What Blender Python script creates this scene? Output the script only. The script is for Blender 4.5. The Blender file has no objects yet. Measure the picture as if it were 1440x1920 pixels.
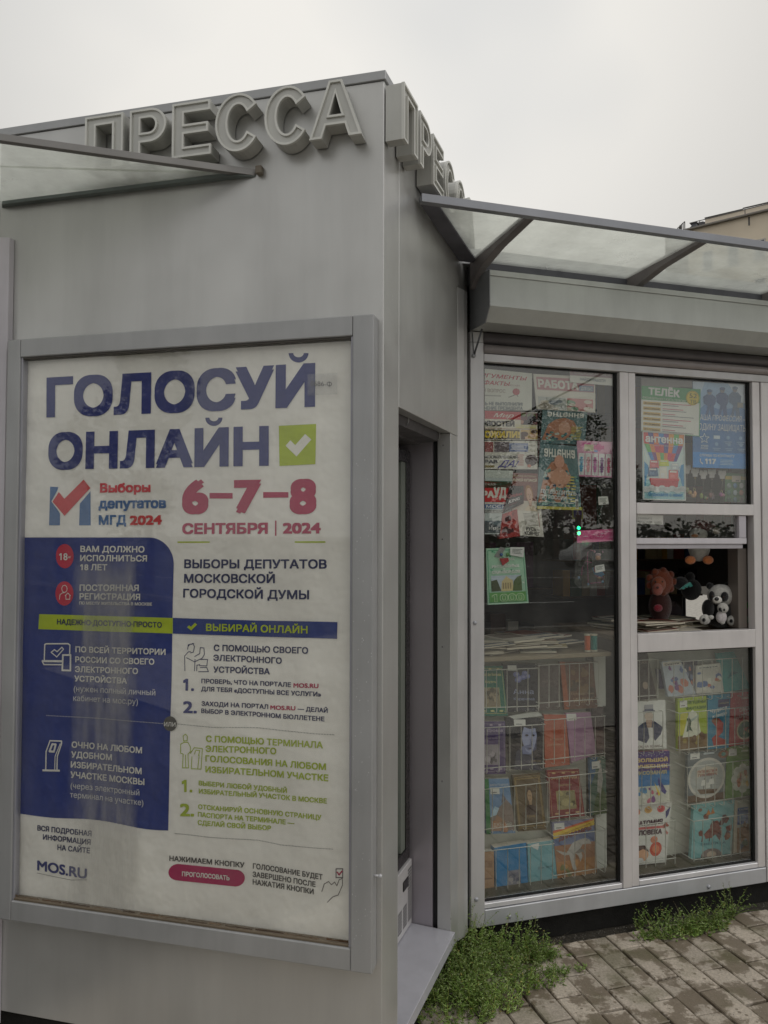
import bpy, math, random
from math import sin, cos, tan, pi, radians, hypot
from mathutils import Vector, Matrix
import numpy as np

random.seed(7)
rng = random.Random(11)
S = bpy.context.scene
COL = S.collection

# ---------------------------------------------------------------- camera
EYE = 1.66
FPX, PITCH, ROLL = 1443.3, radians(1.784), radians(0.1405)
cam = bpy.data.cameras.new('camera')
cam_o = bpy.data.objects.new('camera', cam)
COL.objects.link(cam_o)
cam.sensor_fit = 'VERTICAL'
cam.sensor_height = 24.0
cam.lens = FPX / 1920 * 24.0
cam.clip_start, cam.clip_end = 0.05, 2000
cam_o.matrix_world = (Matrix.Translation((0, 0, EYE)) @ Matrix.Rotation(radians(90) + PITCH, 4, 'X')
                      @ Matrix.Rotation(ROLL, 4, 'Z'))
S.camera = cam_o

# ---------------------------------------------------------------- sky and sun
W = bpy.data.worlds.new('World')
S.world = W
W.use_nodes = True
nt = W.node_tree
nt.nodes.clear()
def N(tree, kind, **kw):
    n = tree.nodes.new(kind)
    for k, v in kw.items():
        setattr(n, k, v)
    return n
SUN_EL, SUN_AZ = radians(52), radians(118)     # azimuth clockwise from +Y
sky = N(nt, 'ShaderNodeTexSky', sky_type='NISHITA', sun_disc=False, sun_elevation=SUN_EL, sun_rotation=SUN_AZ)
bg1 = N(nt, 'ShaderNodeBackground'); bg1.inputs[1].default_value = 0.08
nt.links.new(sky.outputs[0], bg1.inputs[0])
tc = N(nt, 'ShaderNodeTexCoord')
mp = N(nt, 'ShaderNodeMapping'); mp.inputs['Scale'].default_value = (1.0, 1.0, 1.6)
nt.links.new(tc.outputs['Generated'], mp.inputs[0])
ns = N(nt, 'ShaderNodeTexNoise'); ns.inputs['Scale'].default_value = 1.7; ns.inputs['Detail'].default_value = 3.0
ns.inputs['Roughness'].default_value = 0.45
nt.links.new(mp.outputs[0], ns.inputs[0])
rp = N(nt, 'ShaderNodeValToRGB')
rp.color_ramp.elements[0].position = 0.36; rp.color_ramp.elements[0].color = (0.64, 0.645, 0.64, 1)
rp.color_ramp.elements[1].position = 0.60; rp.color_ramp.elements[1].color = (0.84, 0.815, 0.765, 1)
nt.links.new(ns.outputs[0], rp.inputs[0])
sx = N(nt, 'ShaderNodeSeparateXYZ'); nt.links.new(tc.outputs['Generated'], sx.inputs[0])
mr = N(nt, 'ShaderNodeMapRange'); mr.inputs[1].default_value = 0.0; mr.inputs[2].default_value = 0.62
mr.inputs[3].default_value = 0.84; mr.inputs[4].default_value = 1.06
# the thin part of the cloud, where it is brightest
br = N(nt, 'ShaderNodeVectorMath', operation='DOT_PRODUCT'); nt.links.new(tc.outputs['Generated'], br.inputs[0]); br.inputs[1].default_value = (-0.02, 0.80, 0.60)
mr.inputs[1].default_value = 0.86; mr.inputs[2].default_value = 1.0; mr.inputs[3].default_value = 0.77; mr.inputs[4].default_value = 1.02
mr.interpolation_type = 'SMOOTHSTEP'
nt.links.new(br.outputs['Value'], mr.inputs[0])
mm = N(nt, 'ShaderNodeVectorMath', operation='SCALE')
nt.links.new(rp.outputs[0], mm.inputs[0]); nt.links.new(mr.outputs[0], mm.inputs['Scale'])
bg2 = N(nt, 'ShaderNodeBackground'); bg2.inputs[1].default_value = 1.0
nt.links.new(mm.outputs[0], bg2.inputs[0])
mx = N(nt, 'ShaderNodeMixShader'); mx.inputs[0].default_value = 0.93
nt.links.new(bg1.outputs[0], mx.inputs[1]); nt.links.new(bg2.outputs[0], mx.inputs[2])
wo = N(nt, 'ShaderNodeOutputWorld'); nt.links.new(mx.outputs[0], wo.inputs[0])

sun = bpy.data.lights.new('sun', 'SUN'); sun.energy = 0.6; sun.angle = radians(40); sun.color = (1.0, 0.97, 0.93)
sun_o = bpy.data.objects.new('sun', sun); COL.objects.link(sun_o)
sd = Vector((sin(SUN_AZ) * cos(SUN_EL), cos(SUN_AZ) * cos(SUN_EL), sin(SUN_EL)))
sun_o.rotation_euler = sd.to_track_quat('Z', 'Y').to_euler()
sun_o.location = (0, 0, 12)
vs = S.view_settings
vs.view_transform = 'Standard'; vs.look = 'None'; vs.exposure = 0.13; vs.gamma = 1.0
vs.use_curve_mapping = False
S.cycles.use_denoising = True
S.cycles.max_bounces = 10
S.cycles.transparent_max_bounces = 16

# ---------------------------------------------------------------- colours and materials
def lin(c):
    return tuple((x / 255 / 12.92) if x / 255 <= 0.04045 else ((x / 255 + 0.055) / 1.055) ** 2.4 for x in c)

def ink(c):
    """print colour, lifted to make up for the dim light behind the shop glass"""
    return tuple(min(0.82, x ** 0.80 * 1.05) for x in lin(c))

def new_mat(name):
    m = bpy.data.materials.new(name); m.use_nodes = True
    t = m.node_tree; t.nodes.clear()
    o = N(t, 'ShaderNodeOutputMaterial')
    return m, t, o

def noise(t, scale, detail=4, rough=0.5, coord='Object', vscale=None):
    tc_ = N(t, 'ShaderNodeTexCoord')
    n_ = N(t, 'ShaderNodeTexNoise'); n_.inputs['Scale'].default_value = scale
    n_.inputs['Detail'].default_value = detail; n_.inputs['Roughness'].default_value = rough
    if vscale:
        m_ = N(t, 'ShaderNodeMapping'); m_.inputs['Scale'].default_value = vscale
        t.links.new(tc_.outputs[coord], m_.inputs[0]); t.links.new(m_.outputs[0], n_.inputs[0])
    else:
        t.links.new(tc_.outputs[coord], n_.inputs[0])
    return n_.outputs[0]

def maprange(t, src, a, b, c, d):
    r_ = N(t, 'ShaderNodeMapRange')
    for i, v in zip((1, 2, 3, 4), (a, b, c, d)): r_.inputs[i].default_value = v
    t.links.new(src, r_.inputs[0])
    return r_.outputs[0]

def mul(t, a, b):
    r_ = N(t, 'ShaderNodeMath', operation='MULTIPLY')
    t.links.new(a, r_.inputs[0])
    if isinstance(b, (int, float)): r_.inputs[1].default_value = b
    else: t.links.new(b, r_.inputs[1])
    return r_.outputs[0]

def scalecol(t, col, f):
    r_ = N(t, 'ShaderNodeVectorMath', operation='SCALE')
    t.links.new(col, r_.inputs[0]); t.links.new(f, r_.inputs['Scale'])
    return r_.outputs[0]

def family(name, rough, spec=0.5, metal=0.0, var=(30, 0.9, 1.08), bump=None, coat=0.0, streak=None, sheen=0.0):
    """a surface family: base colour from the piece's own colour, wear and relief from noise"""
    m, t, o = new_mat(name)
    b = N(t, 'ShaderNodeBsdfPrincipled')
    a = N(t, 'ShaderNodeAttribute', attribute_name='Col')
    v = maprange(t, noise(t, var[0]), 0.3, 0.7, var[1], var[2])
    c = scalecol(t, a.outputs['Color'], v)
    if streak:
        s_ = maprange(t, noise(t, streak[0], 5, 0.6, vscale=(1, 1, 0.12)), 0.42, 0.72, 1.0, streak[1])
        c = scalecol(t, c, s_)
    t.links.new(c, b.inputs['Base Color'])
    rr = maprange(t, noise(t, var[0] * 2.3), 0.3, 0.7, max(0.02, rough - 0.07), min(1, rough + 0.08))
    t.links.new(rr, b.inputs['Roughness'])
    b.inputs['Metallic'].default_value = metal
    b.inputs['Specular IOR Level'].default_value = spec
    b.inputs['Coat Weight'].default_value = coat
    b.inputs['Coat Roughness'].default_value = 0.25
    b.inputs['Sheen Weight'].default_value = sheen
    if bump:
        h = noise(t, bump[0], 3)
        bp = N(t, 'ShaderNodeBump'); bp.inputs['Strength'].default_value = bump[1]; bp.inputs['Distance'].default_value = bump[2]
        t.links.new(h, bp.inputs['Height']); t.links.new(bp.outputs[0], b.inputs['Normal'])
    t.links.new(b.outputs[0], o.inputs[0])
    return m

M = {
    'metal': family('painted_metal', 0.36, 0.5, 0.55, (2.2, 0.93, 1.05), (2.6, 0.35, 0.012), streak=(6, 0.88)),
    'frame': family('powder_coated_frame', 0.38, 0.5, 0.30, (5, 0.93, 1.06), (420, 0.12, 0.0005), streak=(14, 0.90)),
    'dark': family('dark_coated_metal', 0.55, 0.4, 0.1, (8, 0.8, 1.2), (120, 0.15, 0.001)),
    'paper': family('paper', 0.62, 0.35, 0, (9, 0.93, 1.05), (40, 0.25, 0.002)),
    'poster': family('poster_paper', 0.6, 0.35, 0, (4, 0.93, 1.05), (7, 0.55, 0.035)),
    'gloss': family('glossy_print', 0.3, 0.45, 0, (16, 0.93, 1.07), (18, 0.25, 0.002)),
    'board': family('white_board', 0.6, 0.4, 0, (5, 0.85, 1.06)),
    'plush': family('plush_fabric', 0.95, 0.1, 0, (90, 0.85, 1.12), (420, 0.8, 0.004), sheen=0.4),
    'plastic': family('plastic', 0.25, 0.5, 0, (20, 0.95, 1.05), coat=0.2),
    'wire': family('coated_wire', 0.4, 0.5, 0.1, (40, 0.9, 1.05)),
    'stone': family('concrete', 0.85, 0.3, 0, (14, 0.7, 1.25), (180, 0.5, 0.004)),
    'wall': family('far_facade', 0.85, 0.2, 0, (0.4, 0.92, 1.06)),
    'leaf': family('leaf', 0.6, 0.3, 0, (3, 0.65, 1.35)),
    'bark': family('bark', 0.9, 0.2, 0, (8, 0.7, 1.3), (30, 0.8, 0.02)),
}
def glass_mat(name, tint=(0.86, 0.89, 0.87), gain=1.7, rough=0.0, dust=(0.0, 0.06), dustscale=6, bump=None, base=0.0, frost=0.0, streak=None):
    m, t, o = new_mat(name)
    tr = N(t, 'ShaderNodeBsdfTransparent'); tr.inputs[0].default_value = (*tint, 1)
    gl = N(t, 'ShaderNodeBsdfGlossy'); gl.inputs['Roughness'].default_value = rough
    ge = N(t, 'ShaderNodeNewGeometry')
    dt = N(t, 'ShaderNodeVectorMath', operation='DOT_PRODUCT')
    t.links.new(ge.outputs['Incoming'], dt.inputs[0]); t.links.new(ge.outputs['Normal'], dt.inputs[1])
    if bump:
        h = noise(t, bump[0], 4, 0.6, vscale=bump[3] if len(bump) > 3 else None)
        bp = N(t, 'ShaderNodeBump'); bp.inputs['Strength'].default_value = bump[1]; bp.inputs['Distance'].default_value = bump[2]
        t.links.new(h, bp.inputs['Height'])
        t.links.new(bp.outputs[0], gl.inputs['Normal']); t.links.new(bp.outputs[0], dt.inputs[1])
    ab = N(t, 'ShaderNodeMath', operation='ABSOLUTE'); t.links.new(dt.outputs['Value'], ab.inputs[0])
    om = N(t, 'ShaderNodeMath', operation='SUBTRACT'); om.inputs[0].default_value = 1.0; t.links.new(ab.outputs[0], om.inputs[1])
    pw = N(t, 'ShaderNodeMath', operation='POWER'); t.links.new(om.outputs[0], pw.inputs[0]); pw.inputs[1].default_value = 5.0
    g = N(t, 'ShaderNodeMath', operation='MULTIPLY_ADD'); t.links.new(pw.outputs[0], g.inputs[0])
    g.inputs[1].default_value = 0.9; g.inputs[2].default_value = 0.042 * gain + base; g.use_clamp = True
    through = tr
    if frost:
        tl_ = N(t, 'ShaderNodeBsdfTranslucent'); tl_.inputs[0].default_value = (0.93, 0.95, 0.91, 1)
        through = N(t, 'ShaderNodeMixShader')
        t.links.new(maprange(t, noise(t, 4.0, 5, 0.6), 0.35, 0.65, max(0, frost - .12), min(1, frost + .1)), through.inputs[0])
        t.links.new(tr.outputs[0], through.inputs[1]); t.links.new(tl_.outputs[0], through.inputs[2])
    m1 = N(t, 'ShaderNodeMixShader'); t.links.new(g.outputs[0], m1.inputs[0])
    t.links.new(through.outputs[0], m1.inputs[1]); t.links.new(gl.outputs[0], m1.inputs[2])
    df = N(t, 'ShaderNodeBsdfDiffuse'); df.inputs[0].default_value = (0.5, 0.49, 0.46, 1)
    d = maprange(t, noise(t, dustscale, 6, 0.65, vscale=(1, 1, 0.35)), 0.40, 0.78, dust[0], dust[1])
    if streak:      # a paler, ragged band down the lower half of the pane
        ge2 = N(t, 'ShaderNodeNewGeometry'); sp_ = N(t, 'ShaderNodeSeparateXYZ'); t.links.new(ge2.outputs['Position'], sp_.inputs[0])
        wob = N(t, 'ShaderNodeMath', operation='MULTIPLY_ADD'); t.links.new(noise(t, 7, 5, 0.7, vscale=(1, 1, .3)), wob.inputs[0]); wob.inputs[1].default_value = 0.14; t.links.new(sp_.outputs[0], wob.inputs[2])
        l_ = maprange(t, wob.outputs[0], streak[0], streak[0] + .05, 0, 1); r_ = maprange(t, wob.outputs[0], streak[1] - .03, streak[1], 1, 0)
        zt = maprange(t, sp_.outputs[2], streak[2] - .1, streak[2], 1, 0)
        sc_ = mul(t, mul(t, mul(t, l_, r_), zt), maprange(t, noise(t, 22, 6, 0.7, vscale=(1, 1, .15)), .35, .65, .05, .26))
        ad = N(t, 'ShaderNodeMath', operation='ADD'); t.links.new(d, ad.inputs[0]); t.links.new(sc_, ad.inputs[1]); d = ad.outputs[0]
    m2 = N(t, 'ShaderNodeMixShader'); t.links.new(d, m2.inputs[0])
    t.links.new(m1.outputs[0], m2.inputs[1]); t.links.new(df.outputs[0], m2.inputs[2])
    t.links.new(m2.outputs[0], o.inputs[0])
    return m
M['glass'] = glass_mat('window_glass', (0.97, 0.98, 0.965), 2.0, dust=(0.0, 0.045))
M['caseglass'] = glass_mat('display_case_glass', (0.995, 0.997, 0.993), 1.1, 0.02, (0.0, 0.08), 5, streak=(-.91, -.68, 1.62))
M['canopyglass'] = glass_mat('wet_canopy_glass', (0.93, 0.94, 0.91), 1.3, 0.03, (0.03, 0.22), 3.5, (9, 0.5, 0.01), frost=0.36)
M['film'] = glass_mat('clear_bag', (0.95, 0.95, 0.95), 1.3, 0.12, (0.0, 0.1), 20, (30, 0.6, 0.01))

# ---------------------------------------------------------------- walls as frames of reference
def ray(px, py):
    x = (px - 720) / FPX; y = -(py - 960) / FPX
    cr, sr = cos(ROLL), sin(ROLL)
    rx = cr * x - sr * y; u = sr * x + cr * y
    cp, sp = cos(PITCH), sin(PITCH)
    return Vector((rx, cp - sp * u, sp + cp * u))

class Wall:
    """a vertical plane: u runs along it, n outwards, z up"""
    def __init__(s, p, deg, sgn):
        a = radians(deg)
        s.p = Vector((p[0], p[1], 0)); s.d = Vector((sin(a), cos(a), 0))
        s.n = Vector((s.d.y, -s.d.x, 0)) * sgn
    def pt(s, u, n, z):
        return s.p + s.d * u + s.n * n + Vector((0, 0, z))
    def pick(s, px, py, n=0.0):
        r = ray(px, py); p = s.p + s.n * n
        t = (p.dot(s.n)) / (r.x * s.n.x + r.y * s.n.y)
        X = r * t
        return (X.x - p.x) * s.d.x + (X.y - p.y) * s.d.y, X.z + EYE
    def loc(s, w):
        q = Vector((w[0], w[1], 0)) - s.p
        return q.dot(s.d), q.dot(s.n)
A = Wall((-0.0027, 2.2), -75.58, -1)      # the poster side of the prow
B = Wall((-0.0027, 2.2), 19.72, 1)        # the doorway side of the prow
C = Wall((0.35592, 3.12799), 73.07, 1)    # the shop front

# ---------------------------------------------------------------- mesh builder
WLOC = {}
class MB:
    def __init__(s): s.v = []; s.f = []; s.c = []; s.sm = []
    def add(s, vs, fs, col=(0.5, 0.5, 0.5), smooth=False):
        k = len(s.v); s.v += [Vector(q) for q in vs]
        for f in fs:
            s.f.append([k + i for i in f]); s.c.append(col); s.sm.append(smooth)
        return s
    def hexa(s, p, col):
        return s.add(p, [(0, 3, 2, 1), (4, 5, 6, 7), (0, 1, 5, 4), (1, 2, 6, 5), (2, 3, 7, 6), (3, 0, 4, 7)], col)
    def box(s, w, u0, u1, n0, n1, z0, z1, col):
        P = w.pt
        return s.hexa([P(u0, n0, z0), P(u1, n0, z0), P(u1, n1, z0), P(u0, n1, z0),
                       P(u0, n0, z1), P(u1, n0, z1), P(u1, n1, z1), P(u0, n1, z1)], col)
    def prism(s, base, ext, col, smooth=False):
        k = len(base); ext = Vector(ext)
        b = [Vector(q) for q in base]
        return s.add(b + [q + ext for q in b],
                     [tuple(range(k))[::-1], tuple(range(k, 2 * k))] + [(i, (i + 1) % k, k + (i + 1) % k, k + i) for i in range(k)], col, smooth)
    def tube(s, pts, r, col, k=6, closed=False, r1=None):
        pts = [Vector(p) for p in pts]; n = len(pts); vs = []; fs = []
        for i, p in enumerate(pts):
            if closed: d = pts[(i + 1) % n] - pts[i - 1]
            else: d = pts[min(i + 1, n - 1)] - pts[max(i - 1, 0)]
            d.normalize()
            a = Vector((0, 0, 1)) if abs(d.z) < 0.9 else Vector((1, 0, 0))
            x = d.cross(a).normalized(); y = d.cross(x)
            rr = r if r1 is None else r + (r1 - r) * i / max(1, n - 1)
            for j in range(k):
                an = 2 * pi * j / k
                vs.append(p + (x * cos(an) + y * sin(an)) * rr)
        m = n if closed else n - 1
        for i in range(m):
            for j in range(k):
                a0 = i * k + j; a1 = i * k + (j + 1) % k; b0 = ((i + 1) % n) * k + j; b1 = ((i + 1) % n) * k + (j + 1) % k
                fs.append((a0, a1, b1, b0))
        if not closed: fs += [tuple(range(k)), tuple(range((n - 1) * k, n * k))[::-1]]
        return s.add(vs, fs, col, True)
    def ball(s, c, r, col, k=14, m=9, ax=None, wob=0.0):
        """ellipsoid; r = (rx, ry, rz) along the axes ax"""
        c = Vector(c); r = r if isinstance(r, (tuple, list)) else (r, r, r)
        ax = ax or (Vector((1, 0, 0)), Vector((0, 1, 0)), Vector((0, 0, 1)))
        vs = []; fs = []
        for i in range(m + 1):
            th = pi * i / m
            for j in range(k):
                ph = 2 * pi * j / k
                w_ = 1 + wob * sin(3 * ph + 2 * th)
                vs.append(c + (ax[0] * (r[0] * sin(th) * cos(ph)) + ax[1] * (r[1] * sin(th) * sin(ph)) + ax[2] * (r[2] * cos(th))) * w_)
        for i in range(m):
            for j in range(k):
                fs.append((i * k + j, (i + 1) * k + j, (i + 1) * k + (j + 1) % k, i * k + (j + 1) % k))
        return s.add(vs, fs, col, True)
    def build(s, name, parent=None, fam='metal', bevel=0.0, seg=1, at=None, fix=True):
        if parent is not None: o0 = WLOC[parent.name]
        elif at is not None: o0 = Vector(at)
        else:
            xs = [q.x for q in s.v]; ys = [q.y for q in s.v]; zs = [q.z for q in s.v]
            o0 = Vector(((min(xs) + max(xs)) / 2, (min(ys) + max(ys)) / 2, min(zs)))
        me = bpy.data.meshes.new(name)
        me.from_pydata([q - o0 for q in s.v], [], s.f)
        if fix:
            import bmesh
            bm = bmesh.new(); bm.from_mesh(me)
            bmesh.ops.recalc_face_normals(bm, faces=bm.faces)
            bm.to_mesh(me); bm.free()
        at_ = me.color_attributes.new('Col', 'FLOAT_COLOR', 'CORNER')
        buf = np.empty((len(me.loops), 4), dtype=np.float32); buf[:, 3] = 1
        k = 0
        for p, c in zip(me.polygons, s.c):
            n_ = p.loop_total; buf[k:k + n_, :3] = c; k += n_
        at_.data.foreach_set('color', buf.ravel())
        me.polygons.foreach_set('use_smooth', s.sm)
        me.materials.append(M[fam] if isinstance(fam, str) else fam)
        ob = bpy.data.objects.new(name, me); COL.objects.link(ob)
        if parent is not None: ob.parent = parent
        else: ob.location = o0
        WLOC[ob.name] = o0
        if bevel:
            b = ob.modifiers.new('bevel', 'BEVEL'); b.width = bevel; b.segments = seg; b.limit_method = 'ANGLE'; b.angle_limit = radians(40)
        return ob

def tag(o, label=None, cat=None, group=None, kind=None):
    if label: o['label'] = label
    if cat: o['category'] = cat
    if group: o['group'] = group
    if kind: o['kind'] = kind
    return o
def thing(name, at, label, cat, group=None):
    o = bpy.data.objects.new(name, None); COL.objects.link(o); o.location = at
    o.empty_display_size = 0.05
    WLOC[o.name] = Vector(at)
    return tag(o, label, cat, group)

# ---------------------------------------------------------------- lettering
_tc = {}
from mathutils.geometry import tessellate_polygon, delaunay_2d_cdt
def glyphs(txt, res=3):
    """outline of a line of text, each contour filled on its own with the holes inside it"""
    key = (txt, res)
    if key in _tc: return _tc[key]
    cu = bpy.data.curves.new('t', 'FONT'); cu.body = txt
    ob = bpy.data.objects.new('t', cu); COL.objects.link(ob)
    bpy.context.view_layer.update()
    oc = ob.to_curve(bpy.context.evaluated_depsgraph_get())
    loops = []
    for sp in oc.splines:
        bp_ = sp.bezier_points; n = len(bp_); lp = []
        for i in range(n):
            p0, p3 = bp_[i], bp_[(i + 1) % n]
            a_, h0, h1, b_ = p0.co, p0.handle_right, p3.handle_left, p3.co
            L = (b_ - a_).length
            straight = L < 1e-6 or ((h0 - a_).cross(b_ - a_).length < 1e-4 * max(L, .01) and (h1 - a_).cross(b_ - a_).length < 1e-4 * max(L, .01))
            k = 1 if straight else (res if L < .12 else res + 2)
            for j in range(k):
                t_ = j / k; q = (1 - t_) ** 3 * a_ + 3 * (1 - t_) ** 2 * t_ * h0 + 3 * (1 - t_) * t_ * t_ * h1 + t_ ** 3 * b_
                if not lp or (q - lp[-1]).length > 1e-5: lp.append(Vector((q.x, q.y, 0)))
        if len(lp) > 2 and (lp[0] - lp[-1]).length < 1e-5: lp.pop()
        if len(lp) > 2: loops.append(lp)
    ob.to_curve_clear(); bpy.data.objects.remove(ob); bpy.data.curves.remove(cu)
    if '1' in txt:          # this face draws its figure one as a bare stem: give it the flag
        for l in list(loops):
            xs = [p.x for p in l]; ys = [p.y for p in l]
            if len(l) == 4 and min(ys) < .01 and .66 < max(ys) < .7 and max(xs) - min(xs) < .13:
                x_ = min(xs) + .02; loops.append([Vector(q + (0,)) for q in ((x_, .68), (x_ - .17, .57), (x_ - .17, .46), (x_, .57))])
                ar1 = lambda m: sum(m[i - 1].x * m[i].y - m[i].x * m[i - 1].y for i in range(len(m)))
                if ar1(loops[-1]) * ar1(l) < 0: loops[-1].reverse()
    V, F = [], []
    # glyph by glyph (contours whose spans overlap), triangulate and keep what has a winding number other than zero
    spans = sorted((min(p.x for p in l), max(p.x for p in l), i) for i, l in enumerate(loops))
    groups = []
    for x0, x1, i in spans:
        if groups and x0 < groups[-1][0] - 1e-4: groups[-1][0] = max(groups[-1][0], x1); groups[-1][1].append(i)
        else: groups.append([x1, [i]])
    for _, ids in groups:
        pts, eds = [], []
        for i in ids:
            b0 = len(pts); n = len(loops[i]); pts += [Vector((p.x, p.y)) for p in loops[i]]; eds += [(b0 + j, b0 + (j + 1) % n) for j in range(n)]
        vo, _e, fo, *_r = delaunay_2d_cdt(pts, eds, [], 0, 1e-6)
        if not fo: continue
        ce = np.array([[sum(vo[k].x for k in f) / len(f), sum(vo[k].y for k in f) / len(f)] for f in fo])
        wn_ = np.zeros(len(fo), int)
        for i in ids:
            L_ = np.array([(p.x, p.y) for p in loops[i]]); q_ = np.roll(L_, -1, 0)
            for (ax, ay), (bx, by) in zip(L_, q_):
                if ay == by: continue
                up = (ay <= ce[:, 1]) & (by > ce[:, 1]); dn_ = (ay > ce[:, 1]) & (by <= ce[:, 1])
                sd_ = (bx - ax) * (ce[:, 1] - ay) - (ce[:, 0] - ax) * (by - ay)
                wn_ += (up & (sd_ > 0)).astype(int) - (dn_ & (sd_ < 0)).astype(int)
        base = len(V); V += [(p.x, p.y, 0.0) for p in vo]
        F += [tuple(base + k for k in f) for f, w_ in zip(fo, wn_) if w_ != 0]
    _tc[key] = (V, F)
    return V, F
CAPH = []
def layout(txt, bold=0.02, res=3, own=False):
    """unit frame: x 0..1 over the line, y 0 = baseline, 1 = capital height; heavy weights are four overprinted passes"""
    v, f = glyphs(txt, res)
    if not v: return []
    if not CAPH:
        h_, _ = glyphs('Н'); CAPH.extend((min(q[1] for q in h_), max(q[1] for q in h_)))
    b = max(0.0, bold) * 0.9
    lo, hi = CAPH; lo -= b; hi += b
    x0 = min(q[0] for q in v) - b; x1 = max(q[0] for q in v) + b
    sh = [(0, 0)] if b <= 0.004 else [(b, b), (-b, b), (b, -b), (-b, -b)]
    return [([((x + dx - x0) / (x1 - x0), (y + dy - lo) / (hi - lo), e) for x, y, e in v], f, k * 0.00006) for k, (dx, dy) in enumerate(sh)]

# ---------------------------------------------------------------- printed sheets, books, posters
# enlargement frames used while measuring: name -> (x0, y0, scale)
ZM = {'': (0, 0, 1), 'a3': (0, 600, 3.839), 'a4': (320, 620, 3.4286), 'a5': (0, 980, 3.428), 'a6': (300, 1120, 3.2727),
      'a7': (0, 1500, 1.9459), 'z3': (880, 660, 4.8), 'z4': (880, 900, 4.8), 'z5': (880, 1220, 3.84),
      'z6': (1160, 680, 5.143), 'z7': (1160, 940, 5.143), 'z8': (1160, 1200, 3.84), 'g1': (740, 1620, 2.057),
      'h1': (0, 100, 1.8947), 'h2': (680, 100, 1.8947)}
def zp(k, x, y):
    a = ZM[k]; return a[0] + x / a[2], a[1] + y / a[2]

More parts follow.
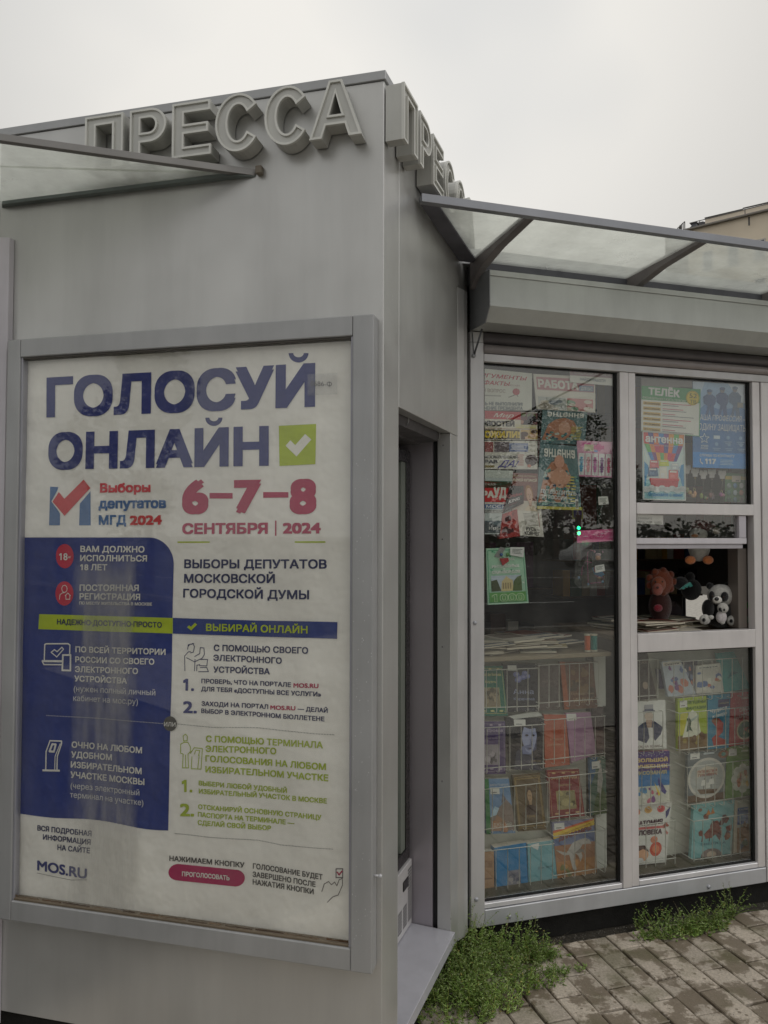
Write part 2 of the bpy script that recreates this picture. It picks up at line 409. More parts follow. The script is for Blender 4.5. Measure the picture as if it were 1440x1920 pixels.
LAY = 0.00035
class Sheet:
    """a printed face; (s, t) run 0..1 from its bottom left corner"""
    def __init__(s, w, zk, quad, n, warp=None, lean=0.0, lay=None):
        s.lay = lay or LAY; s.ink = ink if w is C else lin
        s.w = w; s.n = n; s.warp = warp
        s.q = [w.pick(*zp(zk, *c), n) for c in quad]           # TL TR BR BL
        s.lean = lean                                           # top edge further back than the bottom
        s.pr = MB(); s.k = 1; s.zk = zk
    def uz(s, a, t):
        (x0, y0), (x1, y1), (x2, y2), (x3, y3) = s.q
        lx = x3 + (x0 - x3) * t; ly = y3 + (y0 - y3) * t
        rx = x2 + (x1 - x2) * t; ry = y2 + (y1 - y2) * t
        return lx + (rx - lx) * a, ly + (ry - ly) * a
    def P(s, a, t, dn=0.0):
        u, z = s.uz(a, t)
        n = s.n + dn - s.lean * t
        if s.warp: n += s.warp(u, z)
        return s.w.pt(u, n, z)
    def st(s, x, y, zk=None):
        """pixel -> (s, t), by a few Newton steps on the bilinear map"""
        u, z = s.w.pick(*zp(s.zk if zk is None else zk, x, y), s.n)
        a = t = 0.5
        for _ in range(6):
            u0, z0 = s.uz(a, t); u1, z1 = s.uz(a + 1e-3, t); u2, z2 = s.uz(a, t + 1e-3)
            j11, j21, j12, j22 = (u1 - u0) * 1e3, (z1 - z0) * 1e3, (u2 - u0) * 1e3, (z2 - z0) * 1e3
            de = j11 * j22 - j12 * j21
            e1, e2 = u - u0, z - z0
            a += (e1 * j22 - e2 * j12) / de; t += (j11 * e2 - j21 * e1) / de
        return a, t
    def poly(s, pts, col, k=None):
        d = s.lay * (s.k if k is None else k)
        s.pr.add([s.P(a, t, d) for a, t in pts], [tuple(range(len(pts)))], s.ink(col)); 
        return s
    def rect(s, a0, t0, a1, t1, col, k=None, nx=1, ny=1):
        d = s.lay * (s.k if k is None else k)
        vs = [s.P(a0 + (a1 - a0) * i / nx, t0 + (t1 - t0) * j / ny, d) for j in range(ny + 1) for i in range(nx + 1)]
        fs = [(j * (nx + 1) + i, j * (nx + 1) + i + 1, (j + 1) * (nx + 1) + i + 1, (j + 1) * (nx + 1) + i) for j in range(ny) for i in range(nx)]
        s.pr.add(vs, fs, s.ink(col)); return s
    def ell(s, a, t, ra, rt, col, k=None, m=18, a0=0, a1=2 * pi):
        return s.poly([(a + ra * cos(a0 + (a1 - a0) * i / m), t + rt * sin(a0 + (a1 - a0) * i / m)) for i in range(m)], col, k)
    def line(s, pts, wd, col, k=None, closed=False):
        """stroke of width wd metres through (s, t) points"""
        d = s.lay * (s.k if k is None else k); c = s.ink(col)
        uv = [s.uz(*p) for p in pts]
        if closed: uv.append(uv[0])
        for (u0, z0), (u1, z1) in zip(uv, uv[1:]):
            L = hypot(u1 - u0, z1 - z0)
            if L < 1e-6: continue
            ex, ez = (u1 - u0) / L * wd / 2, (z1 - z0) / L * wd / 2
            q = [(u0 - ex * .6 + ez, z0 - ez * .6 - ex), (u1 + ex * .6 + ez, z1 + ez * .6 - ex), (u1 + ex * .6 - ez, z1 + ez * .6 + ex), (u0 - ex * .6 - ez, z0 - ez * .6 + ex)]
            def pp(u, z):
                tt = 0.5
                n = s.n + d - s.lean * ((z - s.q[3][1]) / max(1e-6, s.q[0][1] - s.q[3][1])) + (s.warp(u, z) if s.warp else 0)
                return s.w.pt(u, n, z)
            s.pr.add([pp(*x) for x in q], [(0, 1, 2, 3)], c)
        return s
    def text(s, txt, a0, t0, a1, h, col, bold=0.03, t1=None, k=None, italic=0.0, res=2, flip=False):
        """line of text from (a0, t0) to (a1, t1), capital height h, all in sheet units"""
        t1 = t0 if t1 is None else t1
        d = s.lay * ((s.k if k is None else k) + 0.6)
        sg = -1 if flip else 1
        for v, f, dn in layout(txt, bold, res):
            s.pr.add([s.P(a0 + (a1 - a0) * x + italic * h * y, t0 + (t1 - t0) * x + sg * h * y, d + dn + e) for x, y, e in v], f, s.ink(col))
        return s
    def ptext(s, zk, txt, x0, y0, x1, y1, hp, col, bold=0.03, res=2, own=False):
        """the same, by measured baseline ends and capital height"""
        b0 = s.st(x0, y0, zk); b1 = s.st(x1, y1, zk); tp = s.st(x0, y0 - hp, zk); h = tp[1] - b0[1]
        d = s.lay * (s.k + 0.6)
        for v, f, dn in layout(txt, bold, res):
            s.pr.add([s.P(b0[0] + (b1[0] - b0[0]) * x, b0[1] + (b1[1] - b0[1]) * x + h * y, d + dn + e) for x, y, e in v], f, s.ink(col))
        return s
    def ppoly(s, zk, pts, col, k=None): return s.poly([s.st(x, y, zk) for x, y in pts], col, k)
    def pline(s, zk, pts, wd, col, closed=False, k=None): return s.line([s.st(x, y, zk) for x, y in pts], wd, col, k, closed)
    def finish(s, name, label=None, cat=None, group=None, base=(235, 232, 225), thick=0.002, side=None, fam='paper', nx=1, ny=1, parent=None, pages=None, sub='cover_print'):
        """the sheet or book block itself, with its print as a child"""
        mb = MB(); vs = []; fs = []
        for j in range(ny + 1):
            for i in range(nx + 1): vs.append(s.P(i / nx, j / ny))
        for j in range(ny):
            for i in range(nx): fs.append((j * (nx + 1) + i, j * (nx + 1) + i + 1, (j + 1) * (nx + 1) + i + 1, (j + 1) * (nx + 1) + i))
        mb.add(vs, fs, s.ink(base), nx > 1)
        c = [s.P(0, 0), s.P(1, 0), s.P(1, 1), s.P(0, 1)]
        bk = [s.P(0, 0, -thick), s.P(1, 0, -thick), s.P(1, 1, -thick), s.P(0, 1, -thick)]
        sc = s.ink(side or base); pg = s.ink(pages or side or base)
        mb.add(c + bk, [(4, 7, 6, 5), (0, 4, 5, 1), (3, 2, 6, 7)], pg if pages else sc)
        mb.add(c + bk, [(0, 3, 7, 4)], sc); mb.add(c + bk, [(1, 5, 6, 2)], sc)
        ob = mb.build(name, parent, fam, at=(c[0] + c[1]) / 2 if parent is None else None, fix=False)
        tag(ob, label, cat, group)
        if s.pr.f:
            p = s.pr.build(sub, ob, fam, fix=False)
        return ob

# ---------------------------------------------------------------- ground
GREY = lin((197, 197, 195))
DGREY = lin((168, 169, 170))
def ground_mat():
    m, t, o = new_mat('bedding_sand')
    b = N(t, 'ShaderNodeBsdfPrincipled')
    v = noise(t, 60, 6, 0.7)
    r = N(t, 'ShaderNodeValToRGB'); t.links.new(v, r.inputs[0])
    r.color_ramp.elements[0].position = 0.35; r.color_ramp.elements[0].color = (0.018, 0.015, 0.011, 1)
    r.color_ramp.elements[1].position = 0.72; r.color_ramp.elements[1].color = (0.085, 0.075, 0.055, 1)
    t.links.new(r.outputs[0], b.inputs['Base Color']); b.inputs['Roughness'].default_value = 0.9
    bp = N(t, 'ShaderNodeBump'); bp.inputs['Strength'].default_value = 0.7; bp.inputs['Distance'].default_value = 0.006
    t.links.new(noise(t, 140, 5, 0.7), bp.inputs['Height']); t.links.new(bp.outputs[0], b.inputs['Normal'])
    t.links.new(b.outputs[0], o.inputs[0]); return m
def brick_mat():
    m, t, o = new_mat('paving_brick')
    b = N(t, 'ShaderNodeBsdfPrincipled')
    oi = N(t, 'ShaderNodeObjectInfo')
    geo = N(t, 'ShaderNodeNewGeometry')
    def wn(scale, detail=5, rough=0.6, off=0):
        n_ = N(t, 'ShaderNodeTexNoise'); n_.inputs['Scale'].default_value = scale; n_.inputs['Detail'].default_value = detail
        n_.inputs['Roughness'].default_value = rough
        mp_ = N(t, 'ShaderNodeMapping'); mp_.inputs['Location'].default_value = (off, off * .7, 0)
        t.links.new(geo.outputs['Position'], mp_.inputs[0]); t.links.new(mp_.outputs[0], n_.inputs[0]); return n_.outputs[0]
    tone = maprange(t, oi.outputs['Random'], 0, 1, 0.86, 1.14)
    grain = maprange(t, wn(110, 6, 0.75), 0.3, 0.7, 0.62, 1.22)
    base = N(t, 'ShaderNodeRGB'); base.outputs[0].default_value = (0.53, 0.465, 0.385, 1)
    c = scalecol(t, base.outputs[0], mul(t, tone, grain))
    # damp patches: large soft areas plus small drop marks
    wet = N(t, 'ShaderNodeMath', operation='MAXIMUM')
    sp_ = N(t, 'ShaderNodeSeparateXYZ'); t.links.new(geo.outputs['Position'], sp_.inputs[0])
    bias = maprange(t, sp_.outputs[0], 0.5, 1.9, -0.03, 0.05)
    ad_ = N(t, 'ShaderNodeMath', operation='ADD'); t.links.new(wn(6.5, 7, 0.66, 3.3), ad_.inputs[0]); t.links.new(bias, ad_.inputs[1])
    w1 = maprange(t, ad_.outputs[0], 0.488, 0.535, 0, 1)
    vo = N(t, 'ShaderNodeTexVoronoi'); vo.inputs['Scale'].default_value = 34
    vo.inputs['Randomness'].default_value = 1.0
    t.links.new(geo.outputs['Position'], vo.inputs[0])
    w2 = maprange(t, vo.outputs[0], 0.20, 0.24, 1, 0)
    w2b = mul(t, w2, maprange(t, wn(9, 2, 0.5, 8), 0.46, 0.52, 0, 1))
    t.links.new(w1, wet.inputs[0]); t.links.new(w2b, wet.inputs[1])
    dk = N(t, 'ShaderNodeMix', data_type='RGBA'); dk.inputs[7].default_value = (0.15, 0.115, 0.075, 1)
    t.links.new(mul(t, wet.outputs[0], 0.78), dk.inputs[0]); t.links.new(c, dk.inputs[6])
    # mossy tinge to the right
    ms = N(t, 'ShaderNodeMix', data_type='RGBA'); ms.inputs[7].default_value = (0.10, 0.10, 0.035, 1)
    t.links.new(mul(t, maprange(t, wn(5, 5, 0.6, 20), 0.5, 0.66, 0, 1), 0.55), ms.inputs[0]); t.links.new(dk.outputs[2], ms.inputs[6])
    # pale crumbs
    cr = N(t, 'ShaderNodeMix', data_type='RGBA'); cr.inputs[7].default_value = (0.6, 0.58, 0.53, 1)
    t.links.new(mul(t, maprange(t, wn(170, 2, 0.5, 5), 0.70, 0.73, 0, 1), 0.7), cr.inputs[0]); t.links.new(ms.outputs[2], cr.inputs[6])
    t.links.new(cr.outputs[2], b.inputs['Base Color'])
    t.links.new(maprange(t, wet.outputs[0], 0, 1, 0.8, 0.5), b.inputs['Roughness'])
    bp = N(t, 'ShaderNodeBump'); bp.inputs['Strength'].default_value = 0.5; bp.inputs['Distance'].default_value = 0.003
    t.links.new(wn(90, 6, 0.7), bp.inputs['Height']); t.links.new(bp.outputs[0], b.inputs['Normal'])
    t.links.new(b.outputs[0], o.inputs[0]); return m
M['sand'] = ground_mat(); M['brick'] = brick_mat()
M['asphalt'] = family('asphalt', 0.8, 0.3, 0, (3, 0.8, 1.2), (160, 0.5, 0.004))

ground = MB(); G = 900.0
ground.add([(-G, -G, -0.022), (G, -G, -0.022), (G, G, -0.022), (-G, G, -0.022)], [(0, 1, 2, 3)], lin((120, 116, 108)))
g_o = tag(ground.build('ground', None, 'sand', at=(0, 0, -0.022)), kind='structure')
pave = MB()
for (u0, u1, n0, n1) in ((-9, 30, 3.0, 9.0), (-9, 14, -26.0, -2.2)):
    pave.add([C.pt(u0, n0, -0.004), C.pt(u1, n0, -0.004), C.pt(u1, n1, -0.004), C.pt(u0, n1, -0.004)], [(0, 1, 2, 3)], lin((176, 172, 164)))
tag(pave.build('pavement_far', None, 'stone', at=(0, 0, -0.004)), kind='structure')

# the brick pavement in front of the kiosk: single bricks on a shared set of meshes
BW, BL, PU, PN = 0.0968, 0.2150, 0.1035, 0.2245
def brick_mesh(seed, w=BW, l=BL):
    r = random.Random(seed); mb = MB(); e = 0.0035
    hw, hl = w / 2, l / 2
    j = lambda a: a + r.uniform(-.0022, .0022)
    bot = [(-hw, -hl), (hw, -hl), (hw, hl), (-hw, hl)]; bot = [(j(x), j(y)) for x, y in bot]
    top = [(x * (1 - e / hw), y * (1 - e / hl)) for x, y in bot]
    zt = [r.uniform(-.0008, .0008) for _ in range(4)]
    v = [(x, y, -0.03) for x, y in bot] + [(x, y, -0.0035) for x, y in bot] + [(x, y, zt[i]) for i, (x, y) in enumerate(top)]
    f = [(8, 9, 10, 11)] + [(a + i, a + (i + 1) % 4, a + 4 + (i + 1) % 4, a + 4 + i) for a in (0, 4) for i in range(4)]
    me = bpy.data.meshes.new('brick'); me.from_pydata(v, [], f); me.materials.append(M['brick']); return me
pav = MB()
pav.add([C.pt(-2.0, 0.0, -0.021), C.pt(4.2, 0.0, -0.021), C.pt(4.2, 3.0, -0.021), C.pt(-2.0, 3.0, -0.021)], [(0, 1, 2, 3)], lin((110, 104, 92)))
pav_o = tag(pav.build('pavement', None, 'sand', at=C.pt(0, 0, -0.021)), kind='structure')
full = [brick_mesh(i) for i in range(8)]; half = [brick_mesh(50 + i, BW, 0.105) for i in range(3)]
rot0 = Matrix((tuple(C.d), tuple(C.n), (0, 0, 1))).transposed()
rz0 = math.atan2(C.d.y, C.d.x)
far_m = MB()
def foot(x, y):          # is the spot under the prow?
    ub, nb = B.loc((x, y)); ua, na = A.loc((x, y))
    return nb < -0.06 and na < -0.06
nb_ = 0
cells = []
for i in range(-19, 40):
    uc = 0.22 + i * PU + (PU - 0.1035)
    sh = 0.0 if i % 2 else 0.1125
    for j in range(-1, 14):
        n0 = 0.042 + sh + j * PN; n1 = n0 + BL
        if j == -1:
            if sh: cells.append((uc, 0.095, True))
            continue
        if n1 > 3.0: continue
        cells.append((uc, n0 + BL / 2, False))
cells = [c for c in cells if not foot(*C.pt(c[0], c[1], 0).xy)]
cells.sort(key=lambda c: (Vector(C.pt(c[0], c[1], 0).xy) - Vector((0.75, 2.7))).length)
for k, (uc, nc, hf) in enumerate(cells):
    p = C.pt(uc + rng.uniform(-.0015, .0015), nc + rng.uniform(-.002, .002), rng.uniform(-.003, .001))
    rz = rz0 + rng.uniform(-.006, .006) + (pi if rng.random() < .5 else 0)
    if k < 290:
        o = bpy.data.objects.new('brick', rng.choice(half if hf else full)); COL.objects.link(o); o.parent = pav_o
        o.location = p - WLOC[pav_o.name]; o.rotation_euler = (rng.uniform(-.006, .006), rng.uniform(-.006, .006), rz)
    else:
        l = .105 if hf else BL
        q = [p + C.d * (a * BW / 2) + C.n * (b_ * l / 2) for a, b_ in ((-1, -1), (1, -1), (1, 1), (-1, 1))]
        far_m.hexa([v - Vector((0, 0, .03)) for v in q] + q, (0.3, 0.27, 0.23))
tag(far_m.build('bricks', pav_o, 'brick'), kind='stuff')
# crumbs of gravel along the plinth and in the joints
gr = MB()
for _ in range(900):
    if rng.random() < .6: u, n = rng.uniform(-.1, 1.7), abs(rng.gauss(0, .018)) - .0
    else:
        i = rng.randint(-2, 20); u, n = 0.22 + (i + .5) * PU + rng.gauss(0, .012), rng.uniform(0, .9)
    r = rng.uniform(.001, .0028)
    c = C.pt(u, n, (-.014 if rng.random() < .3 else 0) + r * .4)
    g = rng.uniform(.12, .42)
    gr.add([c + Vector((r * rng.uniform(.6, 1) * a, r * rng.uniform(.6, 1) * b_, r * c_ * .7)) for a, b_, c_ in ((1, 0, 0), (-1, 0, 0), (0, 1, 0), (0, -1, 0), (0, 0, 1))],
           [(0, 2, 4), (2, 1, 4), (1, 3, 4), (3, 0, 4)], (g, g * .95, g * .86))
tag(gr.build('gravel', None, 'stone', fix=False), 'pale gravel crumbs scattered in the joints along the kiosk plinth', 'gravel', kind='stuff')

# ---------------------------------------------------------------- the kiosk
KI = thing('press_kiosk', A.pt(0.3, -0.5, 0), 'grey metal newspaper kiosk with a pointed corner, raised lettering and glass canopies', 'kiosk')
def part(mb, name, fam='metal', bevel=0.0, parent=None, **k): return mb.build(name, parent or KI, fam, bevel, **k)
ZB, ZT = 0.137, 2.985
part(MB().box(A, 0.0, 1.32, -0.04, 0, ZB, ZT, GREY), 'wall_panel', bevel=0.002)
part(MB().box(B, 0.001, 0.1385, -0.04, 0, ZB - .03, ZT, GREY), 'wall_panel', bevel=0.002)
hd = MB()
pts = [(0.1408, 2.052), (0.864, 2.052), (0.864, 2.648), (1.03, 2.648), (1.03, ZT), (0.1408, ZT)]
hd.prism([B.pt(u, -0.04, z) for u, z in pts], B.n * 0.04, GREY)
part(hd, 'wall_panel', bevel=0.0015)
# right hand pier of the doorway, with the shutter guide let into its reveal
part(MB().box(B, 0.7585, 0.864, -0.053, 0, 0.11, 2.051, GREY), 'door_jamb', bevel=0.002)
part(MB().box(B, 0.7700, 0.864, -0.0715, -0.0535, 0.14, 2.05, lin((30, 30, 32))), 'shutter_guide', 'dark')
part(MB().box(B, 0.7600, 0.864, -0.50, -0.072, 0.14, 2.051, lin((174, 168, 174))), 'reveal_panel')
part(MB().box(B, 0.10, 0.1425, -0.55, -0.041, 0.14, 2.051, GREY), 'reveal_panel')
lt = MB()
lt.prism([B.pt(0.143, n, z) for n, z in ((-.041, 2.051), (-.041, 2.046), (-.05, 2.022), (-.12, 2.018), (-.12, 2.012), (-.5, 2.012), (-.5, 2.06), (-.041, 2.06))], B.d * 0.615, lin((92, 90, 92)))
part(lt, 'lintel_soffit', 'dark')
for px, py, nn in ((763, 788, -.045), (821.5, 817, -.045)):
    u, z = B.pick(px, py, nn)
    part(MB().tube([B.pt(u + .006 * cos(a), nn - .008 * cos(a), z + .016 * sin(a)) for a in [i * 2 * pi / 12 for i in range(12)]], .0016, lin((190, 190, 190)), 5, True), 'hook', 'frame')
Rv = Wall(B.pt(0.7585, 0, 0).xy, 19.72 - 90, 1)
for px, py in ((831, 835), (829.5, 1011), (829.3, 1213), (829, 1465)):
    u, z = Rv.pick(px, py)
    part(MB().ball(Rv.pt(u, 0.0008, z), (.0032, .0032, .0032), lin((120, 120, 122)), 8, 5), 'screw', 'frame')
ch = MB(); q_ = random.Random(9)
for _ in range(16):
    uu, zz = .003 + q_.random() * .042, .20 + q_.random() * .13; r_ = q_.uniform(.002, .008)
    ch.add([Rv.pt(uu + r_ * cos(a) * q_.uniform(.4, 1), .0004 + _ * 2e-5, zz + r_ * 1.6 * sin(a) * q_.uniform(.4, 1)) for a in [i * pi / 4 for i in range(8)]], [tuple(range(8))], lin(q_.choice([(190, 190, 186), (120, 118, 112), (206, 206, 204)])))
tag(part(ch, 'paint_chips', 'frame', fix=False), kind='stuff')
sill = MB()
sill.prism([B.pt(0.1405, n, z) for n, z in ((-.17, .196), (.016, .190), (.016, .150), (.012, .150), (.012, .146), (-.17, .15))], B.d * 0.6165, lin((196, 196, 204)))
part(sill, 'door_sill', 'frame', bevel=0.0015)
# corner pier between doorway and shop front
pe = C.pick(876.5, 1000, .036)[0]
ps = [C.pt(-.0976, .0895, 0), C.pt(-.060, .0655, 0), C.pt(pe, .036, 0), C.pt(pe, -.03, 0), C.pt(-.09, -.03, 0), C.pt(-.105, .08, 0)]
part(MB().prism([p + Vector((0, 0, .10)) for p in ps], (0, 0, 2.545), lin((206, 205, 205))), 'corner_post', bevel=0.0015)
part(MB().box(C, pe + .0005, -.0045, -.05, -.022, .09, 2.62, lin((14, 14, 15))), 'gap_shade_strip', 'dark')  # near-black strip in an open gap, painted for the shade inside it
# roof edge trim on both prow walls
part(MB().box(A, -0.006, 1.33, -0.03, 0.006, 2.9855, 3.013, lin((166, 167, 168))), 'roof_trim', bevel=0.0015)
part(MB().box(B, -0.005, 1.04, -0.03, 0.006, 2.9857, 3.0128, lin((166, 167, 168))), 'roof_trim', bevel=0.0015)
# prow roof, back and plinth
tri = [A.pt(0.02, -.02, 0), A.pt(1.31, -.02, 0), C.pt(-1.72, -.2, 0), C.pt(0.0, -.2, 0), B.pt(1.02, -.02, 0)]
part(MB().prism([p + Vector((0, 0, 2.93)) for p in tri], (0, 0, .03), DGREY), 'prow_roof')
part(MB().box(C, -1.72, -.0, -.24, -.2, 2.8, 3.0, GREY), 'back_panel')
pl = MB()
pl.prism([p + Vector((0, 0, -.02)) for p in (A.pt(.04, -.06, 0), A.pt(1.40, -.06, 0), C.pt(-1.9, -.3, 0), C.pt(-.05, -.3, 0), B.pt(.98, -.06, 0))], (0, 0, .157), lin((38, 37, 35)))
part(pl, 'plinth', 'stone')
part(MB().box(C, -.2, 2.75, -1.5, -.045, -.02, .13, lin((36, 35, 33))), 'plinth', 'stone')
part(MB().box(C, -3.2, -1.75, -1.5, -.045, -.02, .13, lin((36, 35, 33))), 'plinth', 'stone')
# main body: roof, floor, ends, back with its little window
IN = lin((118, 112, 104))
part(MB().box(C, -3.2, 2.8, -1.52, .03, 2.765, 2.83, DGREY), 'main_roof')
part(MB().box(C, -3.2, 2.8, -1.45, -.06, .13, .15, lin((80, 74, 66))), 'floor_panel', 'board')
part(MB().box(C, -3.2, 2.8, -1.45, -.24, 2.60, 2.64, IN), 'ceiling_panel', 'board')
part(MB().box(C, 2.76, 2.8, -1.5, 0, .09, 2.765, GREY), 'end_wall')
part(MB().box(C, -3.2, -3.16, -1.5, 0, .09, 2.765, GREY), 'end_wall')
bu0, bz0 = C.pick(1281, 1172, -1.44); bu1, bz1 = C.pick(1402, 1098, -1.44)
bz0 -= .03
bw = MB()
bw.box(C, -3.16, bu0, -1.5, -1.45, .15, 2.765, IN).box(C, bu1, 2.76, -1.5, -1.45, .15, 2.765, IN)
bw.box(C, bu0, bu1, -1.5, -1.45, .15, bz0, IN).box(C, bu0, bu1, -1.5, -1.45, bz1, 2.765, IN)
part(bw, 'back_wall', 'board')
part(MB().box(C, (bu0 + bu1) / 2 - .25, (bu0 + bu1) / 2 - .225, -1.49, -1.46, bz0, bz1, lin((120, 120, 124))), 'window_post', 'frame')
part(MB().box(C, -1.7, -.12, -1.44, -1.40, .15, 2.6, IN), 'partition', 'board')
# the other shop front, left of the prow (edge only in sight)
dl = C.loc(A.pt(1.3, 0, 0).xy)
part(MB().box(C, -3.2, -1.80, -.05, 0.0, .09, 2.765, lin((170, 160, 150))), 'wall_panel')
po = [A.pt(1.258, 0.001, 0), A.pt(1.262, .022, 0), A.pt(1.30, .034, 0), A.pt(1.34, .03, 0), A.pt(1.34, 0.001, 0)]
part(MB().prism([p + Vector((0, 0, .1)) for p in po], (0, 0, 2.535), lin((206, 202, 208))), 'corner_post', 'frame', bevel=0.0015)
part(MB().box(C, -2.9, -1.86, 0.001, .17, 2.50, 2.69, lin((150, 130, 122))), 'shutter_box')

# ---------------------------------------------------------------- shop front frame
FR = lin((204, 203, 204)); FRW = lin((226, 222, 222))
wf = bpy.data.objects.new('shop_window', None); COL.objects.link(wf); wf.parent = KI
wf.location = C.pt(0.7, 0, .09) - WLOC[KI.name]; WLOC[wf.name] = C.pt(0.7, 0, .09)
def fp(u0, u1, n0, n1, z0, z1, name, col=FR, bev=.002, fam='frame'):
    return MB().box(C, u0, u1, n0, n1, z0, z1, col).build(name, wf, fam, bev)
U0, U1, U2, U3, U4 = -.004, .056, .7, .745, .783     # outer jamb | glass | mullion (two profiles) | right unit
UR0, UR1, UR2 = 1.411, 1.452, 1.56
fp(U0, U1, -.06, 0, .09, 2.455, 'outer_jamb')
fp(U2 + .002, U3, -.06, -.003, .157, 2.378, 'mullion', FRW)
fp(U3 + .002, U4, -.05, -.006, .158, 2.378, 'mullion', FRW)
fp(UR0, UR1, -.05, -.006, .158, 2.378, 'mullion', FRW)
fp(UR1 + .004, UR2, -.06, -.001, .0905, 2.378, 'outer_jamb', FRW)
fp(U1 + .001, 2.75, -.06, -.001, 2.379, 2.412, 'top_rail')
fp(U1 + .001, UR1, -.06, -.0005, .09, .1555, 'bottom_rail', lin((196, 198, 202)))
fp(UR1 + .004, 2.75, -.06, -.0015, .09, .1555, 'bottom_rail', lin((196, 198, 202)))
fp(U1 + .001, U2, -.055, -.006, .1585, .178, 'bottom_bead', lin((230, 229, 232)))
fp(U4 + .001, UR0 - .001, -.055, -.006, .1585, .180, 'bottom_bead', lin((230, 229, 232)))
fp(UR2, 2.75, -.05, -.02, .157, 2.379, 'side_panel', FR)
zA = C.pick(1300, 944)[1]; zA2 = C.pick(1300, 965)[1]
zB = C.pick(1300, 1185)[1]; zB2 = C.pick(1300, 1219)[1]
print('rails', zA, zA2, zB, zB2)
fp(U4 + .001, UR0 - .001, -.05, -.004, zA2, zA, 'transom', FRW)
fp(U4 + .001, UR0 - .001, -.05, -.004, zB2, zB, 'transom', FRW)
# sliding sash half raised behind the transom
zs0 = C.pick(1300, 1029)[1]; zs1 = C.pick(1300, 1009)[1]; zs2 = C.pick(1300, 1020)[1]
sa = MB().box(C, U4 + .003, 1.375, -.045, -.012, zs2, zs1, lin((222, 218, 224))).box(C, U4 + .003, 1.36, -.05, -.02, zs0, zs2 - .001, lin((190, 186, 192)))
sa.box(C, 1.335, 1.375, -.045, -.014, zs1 + .001, zA2 - .001, lin((205, 200, 208)))
sash = sa.build('sliding_sash', wf, 'frame', .0015)
MB().box(C, U4 + .003, 1.335, -.034, -.029, zs1, zA2, (1, 1, 1)).build('glass_pane', sash, 'glass')
fp(1.36, 1.409, -.12, -.052, zB, zs0, 'inner_jamb', lin((120, 112, 106)))
for a in ((U1, U2, .178, 2.379), (U4, UR0, zA, 2.379), (U4, UR0, .18, zB2)):
    MB().box(C, a[0], a[1], -.036, -.030, a[2], a[3], (1, 1, 1)).build('glass_pane', wf, 'glass')
    g = MB(); K = lin((22, 22, 22)); w_ = .006
    g.box(C, a[0], a[0] + w_, -.040, -.024, a[2], a[3], K).box(C, a[1] - w_ * 2, a[1], -.040, -.024, a[2], a[3], K)
    g.box(C, a[0] + w_, a[1] - w_ * 2, -.040, -.024, a[3] - w_, a[3], K).box(C, a[0] + w_, a[1] - w_ * 2, -.040, -.024, a[2], a[2] + .005, K)
    g.build('gasket', wf, 'dark')
for k, x, y in (('z4', 50, 1285), ('z5', 50, 1790), ('z5', 288, 1912), ('z8', 648, 1777), ('', 890, 800)):
    u, z = C.pick(*zp(k, x, y))
    if k == '': continue
    MB().ball(C.pt(u, .001, z), (.009, .009, .006), lin((176, 178, 184)), 12, 6, (C.d, Vector((0, 0, 1)), C.n)).build('rivet', wf, 'frame')
# roller shutter: housing, rolled curtain and stay
SB = bpy.data.objects.new('roller_shutter', None); COL.objects.link(SB); SB.parent = KI
SB.location = C.pt(0.7, 0, 2.5) - WLOC[KI.name]; WLOC[SB.name] = C.pt(0.7, 0, 2.5)
u0 = -.008
prof = [(.0, 2.690), (.19, 2.690), (.192, 2.549), (.150, 2.494), (.0, 2.500)]
prof_in = [(.0, 2.668), (.187, 2.668), (.188, 2.551), (.147, 2.497), (.0, 2.502)]
LB = 2.70
m = MB().prism([C.pt(u0 + .004, n, z) for n, z in prof_in], C.d * (LB - .008), lin((192, 195, 192)))
m.build('housing', SB, 'frame', .0008)
m = MB().prism([C.pt(u0, n, z) for n, z in [(.0, 2.692), (.192, 2.692), (.194, 2.549), (.152, 2.492), (.0, 2.498)]], C.d * .004, lin((140, 142, 146)))
m.build('end_cap', SB, 'frame', .0006)
m = MB().box(C, u0 + .004, LB, 0, .1905, 2.6685, 2.690, lin((196, 199, 196))); m.build('top_lip', SB, 'frame', .0008)
cu = MB()
cu.prism([C.pt(U1, n, z) for n, z in ((-.02, 2.4135), (.004, 2.4145), (.012, 2.428), (.010, 2.444), (-.004, 2.452), (-.02, 2.452))], C.d * 2.68, lin((165, 158, 158)), True)
cu.build('curtain_slat', SB, 'frame')
cu = MB().prism([C.pt(U1, n, z) for n, z in ((-.03, 2.4535), (-.008, 2.4535), (.006, 2.468), (.008, 2.4965), (-.03, 2.4965))], C.d * 2.68, lin((110, 106, 108)), True)
cu.build('curtain_slat', SB, 'frame')
fp(U0, U1, -.05, -.002, 2.456, 2.50, 'jamb_head', FR)
# little stay bracket under the end of the housing
st = MB()
pu, pz = C.pick(888, 667, .004)
topL = C.pick(885, 619, .01)
def P3(px, py, n): u, z = C.pick(px, py, n); return C.pt(u, n, z)
st.tube([C.pt(topL[0], .01, 2.492), C.pt(pu, .006, pz + .01), C.pt(pu, .004, pz)], .0028, lin((120, 122, 124)), 5)
st.tube([C.pt(pu, .006, pz), C.pt(pu + .012, .06, 2.495)], .0042, lin((96, 98, 102)), 5)
st.ball(C.pt(pu, .006, pz), (.009, .006, .009), lin((150, 152, 156)), 10, 6, (C.d, C.n, Vector((0, 0, 1))))
st.build('stay_bracket', SB, 'frame')

# ---------------------------------------------------------------- canopies
def holder(name, at, parent=KI):
    o = bpy.data.objects.new(name, None); COL.objects.link(o); o.parent = parent
    o.location = at - WLOC[parent.name]; WLOC[o.name] = at; return o
ZC = 2.765
CN = holder('canopy', C.pt(.7, 0, ZC))
DK = lin((96, 96, 104))
